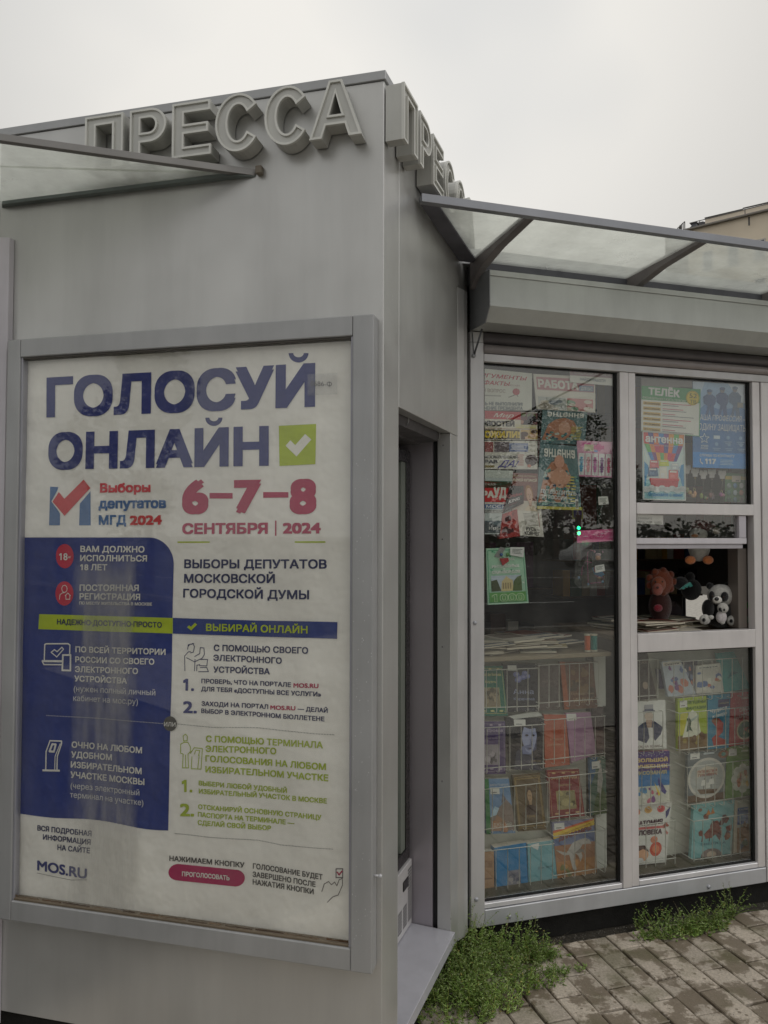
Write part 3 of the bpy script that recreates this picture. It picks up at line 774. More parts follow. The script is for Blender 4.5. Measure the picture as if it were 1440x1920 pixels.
# pane outlines follow the prow wall on the left
def wall_b_u(n): # u on C where wall B stands at depth n
    return -.451 + (.5654 - n) * (.451 - .0976) / (.5654 - .0895)
ribs = [-.01, .705, 1.415, 2.12, 2.80]
edge = [(wall_b_u(.535) + .075, .535), (ribs[0], .535), (ribs[0], .07), (ribs[0] - .01, .07)]
MB().prism([C.pt(u, n, ZC - .004) for u, n in edge], (0, 0, .008), (1, 1, 1)).build('glass_pane', CN, 'canopyglass')
for a, b_ in zip(ribs, ribs[1:]):
    MB().prism([C.pt(u, n, ZC - .004) for u, n in ((a + .018, .07), (a + .018, .535), (b_ - .018, .535), (b_ - .018, .07))], (0, 0, .008), (1, 1, 1)).build('glass_pane', CN, 'canopyglass')
MB().prism([C.pt(wall_b_u(.536) + .012, n, z) for n, z in ((.536, 2.748), (.562, 2.748), (.562, 2.775), (.556, 2.7755), (.556, 2.769), (.536, 2.769))], C.d * 3.25, lin((152, 154, 160))).build('front_bar', CN, 'metal', .0008)
for a in ribs:
    r = MB(); nn = [(.045, 2.775), (.535, 2.775), (.535, 2.752), (.30, 2.738), (.14, 2.712), (.08, 2.675), (.06, 2.655), (.045, 2.655)]
    r.prism([C.pt(a - .016, n, z) for n, z in nn], C.d * .032, lin((122, 116, 116)))
    r.build('bracket', CN, 'dark', .001)
# ledger along the wall line and along wall B
MB().box(C, -.012, 2.8, .031, .072, 2.715, 2.775, DK).build('ledger', CN, 'dark', .001)
s_ = MB(); n0, n1 = .535, .07
s_.prism([C.pt(wall_b_u(n0) + .01, n0, 2.755), C.pt(wall_b_u(n0) + .078, n0, 2.755), C.pt(-.005, .072, 2.755), C.pt(-.085, .072, 2.755)], (0, 0, .014), DK)
s_.build('side_ledger', CN, 'dark', .001)
part(MB().box(C, -.012, 2.8, -.02, .0305, 2.69, 2.764, lin((120, 120, 124))), 'fascia', 'metal')
part(MB().box(C, -3.2, -1.8, -.02, .0305, 2.69, 2.764, lin((120, 120, 124))), 'fascia', 'metal')
# canopy left of the prow
CL = holder('canopy', C.pt(-1.8, .3, ZC))
e0 = C.loc(A.pt(.385, 0.012, 0).xy)
gl = [C.pt(e0[0] - .03, .548, ZC - .004), A.pt(.43, .004, ZC - .004), A.pt(1.30, .004, ZC - .004), C.pt(-1.84, .07, ZC - .004), C.pt(-3.0, .07, ZC - .004), C.pt(-3.0, .548, ZC - .004)]
MB().prism(gl, (0, 0, .008), (1, 1, 1)).build('glass_pane', CL, 'canopyglass')
MB().prism([C.pt(-3.05, n, z) for n, z in ((.556, 2.750), (.576, 2.750), (.576, 2.770), (.571, 2.7705), (.571, 2.765), (.556, 2.765))], C.d * (3.05 + e0[0] + .015), lin((140, 138, 136))).build('front_bar', CL, 'metal', .0008)
MB().prism([A.pt(.40, .001, 2.746), A.pt(.45, .024, 2.746), A.pt(1.29, .024, 2.746), A.pt(1.31, .001, 2.746)], (0, 0, .012), lin((110, 118, 116))).build('side_ledger', CL, 'dark', .001)
MB().box(A, .374, .394, .001, .022, 2.747, 2.771, lin((120, 112, 100))).build('end_clip', CL, 'dark', .002)

# ---------------------------------------------------------------- raised sign letters
from mathutils.geometry import tessellate_polygon
def arc(cx, cy, rx, ry, a0, a1, m=16): return [(cx + rx * cos(radians(a0 + (a1 - a0) * i / m)), cy + ry * sin(radians(a0 + (a1 - a0) * i / m))) for i in range(m + 1)]
_sc = arc(.50, .5, .50, .5, 35, 325, 26) + arc(.505, .5, .245, .325, -33, -327, 22)
OUT = {
    'П': [[(0, 0), (.27, 0), (.27, .83), (.73, .83), (.73, 0), (1, 0), (1, 1), (0, 1)]],
    'Р': [[(0, 0), (.28, 0), (.28, .38)] + arc(.56, .69, .44, .31, -90, 90) + [(0, 1)], [(.28, .55), (.28, .84)] + arc(.54, .695, .18, .145, 90, -90, 10)],
    'Е': [[(0, 0), (1, 0), (1, .175), (.29, .175), (.29, .43), (.92, .43), (.92, .595), (.29, .595), (.29, .825), (.97, .825), (.97, 1), (0, 1)]],
    'С': [_sc],
    'А': [[(0, 0), (.23, 0), (.31, .225), (.69, .225), (.77, 0), (1, 0), (.62, 1), (.38, 1)], [(.37, .385), (.50, .79), (.63, .385)]],
}
def sign_letter(ch, w, ua, ub, zb, zt, n0, n1):
    """ua, ub = the letter's left and right edge; a shallow tray with a raised rim"""
    W_, H_ = abs(ub - ua), zt - zb
    sg = 1 if ub > ua else -1
    loops = [[Vector((x * W_, y * H_, 0)) for x, y in lp] for lp in OUT[ch]]
    area = lambda lp: sum(lp[i - 1].x * lp[i].y - lp[i].x * lp[i - 1].y for i in range(len(lp))) / 2
    loops = [lp if (area(lp) > 0) == (k == 0) else lp[::-1] for k, lp in enumerate(loops)]
    mp_ = lambda p, n: w.pt(ua + sg * p.x, n, zb + p.y)
    allv = [p for lp in loops for p in lp]
    tris = tessellate_polygon(loops)
    L = lin((192, 192, 187)); body = MB()
    body.add([mp_(p, n1 - .006) for p in allv], [tuple(t) for t in tris], L)
    for lp in loops:
        k = len(lp)
        body.add([mp_(p, n0) for p in lp] + [mp_(p, n1 - .004) for p in lp], [(i, (i + 1) % k, k + (i + 1) % k, k + i) for i in range(k)], L)
    lo = body.build('sign_letter', KI, 'frame', fix=False)
    rim = MB()
    for lp in loops:
        k = len(lp); inn = []; out = []
        for i in range(k):
            a = (lp[i] - lp[i - 1]).normalized(); b = (lp[(i + 1) % k] - lp[i]).normalized()
            na = Vector((-a.y, a.x, 0)); m_ = (na + Vector((-b.y, b.x, 0))).normalized()
            q = min(2.2, 1 / max(.3, m_.dot(na)))
            inn.append(lp[i] + m_ * .0052 * q); out.append(lp[i] - m_ * .0012 * q)
        fs = []
        for i in range(k):
            j = (i + 1) % k
            fs += [(i, j, k + j, k + i), (k + i, k + j, 2 * k + j, 2 * k + i), (2 * k + i, 2 * k + j, 3 * k + j, 3 * k + i)]
        rim.add([mp_(p, n1 - .009) for p in out] + [mp_(p, n1) for p in out] + [mp_(p, n1) for p in inn] + [mp_(p, n1 - .006) for p in inn], fs, lin((212, 212, 206)))
    rim.build('rim', lo, 'frame')
NA = .062
LA = [('П', 303, 435), ('Р', 462, 588), ('Е', 612, 748), ('С', 765, 922), ('С', 940, 1096), ('А', 1100, 1282)]
zt_ = A.pick(*zp('h1', 303, 230), NA)[1]; zb_ = A.pick(*zp('h1', 612, 372), NA)[1]
print('letters', zb_, zt_)
for ch, xa, xb in LA:
    ym = 260
    ua = A.pick(*zp('h1', xa, ym), NA)[0]; ub = A.pick(*zp('h1', xb, ym), NA)[0]
    ov = .004 if ch == 'С' else 0
    sign_letter(ch, A, ua, ub, zb_ - ov, zt_ + ov, 0.004, NA)
gaps = []
ua0 = A.pick(*zp('h1', 303, 260), NA)[0]
ub0 = B.pick(758.5, 220, NA)[0]
for ch, xa, xb in LA:
    ua = ub0 + (ua0 - A.pick(*zp('h1', xa, 260), NA)[0]) * 1.0; ub = ub0 + (ua0 - A.pick(*zp('h1', xb, 260), NA)[0]) * 1.0
    ov = .004 if ch == 'С' else 0
    sign_letter(ch, B, ua, ub, zb_ - ov, zt_ + ov, 0.004, NA)

# ---------------------------------------------------------------- poster case on the prow wall
NF = .05
fa = [A.pick(702, 589, NF), A.pick(8, 636.5, NF), A.pick(0, 1723, NF), A.pick(696, 1829, NF)]
ia = [A.pick(662.7, 630.8, NF), A.pick(39, 668.5, NF), A.pick(18, 1687.6, NF), A.pick(655, 1780, NF)]
print('case', fa, ia)
FU0, FU1 = (fa[0][0] + fa[3][0]) / 2, (fa[1][0] + fa[2][0]) / 2
FZ0, FZ1 = (fa[2][1] + fa[3][1]) / 2, (fa[0][1] + fa[1][1]) / 2
IU0, IU1 = (ia[0][0] + ia[3][0]) / 2, (ia[1][0] + ia[2][0]) / 2
IZ0, IZ1 = (ia[2][1] + ia[3][1]) / 2, (ia[0][1] + ia[1][1]) / 2
CS = thing('poster_case', A.pt(.65, .02, FZ0), 'large grey framed glass poster case on the left kiosk wall', 'display case')
CF = lin((170, 171, 172))
for nm, a in (('frame_side', (FU0, IU0, FZ0, FZ1)), ('frame_side', (IU1, FU1, FZ0, FZ1)), ('frame_top', (IU0 + .0005, IU1 - .0005, IZ1, FZ1)), ('frame_bottom', (IU0 + .0005, IU1 - .0005, FZ0, IZ0))):
    MB().box(A, a[0], a[1], .001, NF - (.0006 if nm[6] != 's' else 0), a[2], a[3], CF).build(nm, CS, 'frame', .0035, 2)
lip = MB(); w_ = .007
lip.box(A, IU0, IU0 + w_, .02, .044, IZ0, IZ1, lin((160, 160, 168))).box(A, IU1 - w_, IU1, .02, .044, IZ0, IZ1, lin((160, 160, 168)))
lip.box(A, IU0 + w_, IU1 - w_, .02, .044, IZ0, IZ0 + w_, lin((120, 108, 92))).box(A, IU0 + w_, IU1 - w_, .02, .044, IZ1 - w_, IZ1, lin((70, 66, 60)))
lip.build('inner_lip', CS, 'frame', .001)
MB().box(A, IU0 + .001, IU1 - .001, .032, .036, IZ0, IZ1, (1, 1, 1)).build('glass_pane', CS, 'caseglass')
u, z = A.pick(706, 1642, .03)
MB().tube([A.pt(FU0 + .004, .03, z), A.pt(FU0 - .016, .03, z)], .004, lin((190, 190, 192)), 8).ball(A.pt(FU0 - .018, .03, z), .0065, lin((195, 195, 198)), 8, 6).build('latch_bolt', CS, 'frame')

def wrinkle(u, z):
    return (.0022 * sin(9 * u + 2.3 * z) + .0016 * sin(23 * u - 5 * z + 1) * (0.4 + 0.6 * sin(1.7 * z) ** 2)
            + .0003 * sin(37 * u + 25 * z) + .0012 * sin(14 * z + 6 * u + 2))
ps_ = Sheet(A, '', [(0, 0)] * 4, .018, wrinkle, lay=.0009)
ps_.q = [(IU1 + .004, IZ1 + .003), (IU0 - .004, IZ1 + .003), (IU0 - .004, IZ0 - .003), (IU1 + .004, IZ0 - .003)]
PA = (240, 238, 231); NV = (52, 60, 122); ND = (44, 50, 92); LM = (178, 196, 40); CR = (176, 42, 84); RD = (206, 52, 58)
STL = (64, 108, 160); WH = (225, 224, 218); GY = (86, 84, 82)
P = ps_
def patch(zk, top, bot, cols, rows, col, k=1):
    """band between two pixel polylines (same length), finely divided so that it follows the paper"""
    T = [P.st(x, y, zk) for x, y in top]; Bm = [P.st(x, y, zk) for x, y in bot]
    def samp(L, f):
        x = f * (len(L) - 1); i = min(int(x), len(L) - 2); r = x - i
        return L[i][0] + (L[i + 1][0] - L[i][0]) * r, L[i][1] + (L[i + 1][1] - L[i][1]) * r
    vs = []
    for j in range(rows + 1):
        for i in range(cols + 1):
            a, b_ = samp(Bm, i / cols), samp(T, i / cols); r = j / rows
            vs.append(P.P(a[0] + (b_[0] - a[0]) * r, a[1] + (b_[1] - a[1]) * r, P.lay * k))
    P.pr.add(vs, [(j * (cols + 1) + i, j * (cols + 1) + i + 1, (j + 1) * (cols + 1) + i + 1, (j + 1) * (cols + 1) + i) for j in range(rows) for i in range(cols)], lin(col), True)
# blue panel with its rounded shoulder
tp = []; bt = []
for i in range(49):
    x = 90 + (1119 - 90) * (1 - (1 - i / 48) ** 1.6)
    r = 165
    y = 95 if x < 1119 - r else 95 + (r - math.sqrt(max(0, r * r - (x - 1119 + r) ** 2))) * 1.05
    tp.append((x, y))
    f = (x - 90) / 1029
    bt.append((f * 993 + 90, 1862 + 112 * f + 9 * sin(f * 9)))
patch('a5', tp, bt, 48, 40, (40, 58, 128))
P.k = 2
patch('a5', [(258, 587), (700, 600), (1115, 612)], [(253, 683), (700, 700), (1113, 712)], 16, 2, LM, 2)
patch('a6', [(83, 125), (600, 142), (1088, 152)], [(82, 222), (600, 240), (1086, 255)], 16, 2, (44, 64, 132), 2)
P.k = 1
P.ptext('a3', 'ГОЛОС', 337, 703, 1700, 0, 0, NV) if False else None
T_ = lambda *a, **k: P.ptext(*a, **k)
HB = .045
T_('', 'ГОЛОСУИ', 87.8, 783.1, 591.5, 762.9, 74.5, NV, HB, 5)
def breve(zk, cx, cy, r, wd, col):
    o_ = [(cx + r * cos(a), cy + r * .95 * sin(a)) for a in [pi * i / 12 for i in range(13)]]; i_ = [(cx + (r - wd) * cos(a), cy + (r - wd) * .8 * sin(a)) for a in [pi * i / 12 for i in range(12, -1, -1)]]
    P.ppoly(zk, o_ + i_, col)
breve('a4', 825, 146, 64, 30, NV)
T_('', 'ОНЛАИН', 91, 881, 504.3, 873.4, 69, NV, HB, 5)
breve('a4', 280, 560, 56, 27, NV)
P.ppoly('a4', [(697, 612), (936, 600), (930, 858), (700, 870)], LM)
P.k = 2; P.ppoly('a4', [(740, 740), (771, 705), (802, 736), (866, 665), (905, 700), (810, 809)], PA)
P.ppoly('a3', [(430, 1239), (470, 1287), (608, 1150), (655, 1210), (470, 1410), (385, 1308)], RD)
P.k = 1
P.ppoly('a3', [(365, 1200), (425, 1203), (418, 1228), (375, 1306), (428, 1378), (437, 1395), (435, 1478), (358, 1478)], STL)
P.ppoly('a3', [(655, 1232), (655, 1478), (572, 1478), (578, 1322)], STL)
T_('a3', 'Выборы', 722, 1243, 1083, 1239, 68, (212, 74, 84), HB); T_('a3', 'депутатов', 712, 1358, 1195, 1354, 74, (70, 108, 160), HB)
T_('a3', 'МГД', 712, 1475, 905, 1473, 70, STL, HB); T_('a3', '2024', 930, 1477, 1163, 1473, 72, RD, HB)
for ch, x0, x1, h in (('6', 72, 243, 235), ('7', 408, 583, 230), ('8', 765, 937, 240)): T_('a4', ch, x0, 1180 if ch != '7' else 1174, x1, 1176 if ch != '7' else 1173, h * .98, CR, .05, 6)
P.ppoly('a4', [(250, 1043), (400, 1044), (400, 1080), (250, 1079)], CR); P.ppoly('a4', [(597, 1038), (757, 1038), (757, 1073), (597, 1075)], CR)
T_('a4', 'СЕНТЯБРЯ', 75, 1308, 627, 1306, 70, CR, HB); P.ppoly('a4', [(673, 1221), (682, 1221), (682, 1319), (673, 1319)], CR); T_('a4', '2024', 722, 1305, 965, 1304, 73, CR, HB)
P.ppoly('a4', [(45, 1355), (995, 1354), (995, 1363), (45, 1364)], LM)
T_('a4', 'ВЫБОРЫ ДЕПУТАТОВ', 90, 1527, 1003, 1530, 57, ND); T_('a4', 'МОСКОВСКОЙ', 90, 1620, 672, 1623, 57, ND); T_('a4', 'ГОРОДСКОЙ ДУМЫ', 85, 1715, 888, 1728, 57, ND)
# left, on blue
P.k = 2
for cx_, cy_ in ((418, 215), (415, 455)):
    P.ppoly('a5', [(cx_ + 57 * cos(i * pi / 12), cy_ - 78 * sin(i * pi / 12)) for i in range(24)], (196, 50, 74))
P.k = 3
T_('a5', '18', 384, 240, 437, 241, 47, WH, .015); T_('a5', 'лет', 440, 228, 458, 228, 14, WH)
P.pline('a5', [(385, 492), (388, 462), (405, 450), (416, 450)], .0022, WH); P.pline('a5', [(416 + 17 * cos(i * pi / 6), 425 - 23 * sin(i * pi / 6)) for i in range(12)], .0022, WH, True)
P.pline('a5', [(420, 470), (437, 452), (455, 470)], .0022, WH); P.pline('a5', [(425, 468), (425, 492), (450, 492), (450, 468)], .0022, WH)
for tx, x0, y0, x1, y1, h in (('ВАМ ДОЛЖНО', 520, 188, 928, 192, 40), ('ИСПОЛНИТЬСЯ', 518, 247, 945, 250, 40), ('18 ЛЕТ', 518, 305, 690, 307, 40), ('ПОСТОЯННАЯ', 513, 438, 893, 440, 41),
        ('РЕГИСТРАЦИЯ', 513, 493, 903, 498, 41), ('ПО МЕСТУ ЖИТЕЛЬСТВА В МОСКВЕ', 512, 525, 980, 533, 19), ('ПО ВСЕЙ ТЕРРИТОРИИ', 487, 832, 1067, 850, 38), ('РОССИИ СО СВОЕГО', 485, 897, 993, 913, 38),
        ('ЭЛЕКТРОННОГО', 482, 960, 888, 973, 38), ('УСТРОЙСТВА', 478, 1020, 818, 1035, 38), ('ОЧНО НА ЛЮБОМ', 462, 1445, 920, 1480, 40), ('УДОБНОМ', 460, 1508, 723, 1527, 40),
        ('ИЗБИРАТЕЛЬНОМ', 458, 1572, 918, 1613, 40), ('УЧАСТКЕ МОСКВЫ', 457, 1637, 935, 1683, 41), ('ИЛИ', 1060, 1305, 1135, 1308, 27)):
    if tx != 'ИЛИ': T_('a5', tx, x0, y0, x1, y1, h, WH, .028)
for tx, x0, y0, x1, y1 in (('(нужен полный личный', 473, 1085, 1000, 1110), ('кабинет на мос.ру)', 470, 1145, 890, 1168), ('(через электронный', 458, 1705, 903, 1750), ('терминал на участке)', 455, 1763, 928, 1815)):
    T_('a5', tx, x0, y0, x1, y1, 38, (205, 206, 212), .008)
T_('a5', 'НАДЕЖНО·ДОСТУПНО·ПРОСТО', 370, 653, 1043, 675, 35, (40, 50, 78), .03)
L2 = .0042
P.pline('a5', [(292, 885), (295, 782), (305, 777), (440, 777), (452, 786), (450, 840)], L2, WH); P.pline('a5', [(280, 888), (400, 890)], L2 * 1.6, WH)
P.pline('a5', [(280, 892), (290, 910), (400, 912)], L2, WH); P.pline('a5', [(408, 850), (455, 850), (453, 950), (403, 948)], L2 * 1.3, WH, True)
P.pline('a5', [(335, 832), (355, 815), (372, 828), (402, 800), (412, 812), (370, 862)], L2 * .8, WH, True)
P.pline('a5', [(280, 1590), (385, 1592)], L2 * 1.4, WH); P.pline('a5', [(298, 1588), (300, 1470), (325, 1400), (398, 1403), (398, 1420), (372, 1500), (370, 1590)], L2, WH)
P.pline('a5', [(322, 1468), (340, 1422), (362, 1424), (350, 1470)], L2 * 1.5, WH, True); P.pline('a5', [(390, 1420), (358, 1500), (356, 1590)], L2 * .7, WH)
def dots(zk, pts, step, r, col):
    P.k += 1
    for (x0, y0), (x1, y1) in zip(pts, pts[1:]):
        n = max(1, int(hypot(x1 - x0, y1 - y0) / step))
        for i in range(n):
            x, y = x0 + (x1 - x0) * i / n, y0 + (y1 - y0) * i / n
            P.ppoly(zk, [(x - r, y - r), (x + r, y - r), (x + r, y + r), (x - r, y + r)], col)
    P.k -= 1
dots('a5', [(305, 1238), (700, 1262), (1060, 1290)], 9.5, 2.6, (190, 192, 196))
P.ppoly('a5', [(1098 + 43 * cos(i * pi / 12), 1290 - 48 * sin(i * pi / 12)) for i in range(24)], (92, 90, 86))
P.k = 4; T_('a5', 'ИЛИ', 1060, 1305, 1135, 1308, 27, WH, .02); P.k = 3
T_('a6', 'ВЫБИРАЙ ОНЛАЙН', 287, 205, 905, 222, 45, LM, .028); P.ppoly('a6', [(172, 182), (185, 170), (195, 180), (220, 155), (233, 166), (196, 202)], LM)
P.k = 1
dots('a6', [(108, 775), (330, 795), (600, 800), (950, 838), (1075, 845)], 9, 2.2, (80, 80, 84))
dots('a6', [(95, 1448), (320, 1472), (600, 1490), (740, 1520), (1070, 1543)], 9, 2.2, (80, 80, 84))
G2 = (168, 186, 62)
for tx, x0, y0, x1, y1, h, c in (('С ПОМОЩЬЮ СВОЕГО', 332, 328, 908, 347, 39, ND), ('ЭЛЕКТРОННОГО', 330, 388, 748, 408, 38, ND), ('УСТРОЙСТВА', 330, 460, 675, 473, 38, ND),
        ('1.', 145, 570, 213, 573, 77, NV), ('2.', 145, 708, 232, 710, 77, NV), ('ПРОВЕРЬ, ЧТО НА ПОРТАЛЕ', 258, 525, 805, 550, 28, ND), ('MOS.RU', 820, 553, 972, 558, 29, CR),
        ('ДЛЯ ТЕБЯ «ДОСТУПНЫ ВСЕ УСЛУГИ»', 257, 573, 988, 610, 28, ND), ('ЗАХОДИ НА ПОРТАЛ', 260, 663, 665, 685, 28, ND), ('MOS.RU', 678, 688, 832, 693, 28, CR), ('— ДЕЛАЙ', 845, 695, 1028, 710, 28, ND),
        ('ВЫБОР В ЭЛЕКТРОННОМ БЮЛЛЕТЕНЕ', 258, 707, 1008, 762, 28, ND), ('С ПОМОЩЬЮ ТЕРМИНАЛА', 288, 883, 998, 928, 40, G2), ('ЭЛЕКТРОННОГО', 285, 945, 712, 965, 40, G2),
        ('ГОЛОСОВАНИЯ НА ЛЮБОМ', 283, 1005, 1017, 1062, 40, G2), ('ИЗБИРАТЕЛЬНОМ УЧАСТКЕ', 282, 1072, 1032, 1130, 40, G2), ('1.', 135, 1193, 200, 1196, 80, G2), ('ВЫБЕРИ ЛЮБОЙ УДОБНЫЙ', 240, 1152, 778, 1203, 30, G2),
        ('ИЗБИРАТЕЛЬНЫЙ УЧАСТОК В МОСКВЕ', 240, 1202, 1025, 1265, 30, G2), ('2.', 122, 1343, 210, 1345, 82, G2), ('ОТСКАНИРУЙ ОСНОВНУЮ СТРАНИЦУ', 235, 1298, 992, 1365, 30, G2), ('ПАСПОРТА НА ТЕРМИНАЛЕ —', 233, 1345, 825, 1400, 30, G2),
        ('СДЕЛАЙ СВОЙ ВЫБОР', 232, 1395, 680, 1433, 30, G2)):
    T_('a6', tx, x0, y0, x1, y1, h, c, .032)
# line drawings: person with phone at a laptop, person at a terminal
L3 = .0024
for pl_, c in (([(155, 450), (153, 360), (175, 335), (190, 332)], ND), ([(172, 318), (176, 290), (205, 285), (214, 300), (208, 335), (190, 340)], ND), ([(175, 300), (185, 288), (210, 282)], ND), ([(165, 370), (215, 395), (262, 372), (275, 350), (272, 310), (250, 308), (246, 345), (215, 362)], ND),
        ([(215, 450), (218, 380)], ND), ([(228, 450), (230, 415), (248, 412)], ND), ([(250, 380), (295, 380), (290, 420), (245, 418)], ND), ([(240, 455), (300, 455), (290, 430), (250, 430)], ND),
        ([(140, 1045), (145, 960), (128, 955), (130, 900), (150, 888), (175, 888), (190, 915), (190, 945), (175, 960), (178, 1045), (140, 1045)], G2), ([(148, 880), (145, 850), (160, 838), (172, 850), (170, 878), (148, 880)], G2), ([(160, 965), (160, 1040)], G2),
        ([(190, 955), (215, 920), (265, 925), (255, 1052), (195, 1050), (200, 975)], G2), ([(215, 960), (225, 935), (250, 938), (240, 968)], G2), ([(245, 965), (235, 1050)], G2)):
    P.pline('a6', pl_, L3, c)
for tx, x0, y0, x1, y1, h, c in (('ВСЯ ПОДРОБНАЯ', 135, 112, 333, 133, 20, ND), ('ИНФОРМАЦИЯ', 155, 145, 330, 164, 20, ND), ('НА САЙТЕ', 208, 183, 328, 195, 20, ND), ('MOS.RU', 133, 258, 317, 288, 39, NV),
        ('НАЖИМАЕМ КНОПКУ', 620, 220, 893, 246, 19, GY), ('ГОЛОСОВАНИЕ БУДЕТ', 923, 250, 1178, 290, 20, GY), ('ЗАВЕРШЕНО ПОСЛЕ', 922, 280, 1152, 317, 20, GY), ('НАЖАТИЯ КНОПКИ', 922, 308, 1145, 344, 20, GY)):
    T_('a7', tx, x0, y0, x1, y1, h, c, .03)
pill = []
for i in range(13): a = pi / 2 + pi * i / 12; pill.append((652 + 35 * cos(a), 262 - 30 * sin(a)))
for i in range(13): a = -pi / 2 + pi * i / 12; pill.append((860 + 34 * cos(a), 284 - 31 * sin(a)))
P.ppoly('a7', pill, (170, 46, 92)); P.k = 2; P.k = 3; T_('a7', 'ПРОГОЛОСОВАТЬ', 667, 275, 840, 291, 17, WH, .03); P.k = 1
P.pline('a7', [(132, 268), (200, 282), (260, 292), (318, 291)], .0016, (130, 128, 124))
P.pline('a7', [(1227, 250), (1251, 250), (1251, 282), (1227, 282)], .003, (110, 104, 106), True); P.pline('a7', [(1231, 262), (1238, 272), (1249, 258)], .0042, CR)
P.pline('a7', [(1175, 333), (1184, 305), (1200, 296), (1210, 308), (1222, 298), (1230, 312), (1238, 290), (1250, 285), (1250, 310), (1235, 345), (1215, 352), (1195, 372)], .0022, (112, 106, 104))
# numbered sticker
P.k = 5; P.ppoly('a4', [(880, 280), (1075, 285), (1065, 410), (868, 402)], (205, 200, 190)) if False else None
T_('a4', '0686-Ф', 905, 357, 1040, 362, 31, (50, 44, 44), .0)
P.k = 1
poster = P.finish('poster', None, None, base=PA, thick=.013, nx=100, ny=150, parent=CS, fam='poster', sub='poster_print')
u0_, z0_ = A.pick(*zp('a4', 880, 280), .03); u1_, z1_ = A.pick(*zp('a4', 1070, 408), .03)
MB().box(A, u1_, u0_, .029, .0295, z1_, z0_, (1, 1, 1)).build('clear_sticker', CS, 'film')

# ---------------------------------------------------------------- drinks cooler in the doorway
CO = thing('drinks_cooler', B.pt(.45, -.4, .196), 'grey drinks cooler with black glass door standing in the kiosk doorway', 'cooler')
kz = B.pick(775, 1604, -.157)[1]
MB().box(B, .165, .747, -.62, -.185, .200, 1.99, lin((150, 150, 154))).build('cabinet', CO, 'frame', .003)
bk_ = lin((18, 18, 19))
d = MB()
d.box(B, .170, .747, -.184, -.158, 1.94, 1.985, bk_).box(B, .170, .747, -.184, -.158, kz + .01, kz + .055, bk_)
d.box(B, .170, .215, -.184, -.158, kz + .0551, 1.9399, bk_).box(B, .702, .747, -.184, -.158, kz + .0551, 1.9399, bk_)
d.build('door_frame', CO, 'plastic', .0015)
MB().box(B, .655, .7015, -.182, -.162, kz + .056, 1.939, lin((128, 134, 126))).build('door_trim', CO, 'frame', .001)
MB().box(B, .2155, .6545, -.178, -.172, kz + .0555, 1.9395, (1, 1, 1)).build('door_glass', CO, 'glass')
g_ = MB().box(B, .172, .749, -.184, -.150, .2005, kz + .006, lin((204, 202, 202))); gp = g_.build('kick_grille', CO, 'frame', .002)
pf = MB()
for i in range(24):
    for j in range(22):
        u_, z_ = .742 - i * .0115, .225 + j * .0115
        if z_ > kz - .02: continue
        if i < 4 or j < 7 + 0:
            if (i % 5 == 4): continue
            pf.box(B, u_ - .007, u_, -.152, -.1494, z_, z_ + .007, lin((26, 26, 28)))
tag(pf.build('perforation', gp, 'dark'), kind='stuff')
u_, z_ = B.pick(757, 1650, -.149)
MB().box(B, .64, .70, -.152, -.146, kz - .075, kz - .04, lin((24, 24, 25))).build('badge', gp, 'plastic', .002)
for zz in (.30, .40): MB().box(B, .7485, .7535, -.165, -.153, zz, zz + .008, lin((40, 40, 40))).build('hinge_screw', CO, 'dark')

# ---------------------------------------------------------------- stands, shelves and counter inside
def cz(px, py, n): return C.pick(px, py, n)[1]
ZSH = cz(1000, 1229, -.08)
ZSR = cz(1300, 1186, -.08)
part(MB().box(C, .02, .698, -.60, -.075, ZSH - .018, ZSH, lin((150, 138, 118))), 'counter_shelf', 'board', bevel=.002)
part(MB().box(C, .70, 1.50, -.60, -.075, ZSR - .018, ZSR, lin((120, 104, 84))), 'counter_shelf', 'board', bevel=.002)
# upright boards that carry the racks
bd = MB(); BC = lin((226, 227, 216))
bd.box(C, .00, .66, -.235, -.225, .17, ZSH - .03, BC)
part(bd, 'display_board', 'board')
bd = MB()
def bp(px, py): u, z = C.pick(px, py, -.225); return C.pt(u, -.235, z)
bd.prism([bp(1166, 1212), bp(1440, 1200), bp(1440, 1640), bp(1166, 1660)], C.n * .01, BC)
part(bd, 'display_board', 'board')
part(MB().box(C, -.02, 1.55, -.22, -.06, .15, .168, lin((88, 84, 70))), 'window_ledge', 'board')
for k, (a, b_) in enumerate((((1114, 1226), (1136, 1324)), ((1117, 1527), (1138, 1626)))):
    u0, z1 = C.pick(a[0], a[1], -.19); u1, z0 = C.pick(b_[0], b_[1], -.19)
    part(MB().box(C, u0 + .0, u1, -.20, -.19, z0, z1, lin((228, 230, 222))), 'board_flap', 'board', bevel=.001)
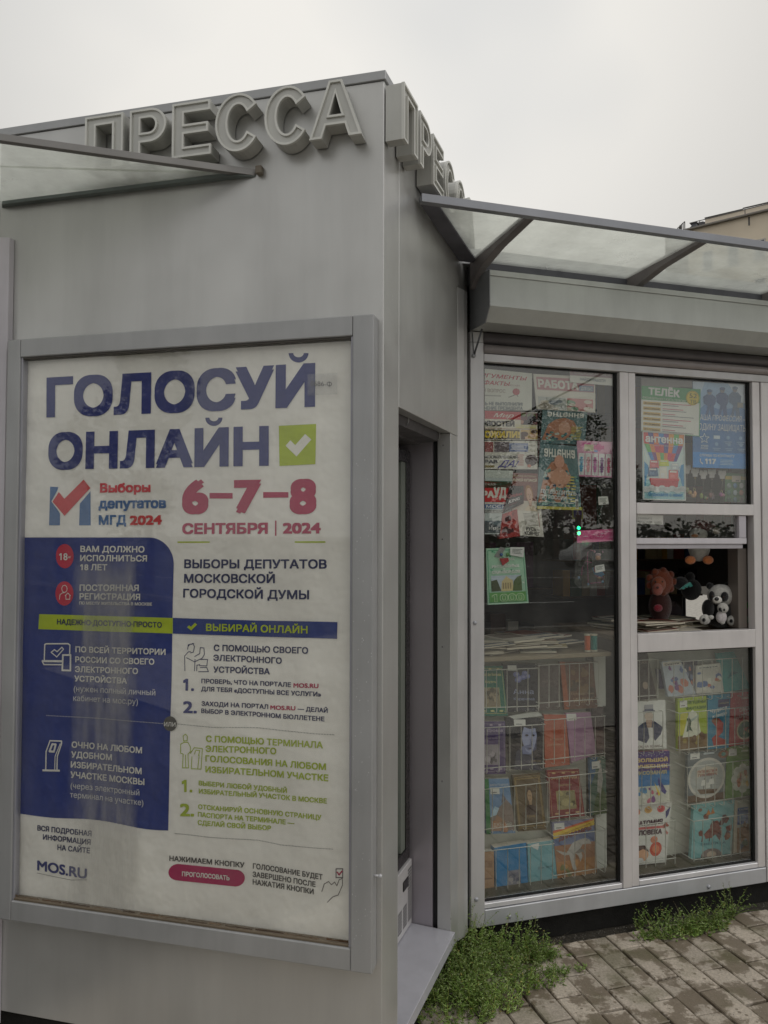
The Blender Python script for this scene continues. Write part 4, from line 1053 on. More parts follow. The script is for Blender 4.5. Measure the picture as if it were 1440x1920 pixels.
# rear shelving, dimly lit
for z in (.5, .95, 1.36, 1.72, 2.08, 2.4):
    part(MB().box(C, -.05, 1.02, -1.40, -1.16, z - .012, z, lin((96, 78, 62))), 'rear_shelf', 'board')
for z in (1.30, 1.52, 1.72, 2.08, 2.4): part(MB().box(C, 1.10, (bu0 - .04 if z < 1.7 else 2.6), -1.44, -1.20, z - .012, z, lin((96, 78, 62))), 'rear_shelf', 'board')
rb = MB(); pal = [(206, 200, 190), (176, 90, 80), (150, 60, 50), (60, 80, 120), (180, 160, 120), (70, 100, 70), (190, 186, 176), (120, 80, 110), (90, 60, 50), (200, 150, 60), (46, 44, 50), (160, 150, 140)]
for z in (.5, .95, 1.36, 1.72, 2.08, 2.4):
    u = -.03
    while u < 2.5:
        w_ = rng.uniform(.02, .13)
        if not (1.0 < u + w_ and z < 1.7) and not (.98 < u < 1.12):
            h = rng.uniform(.16, .27); n_ = -1.18 - rng.uniform(0, .04) - (.03 if u > 1.1 else 0)
            rb.box(C, u, u + w_ - .004, n_ - .12, n_, z + .0005, z + h, lin(rng.choice(pal)))
        u += w_
for z in (1.30, 1.52):
    u = 1.12
    while u < bu0 - .1:
        w_ = rng.uniform(.03, .09); h = rng.uniform(.1, .17); rb.box(C, u, u + w_ - .005, -1.34, -1.22, z + .0005, z + h, lin(rng.choice(pal))); u += w_
tag(rb.build('shelved_books', None, 'paper'), 'dim rows of mixed books on the shelves at the back of the kiosk', 'books', kind='stuff')

# ---------------------------------------------------------------- wire racks
WN = -.128
def rack(zk, x0, x1, top, bot, bars, label, drop=38, feet=False):
    P0 = lambda x, y, n=WN: (lambda q: C.pt(q[0], n, q[1]))(C.pick(*zp(zk, x, y), WN))
    yt = lambda x: top[0] + (top[1] - top[0]) * (x - x0) / (x1 - x0); yb = lambda x: bot[0] + (bot[1] - bot[0]) * (x - x0) / (x1 - x0)
    mid = P0((x0 + x1) / 2, (bot[0] + bot[1]) / 2)
    t = thing('wire_rack', mid, label, 'wire rack', 'wire racks of books in the shop window')
    wc = lin((236, 236, 228)); r = .0018
    for ys in (yt, yb):
        m = MB().tube([P0(x0, ys(x0), -.222), P0(x0, ys(x0)), P0(x1, ys(x1)), P0(x1, ys(x1), -.222)], r * 1.1, wc, 5)
        m.build('rail', t, 'wire', fix=False)
    for x in bars:
        m = MB(); d = drop
        pts = [P0(x, yt(x) - 1, WN + .002), P0(x, yb(x) + d * .8, WN + .002)]
        if feet: pts += [P0(x + 2, yb(x) + d, WN - .004), P0(x + 2, yb(x) + d, -.20)]
        else: pts += [P0(x, yb(x) + d, WN - .006), P0(x, yb(x) + d, -.222)]
        m.tube(pts, r, wc, 5).build('bar', t, 'wire', fix=False)
    return t
RK = [
 ('z5', 100, 500, (142, 125), (412, 398), (120, 195, 270, 342, 420, 496), 'white wire rack holding the green book and black flower-cover book, top left'),
 ('z5', 500, 930, (105, 84), (378, 348), (500, 572, 645, 720, 790, 862, 928), 'white wire rack across the dim brown books, top row beside the pale flap'),
 ('z5', 100, 546, (557, 530), (848, 812), (125, 212, 290, 372, 450, 530), 'white wire rack in front of the purple book and the portrait book'),
 ('z5', 548, 980, (500, 470), (786, 738), (610, 685, 757, 830, 905, 972), 'white wire rack in front of the orange and mauve books'),
 ('z5', 100, 570, (1000, 948), (1288, 1232), (165, 242, 325, 405, 482, 560), 'white wire rack holding the landscape novel and brown gilt book'),
 ('z5', 572, 992, (917, 872), (1202, 1148), (572, 645, 720, 795, 870, 940), 'white wire rack holding the dark red book and blue-green book'),
 ('z5', 100, 612, (1446, 1390), (1746, 1670), (190, 275, 358, 438, 515, 598), 'white wire rack holding the thick blue and teal books at the bottom'),
 ('z5', 612, 985, (1338, 1290), (1620, 1558), (685, 758, 832, 905, 975), 'white wire rack in front of the dinosaur book'),
 ('z8', 120, 285, (148, 138), (408, 396), (148, 215, 280), 'short white wire rack over the dark brown book, upper left of the right window'),
 ('z8', 388, 992, (158, 122), (412, 360), (396, 466, 535, 602, 670, 742, 815, 890, 960), 'white wire rack over the comics and teal book, top of the right window'),
 ('z8', 120, 322, (522, 514), (788, 774), (180, 248, 316), 'short white wire rack in front of the top hat book'),
 ('z8', 435, 992, (527, 476), (794, 728), (437, 503, 570, 637, 702, 768, 834, 900, 962), 'white wire rack in front of the lime, blue and red fairy tale books'),
 ('z8', 120, 374, (924, 902), (1192, 1165), (165, 230, 300, 368), 'short white wire rack over the purple and blue drawing book'),
 ('z8', 490, 995, (918, 855), (1190, 1114), (492, 556, 624, 690, 756, 820, 886, 950), 'white wire rack over the voyages book and green flower book'),
 ('z8', 130, 412, (1337, 1298), (1608, 1568), (195, 264, 334, 404), 'short white wire rack with curled feet holding the anatomy book'),
 ('z8', 540, 995, (1306, 1243), (1584, 1518), (540, 604, 672, 740, 806, 872, 940), 'white wire rack with curled feet over the light blue book, bottom right'),
]
for k, r_ in enumerate(RK): rack(*r_, drop=42 if 'feet' not in r_[6] else 48, feet='feet' in r_[6] or 'dinosaur' in r_[6])

# ---------------------------------------------------------------- books
def price(sh, a, t, w_=.2, h_=.09, k=3):
    sh.rect(a, t, a + w_, t + h_, (226, 226, 216), k); sh.rect(a + w_ * .15, t + h_ * .2, a + w_ * .7, t + h_ * .32, (90, 90, 90), k + 1)
def portrait(sh, cx, cy, r, skin, hair, cloth, k=2):
    sh.poly([(cx - 2.1 * r, cy - 3.2 * r), (cx - 1.7 * r, cy - 1.9 * r), (cx - .5 * r, cy - 1.35 * r), (cx + .5 * r, cy - 1.35 * r), (cx + 1.7 * r, cy - 1.9 * r), (cx + 2.1 * r, cy - 3.2 * r)], cloth, k)
    sh.poly([(cx - .42 * r, cy - 1.5 * r), (cx + .42 * r, cy - 1.5 * r), (cx + .4 * r, cy - .6 * r), (cx - .4 * r, cy - .6 * r)], tuple(int(c * .88) for c in skin), k + 1)
    sh.ell(cx, cy + .12 * r, r * 1.02, r * 1.18, hair, k + 1); sh.ell(cx, cy - .12 * r, r * .78, r * 1.02, skin, k + 2)
    for s_ in (-1, 1): sh.ell(cx + s_ * .33 * r, cy, .13 * r, .07 * r, hair, k + 3, 8)
    sh.poly([(cx - .08 * r, cy), (cx + .1 * r, cy), (cx + .16 * r, cy - .4 * r), (cx - .1 * r, cy - .4 * r)], tuple(int(c * .85) for c in skin), k + 3)
    sh.ell(cx, cy - .62 * r, .28 * r, .07 * r, (130, 80, 76), k + 3, 8)
def blobs(sh, n, a0, t0, a1, t1, cols, r0, r1, k=2, seed=1):
    q = random.Random(seed)
    for i in range(n):
        x, y = q.uniform(a0, a1), q.uniform(t0, t1); r = q.uniform(r0, r1)
        pts = [(min(max(x + r * cos(j) * q.uniform(.6, 1.2), .02), .98), min(max(y + r * q.uniform(.5, 1.0) * sin(j), .02), .98)) for j in [m * pi / 4 for m in range(8)]]
        sh.poly(pts, q.choice(cols), k + i % 3)
def frame_(sh, m, wd, col, k=2): sh.line([(m, m), (1 - m, m), (1 - m, 1 - m), (m, 1 - m)], wd, col, k, True)
NB = -.150
BG = 'books standing in the wire racks'
def book(zk, quad, base, label, draw=None, n=NB, thick=.018, lean=.01, cat='book', pages=(216, 210, 196), name='book', group=BG, side=None, fam='gloss'):
    sh = Sheet(C, zk, quad, n, lean=lean)
    if draw: draw(sh)
    return sh.finish(name, label, cat, group, base, thick, side or base, fam, pages=pages)
GO = (214, 196, 110)
def ornate(title, sub, pic, c2=GO):
    def f(s):
        frame_(s, .05, .0016, c2); 
        s.text(title, .1, .80, .9, .055, c2, .02, k=2); s.text(sub, .3, .66, .72, .045, c2, .01, k=2)
        s.rect(.22, .18, .78, .56, pic, 2); frame2 = [(.22, .18), (.78, .18), (.78, .56), (.22, .56)]
        s.line(frame2, .0012, c2, 3, True); blobs(s, 12, .3, .22, .7, .52, [tuple(int(x * .6) for x in pic), tuple(min(255, int(x * 1.25)) for x in pic)], .04, .1, 4, len(title))
        for a in (.2, .5, .8): s.ell(a, .10, .07, .02, c2, 2, 10); s.ell(a, .93, .06, .018, c2, 2, 10)
    return f
book('z5', [(60, 110), (248, 112), (276, 470), (60, 470)], (16, 92, 74), 'dark green book with gold ornaments and framed picture, top left rack', ornate('Оноре де Бальзак', 'Шуаны', (130, 116, 92), (216, 206, 130)))
def f(s):
    for a, t in ((.36, .78), (.44, .70), (.62, .80), (.68, .74), (.56, .72), (.40, .66)): s.ell(a, t, .10, .055, (92, 98, 160), 2, 9); s.ell(a + .02, t + .01, .05, .03, (136, 140, 190), 3, 8)
    s.text('Анна', .22, .37, .86, .10, (150, 158, 196), .0, k=3); s.text('Каренина', .22, .24, .88, .06, (150, 158, 196), .0, k=3); s.text('ЛЕВ ТОЛСТОЙ', .24, .03, .86, .05, (110, 112, 130), .0, k=3)
    price(s, .12, .86, .26, .11)
book('z5', [(250, 98), (496, 96), (496, 440), (280, 440)], (26, 25, 34), 'black book with two violet blue flowers and pale title', f)
book('z5', [(500, 98), (655, 98), (652, 428), (500, 430)], (74, 62, 60), 'plain dim grey-brown book in the second rack of the top row', lambda s: (s.text('РАССКАЗЫ', .2, .6, .8, .04, (120, 104, 100), 0), s.rect(.1, .2, .9, .5, (66, 58, 56))))
def f(s):
    s.rect(.0, .0, .14, 1, (150, 74, 44), 1); blobs(s, 14, .25, .3, .95, .9, [(92, 66, 46), (120, 92, 60), (70, 56, 44)], .06, .16, 1, 5)
    s.text('Путешествие', .25, .30, .92, .045, (176, 150, 116), .0, k=5); s.text('ИНДИИ', .3, .14, .86, .09, (190, 166, 130), .0, k=5)
book('z5', [(660, 82), (898, 82), (924, 412), (684, 424)], (96, 62, 46), 'brown book with pale title at its foot, beside the white flap', f)
book('z5', [(60, 512), (266, 512), (262, 888), (60, 890)], (60, 44, 92), 'purple book with pale lettering and small picture, left edge', ornate('А. Дюма', 'Чёрный тюльпан', (140, 132, 140), (168, 152, 176)))
def f(s):
    s.poly([(.1, 0), (.2, .34), (.36, .42), (.62, .36), (.8, .1), (.95, 0)], (60, 60, 76), 1)
    s.poly([(.36, .44), (.38, .30), (.66, .30), (.66, .5)], (110, 118, 160), 2)
    s.poly([(.36, .72), (.40, .52), (.48, .36), (.60, .32), (.70, .38), (.76, .52), (.80, .66), (.74, .86), (.50, .86)], (150, 158, 198), 2)
    s.poly([(.30, .70), (.33, .86), (.46, .93), (.64, .94), (.80, .88), (.82, .76), (.76, .80), (.60, .78), (.46, .82), (.40, .70), (.38, .60)], (22, 22, 32), 3)
    s.poly([(.60, .64), (.66, .50), (.60, .48)], (110, 116, 160), 4); s.ell(.52, .66, .05, .02, (30, 30, 44), 4, 8); s.ell(.70, .66, .04, .02, (30, 30, 44), 4, 8); s.poly([(.54, .42), (.66, .43), (.64, .40), (.56, .39)], (70, 70, 100), 4)
    s.poly([(.66, .34), (.76, .50), (.80, .64), (.78, .40)], (60, 64, 96), 3); s.text('ПОРТРЕТ', .62, .16, .92, .03, (150, 130, 90), 0, k=4)
    price(s, .20, .84, .30, .12, 5)
book('z5', [(268, 482), (548, 486), (536, 862), (300, 856)], (20, 19, 27), 'black book with blue-grey portrait of a dark haired man', f)
m = MB(); q = [C.pick(*zp('z5', *c), -.155) for c in ((282, 474), (490, 432), (528, 470), (322, 493))]
m.prism([C.pt(u, -.16, z) for u, z in q], C.n * .004, lin((212, 214, 208))); tag(m.build('booklet', None, 'paper'), 'open white booklet lying slanted above the portrait book', 'booklet')
book('z5', [(546, 462), (702, 464), (724, 822), (545, 842)], (168, 74, 48), 'orange red book with faint title, left of the mauve one', lambda s: (s.text('Второе', .25, .50, .78, .05, (206, 160, 130), .0), s.text('дыхание', .1, .40, .8, .05, (206, 160, 130), .0), s.text('РОМАН', .1, .8, .75, .04, (190, 110, 80), .0)))
book('z5', [(702, 452), (882, 446), (916, 742), (734, 810)], (160, 116, 150), 'plain mauve book in the second row of racks', lambda s: price(s, .02, .84, .38, .14))
book('z5', [(895, 408), (972, 406), (976, 740), (916, 744)], (58, 44, 44), 'narrow dark brown book right of the mauve book', lambda s: s.rect(.1, .1, .9, .5, (84, 60, 56)))
def f(s):
    s.rect(0, 0, .16, 1, (34, 104, 50), 1); s.poly([(.16, .3), (.55, .5), (.8, .62), (1, .5), (1, .05), (.16, .05)], (120, 104, 96), 2); s.poly([(.16, .1), (.4, .34), (.7, .22), (.5, .05), (.16, .05)], (150, 110, 84), 3)
    s.poly([(.16, .30), (.34, .5), (.5, .46), (.38, .34)], (170, 200, 220), 3); s.poly([(.6, .55), (.68, .74), (.8, .62)], (84, 76, 84), 3); blobs(s, 8, .2, .06, .9, .2, [(168, 110, 76), (120, 90, 60)], .05, .1, 4, 3)
    s.text('ШАРЛОТТА БРОНТЕ', .2, .87, .95, .035, (226, 224, 216), .0, k=5); s.text('ДЖЕН ЭЙР', .26, .13, .9, .07, (230, 224, 210), .0, k=6); price(s, .20, .72, .36, .12, 6)
book('z5', [(118, 926), (292, 926), (332, 1312), (122, 1322)], (96, 132, 176), 'light blue landscape novel with green spine', f)
def f(s):
    frame_(s, .08, .005, (134, 110, 66)); frame_(s, .045, .0012, (176, 150, 92), 3); portrait(s, .53, .62, .11, (176, 140, 104), (60, 42, 30), (44, 26, 20), 2)
    s.rect(.2, .12, .8, .34, (66, 52, 34), 1); s.text('Граф', .36, .24, .64, .04, (170, 140, 80), .0, k=5)
    for a in (.1, .9):
        for t in (.07, .93): s.ell(a, t, .04, .02, (120, 92, 50), 3, 8)
book('z5', [(320, 902), (516, 882), (556, 1288), (352, 1302)], (82, 66, 42), 'brown gilt book with a small old portrait', f)
book('z5', [(566, 864), (798, 856), (832, 1190), (586, 1214)], (116, 28, 34), 'dark red book with gold titles and olive picture', ornate('ЭРИХ МАРИЯ', 'Чёрный обелиск', (140, 130, 84), (200, 160, 110)))
def f(s):
    s.poly([(0, 0), (0, .5), (.3, .7), (.5, 1), (1, 1), (1, 0)], (64, 92, 78), 1); s.poly([(.1, .0), (.3, .3), (.7, .5), (1, .3), (1, 0)], (64, 84, 46), 2); s.poly([(.4, .4), (.5, .72), (.7, .9), (.8, .6), (.65, .35)], (170, 166, 160), 3); s.ell(.62, .92, .07, .03, (190, 160, 140), 4, 8); price(s, .12, .80, .5, .13, 5)
book('z5', [(874, 776), (988, 764), (990, 1170), (880, 1186)], (44, 88, 130), 'blue and green painted book at the right of the red one', f)
book('z5', [(60, 1446), (184, 1452), (180, 1748), (60, 1770)], (168, 126, 92), 'tan book cut off by the left jamb, bottom rack', lambda s: (s.rect(.3, .62, .9, .78, (140, 100, 70)), s.rect(.3, .35, .9, .38, (120, 84, 60))), thick=.03)
def f(s): s.rect(.38, .14, .78, .48, (120, 120, 136), 2); blobs(s, 10, .42, .18, .74, .44, [(84, 88, 110), (160, 156, 160)], .03, .08, 3, 9); s.rect(.3, .0, .305, 1, (20, 90, 140), 2)
book('z5', [(188, 1426), (416, 1388), (426, 1736), (192, 1764)], (26, 112, 176), 'thick bright blue book with a small grey picture', f, thick=.04)
def f(s): s.text('Век мой', .34, .44, .84, .05, (40, 60, 70), .0, italic=.2); s.rect(.0, .0, .02, 1, (80, 150, 166), 2); s.poly([(.1, .97), (.42, .99), (.36, .84), (.2, .9)], (226, 228, 222), 3)
book('z5', [(426, 1398), (628, 1366), (642, 1702), (430, 1742)], (104, 164, 176), 'thick pale teal book beside the blue one', f, thick=.04)
def f(s):
    s.rect(0, 0, 1, .30, (170, 112, 62), 1); s.rect(0, .30, 1, .58, (150, 100, 70), 1); s.rect(0, .58, 1, .84, (96, 110, 150), 1)
    s.poly([(0, .70), (0, .80), (1, 1.0), (1, .88)], (226, 182, 50), 2); s.poly([(0, .80), (.0, .84), (.98, .995), (1, .97)], (204, 84, 40), 3)
    s.text('ДИНОЗАВРЫ', .12, .655, .92, .08, (120, 52, 36), .04, t1=.80, k=4); s.text('большая энциклопедия', .1, .735, .9, .03, (120, 70, 40), .0, t1=.90, k=4)
    s.poly([(.02, .52), (.14, .48), (.28, .44), (.34, .50), (.44, .60), (.60, .64), (.76, .66), (.86, .62), (.90, .54), (.80, .55), (.68, .55), (.62, .48), (.66, .34), (.60, .24), (.56, .36), (.48, .42), (.44, .30), (.50, .12), (.40, .13), (.36, .30), (.34, .40), (.22, .40), (.10, .46)], (176, 172, 166), 3)
    s.poly([(.48, .42), (.6, .48), (.70, .46), (.72, .38), (.66, .42), (.56, .40)], (120, 112, 104), 4); s.ell(.79, .62, .015, .01, (20, 20, 20), 5, 8)
    blobs(s, 10, .1, .04, .9, .24, [(190, 130, 70), (140, 96, 60), (110, 110, 60)], .04, .09, 2, 21); price(s, .04, .86, .24, .11, 5)
book('z5', [(602, 1238), (906, 1212), (918, 1596), (636, 1652)], (120, 120, 150), 'orange and blue dinosaur book with yellow banner', f)
# right window
book('z8', [(100, 96), (216, 94), (276, 418), (100, 440)], (50, 40, 38), 'dark brown book cut off by the frame, top left of the right window', lambda s: (s.text('АЯ', .55, .76, .85, .09, (140, 120, 104), .0), s.ell(.6, .3, .12, .08, (150, 130, 110))), thick=.02)
book('z8', [(288, 212), (350, 216), (356, 348), (300, 352)], (48, 42, 70), 'small dark violet book between the brown book and the comics', None, n=-.17)
def comic(c1, c2, sd):
    def f(s):
        s.rect(.05, .86, .95, .97, c1, 1); blobs(s, 14, .1, .1, .9, .8, [c2, (226, 220, 206), (90, 110, 160), (190, 110, 90)], .06, .16, 2, sd); s.text('Сказки', .12, .88, .85, .05, (60, 60, 70), .02, k=5)
    return f
book('z8', [(318, 158), (452, 142), (556, 388), (356, 410)], (176, 186, 196), 'pale comic with blue and pink figures, upper row', comic((214, 210, 196), (110, 70, 120), 2))
book('z8', [(452, 152), (578, 148), (566, 388), (470, 396)], (58, 62, 84), 'dark blue comic partly behind its pale neighbours', comic((50, 46, 60), (120, 130, 160), 3), n=-.165)
book('z8', [(568, 188), (742, 168), (758, 376), (560, 386)], (206, 202, 190), 'cream picture book with small figures, left of the turquoise book', comic((226, 222, 208), (170, 150, 110), 4))
book('z8', [(740, 100), (862, 88), (950, 346), (762, 376)], (48, 150, 146), 'tall turquoise book leaning in the top row', lambda s: (s.poly([(.2, .3), (.5, .5), (.8, .44), (.5, .4)], (30, 110, 112)), s.text('МОРЕ', .2, .78, .8, .05, (90, 180, 176), .0)), lean=.03)
def f(s):
    s.poly([(.06, .22), (.12, .44), (.36, .56), (.64, .58), (.90, .44), (.84, .30), (.66, .16), (.56, .30), (.4, .12), (.2, .18)], (52, 58, 84), 2); s.ell(.5, .68, .13, .09, (196, 176, 158), 3); s.ell(.5, .78, .19, .03, (60, 62, 74), 4, 12)
    s.rect(.37, .79, .63, .92, (150, 150, 156), 4); s.rect(.37, .79, .63, .83, (70, 76, 100), 5); s.poly([(.40, .60), (.60, .60), (.56, .44), (.44, .44)], (170, 140, 122), 4); s.poly([(.46, .44), (.6, .44), (.6, .24), (.5, .20)], (214, 212, 208), 3); s.text('НУЖНА КНИГА', .05, .03, .9, .05, (120, 100, 96), .0, k=3)
book('z8', [(100, 446), (346, 434), (346, 780), (100, 788)], (222, 222, 216), 'white book with a man in a top hat and dark coat', f)
def f(s):
    s.rect(0, 0, 1, .28, (110, 84, 50), 1); s.poly([(.15, .25), (.36, .68), (.5, .76), (.66, .68), (.8, .25)], (220, 226, 200), 2); s.poly([(.0, .3), (.1, .7), (.34, .74), (.2, .3)], (196, 190, 60), 2)
    s.poly([(.28, .34), (.34, .52), (.30, .60), (.38, .62), (.46, .54), (.42, .44), (.50, .34), (.40, .38)], (40, 70, 50), 4); s.poly([(.4, .56), (.7, .66), (.72, .63), (.44, .52)], (176, 190, 180), 3)
    blobs(s, 12, .05, .05, .95, .3, [(130, 100, 60), (92, 60, 38), (150, 130, 60)], .05, .1, 3, 6); s.text('ЛЯГУШАЧЬИ', .3, .87, .97, .06, (64, 100, 30), .04, k=3); s.text('ФАНТАЗИИ', .28, .76, .97, .06, (64, 100, 30), .04, k=3); price(s, .06, .82, .26, .13, 4)
book('z8', [(436, 424), (642, 404), (640, 778), (428, 800)], (160, 182, 52), 'lime green frog fantasy book in the second row', f)
def f(s):
    s.poly([(.3, .05), (.2, .2), (.44, .28), (.36, .42), (.2, .5), (.5, .56), (.72, .46), (.7, .3), (.5, .22), (.8, .16), (.9, .06)], (176, 52, 46), 3); s.ell(.34, .52, .16, .05, (120, 60, 30), 4); s.rect(.45, .76, .95, .90, (44, 40, 84), 3)
    s.text('Чудеса', .1, .66, .85, .07, (216, 222, 226), .03, t1=.72, k=4); s.text('и звери', .2, .57, .85, .06, (216, 222, 226), .03, t1=.62, k=4); s.text('СКАЗКИ ДЕТЯМ', .5, .82, .92, .025, (200, 190, 120), 0, k=5)
book('z8', [(654, 402), (816, 386), (792, 776), (636, 788)], (40, 122, 158), 'blue fairy tale book with a curling red lizard', f)
def f(s):
    s.ell(.6, .27, .34, .19, (210, 190, 150), 2, 24); s.ell(.6, .27, .29, .16, (60, 110, 90), 3, 24); blobs(s, 7, .42, .18, .78, .36, [(220, 200, 150), (40, 70, 110), (160, 60, 50)], .03, .07, 4, 8)
    s.text('СКАЗКИ', .36, .62, .95, .07, (222, 200, 196), .03, t1=.66, k=3); s.text('НАРОДОВ', .22, .48, .95, .07, (222, 200, 196), .03, t1=.56, k=3); s.rect(.45, .86, .88, .90, (220, 190, 180), 3)
    for i in range(14): s.ell(.12 + .06 * i, .8 + .08 * sin(i * 2.1), .012, .008, (226, 160, 150), 3, 6)
book('z8', [(822, 384), (984, 370), (988, 732), (796, 768)], (172, 36, 44), 'red fairy tale book with a round picture', f)
def f(s):
    s.rect(0, .0, 1, .34, (206, 206, 190), 1); s.rect(0, .34, 1, .62, (38, 104, 170), 1); s.rect(0, .62, 1, 1, (64, 46, 112), 1)
    s.text('БОЛЬШОЙ', .14, .80, .95, .075, (222, 190, 120), .05, k=3); s.text('УЧЕБНИК', .14, .68, .95, .075, (222, 190, 120), .05, k=3); s.text('РИСОВАНИЯ', .10, .56, .92, .075, (190, 176, 130), .05, k=3)
    s.poly([(.7, .5), (.92, .22), (.88, .16), (.78, .22), (.68, .4)], (50, 50, 120), 3); s.poly([(.58, .42), (.76, .16), (.7, .14)], (226, 190, 60), 3); blobs(s, 14, .05, .02, .66, .36, [(120, 70, 130), (230, 226, 210), (70, 130, 180), (190, 90, 110)], .03, .09, 4, 12)
    for i in range(12): s.ell(.1 + .07 * i, .93 + .02 * sin(i * 3), .01, .008, (230, 226, 230), 3, 6)
book('z8', [(100, 812), (376, 802), (366, 1168), (100, 1192)], (60, 60, 130), 'purple and blue drawing textbook with brushes', f, pages=(206, 120, 150))
def f(s):
    s.rect(0, .0, 1, .14, (84, 62, 44), 1); s.ell(.5, .46, .49, .40, (202, 198, 188), 2, 30); s.ell(.5, .46, .43, .35, (168, 172, 168), 3, 30); s.ell(.92, .90, .14, .08, (120, 70, 40), 3); s.ell(.92, .90, .06, .04, (60, 130, 120), 4, 10)
    s.poly([(.24, .62), (.5, .70), (.78, .64), (.78, .50), (.5, .56), (.24, .48)], (206, 196, 176), 4); s.text('ПУТЕШЕСТВИЯ', .26, .57, .76, .05, (150, 60, 50), .03, k=5); s.text('ГУЛЛИВЕРА', .27, .50, .76, .05, (150, 60, 50), .03, k=5)
    s.poly([(.25, .25), (.8, .22), (.72, .14), (.34, .15)], (90, 66, 46), 4); s.line([(.42, .24), (.44, .46)], .003, (70, 60, 50), 5); s.line([(.62, .23), (.62, .47)], .003, (70, 60, 50), 5)
    for a, t in ((.42, .36), (.62, .37), (.52, .30)): s.poly([(a - .07, t - .05), (a + .08, t - .04), (a + .06, t + .07), (a - .05, t + .06)], (226, 224, 214), 5)
    price(s, .06, .86, .24, .12, 5); s.rect(.4, .93, .68, .965, (190, 200, 206), 4)
book('z8', [(508, 816), (788, 786), (762, 1144), (492, 1176)], (96, 104, 108), 'grey voyages book with round map and sailing ship', f)
def f(s):
    s.rect(0, .78, 1, 1, (96, 130, 56), 1)
    for i in range(8):
        a = i * pi / 4; s.ell(.55 + .26 * cos(a), .36 + .2 * sin(a), .13, .09, (206, 210, 196), 2, 10)
    s.ell(.55, .36, .2, .15, (196, 190, 150), 3); blobs(s, 9, .4, .24, .7, .5, [(176, 90, 50), (214, 170, 60), (130, 60, 50), (222, 214, 196)], .04, .08, 4, 15); s.rect(.5, .88, .76, .915, (190, 204, 170), 3); price(s, .06, .82, .28, .13, 4)
book('z8', [(792, 772), (990, 758), (996, 1110), (768, 1148)], (84, 128, 48), 'green book with a white flower and animals', f)
def f(s):
    for a, t, c in ((.12, .90, (170, 90, 60)), (.42, .93, (190, 130, 60)), (.74, .93, (196, 60, 60))): s.ell(a, t - .02, .10, .06, tuple(min(255, int(x * 1.1 + 30)) for x in c), 2, 12); s.ell(a, t - .02, .06, .045, c, 3, 12)
    s.rect(.0, .585, .86, .625, (200, 84, 84), 2); s.text('АНАТОМИЯ', -.02, .64, .80, .085, (64, 38, 52), .05, t1=.66, k=4); s.text('ЧЕЛОВЕКА', -.02, .49, .80, .085, (64, 38, 52), .05, k=4)
    s.ell(.26, .16, .2, .11, (222, 160, 120), 3, 16); s.poly([(.04, .20), (.12, .32), (.34, .32), (.48, .20), (.3, .26)], (60, 36, 34), 4); s.ell(.66, .24, .17, .12, (206, 70, 50), 3, 16); s.ell(.66, .24, .1, .07, (226, 120, 80), 4, 14); s.ell(.6, .4, .1, .06, (214, 130, 100), 3, 12)
    s.poly([(.86, .86), (.98, .94), (.94, .80), (.88, .74)], (60, 60, 110), 3); blobs(s, 6, .82, .4, .96, .7, [(190, 110, 100), (160, 80, 60)], .03, .05, 3, 17); s.ell(.22, .07, .1, .05, (240, 236, 226), 5, 10)
book('z8', [(100, 1198), (392, 1176), (342, 1600), (100, 1624)], (228, 224, 216), 'white anatomy book for children with red organs', f)
def f(s):
    blobs(s, 16, .2, .42, .9, .8, [(110, 60, 50), (130, 70, 60), (90, 60, 60), (150, 90, 60)], .06, .12, 2, 22); s.poly([(.3, .80), (.36, .90), (.42, .82), (.46, .92), (.52, .82)], (190, 110, 50), 5); s.ell(.5, .14, .26, .12, (120, 104, 100), 2, 16); s.ell(.5, .16, .12, .06, (190, 170, 150), 3, 12)
    for a in (.26, .44, .7, .84): s.line([(a, .5), (a - .02, .38)], .005, (90, 50, 46), 4)
    s.text('ЗВЕРЯТА', .2, .32, .84, .035, (70, 110, 120), .02, k=4); s.ell(.06 + .1, .9, .05, .03, (120, 80, 60), 3, 8)
book('z8', [(552, 1192), (846, 1152), (808, 1608), (516, 1626)], (116, 178, 180), 'tall light blue book with brown monsters', f)
def f(s):
    s.rect(.12, .0, 1, .5, (150, 104, 66), 1); s.rect(.12, .5, 1, 1, (176, 176, 160), 1); s.rect(.12, .56, .62, .86, (50, 86, 150), 3); s.rect(.22, .62, .5, .76, (120, 150, 190), 4); s.text('МИР', .2, .80, .6, .04, (206, 206, 200), .0, k=4)
    blobs(s, 12, .3, .1, .95, .6, [(70, 96, 60), (110, 120, 130), (120, 80, 50)], .06, .12, 2, 31)
book('z8', [(850, 1162), (994, 1144), (998, 1520), (828, 1560)], (206, 190, 166), 'tan book with a blue square, bottom right corner', f)
u, z = C.pick(1294, 1386, -.19)

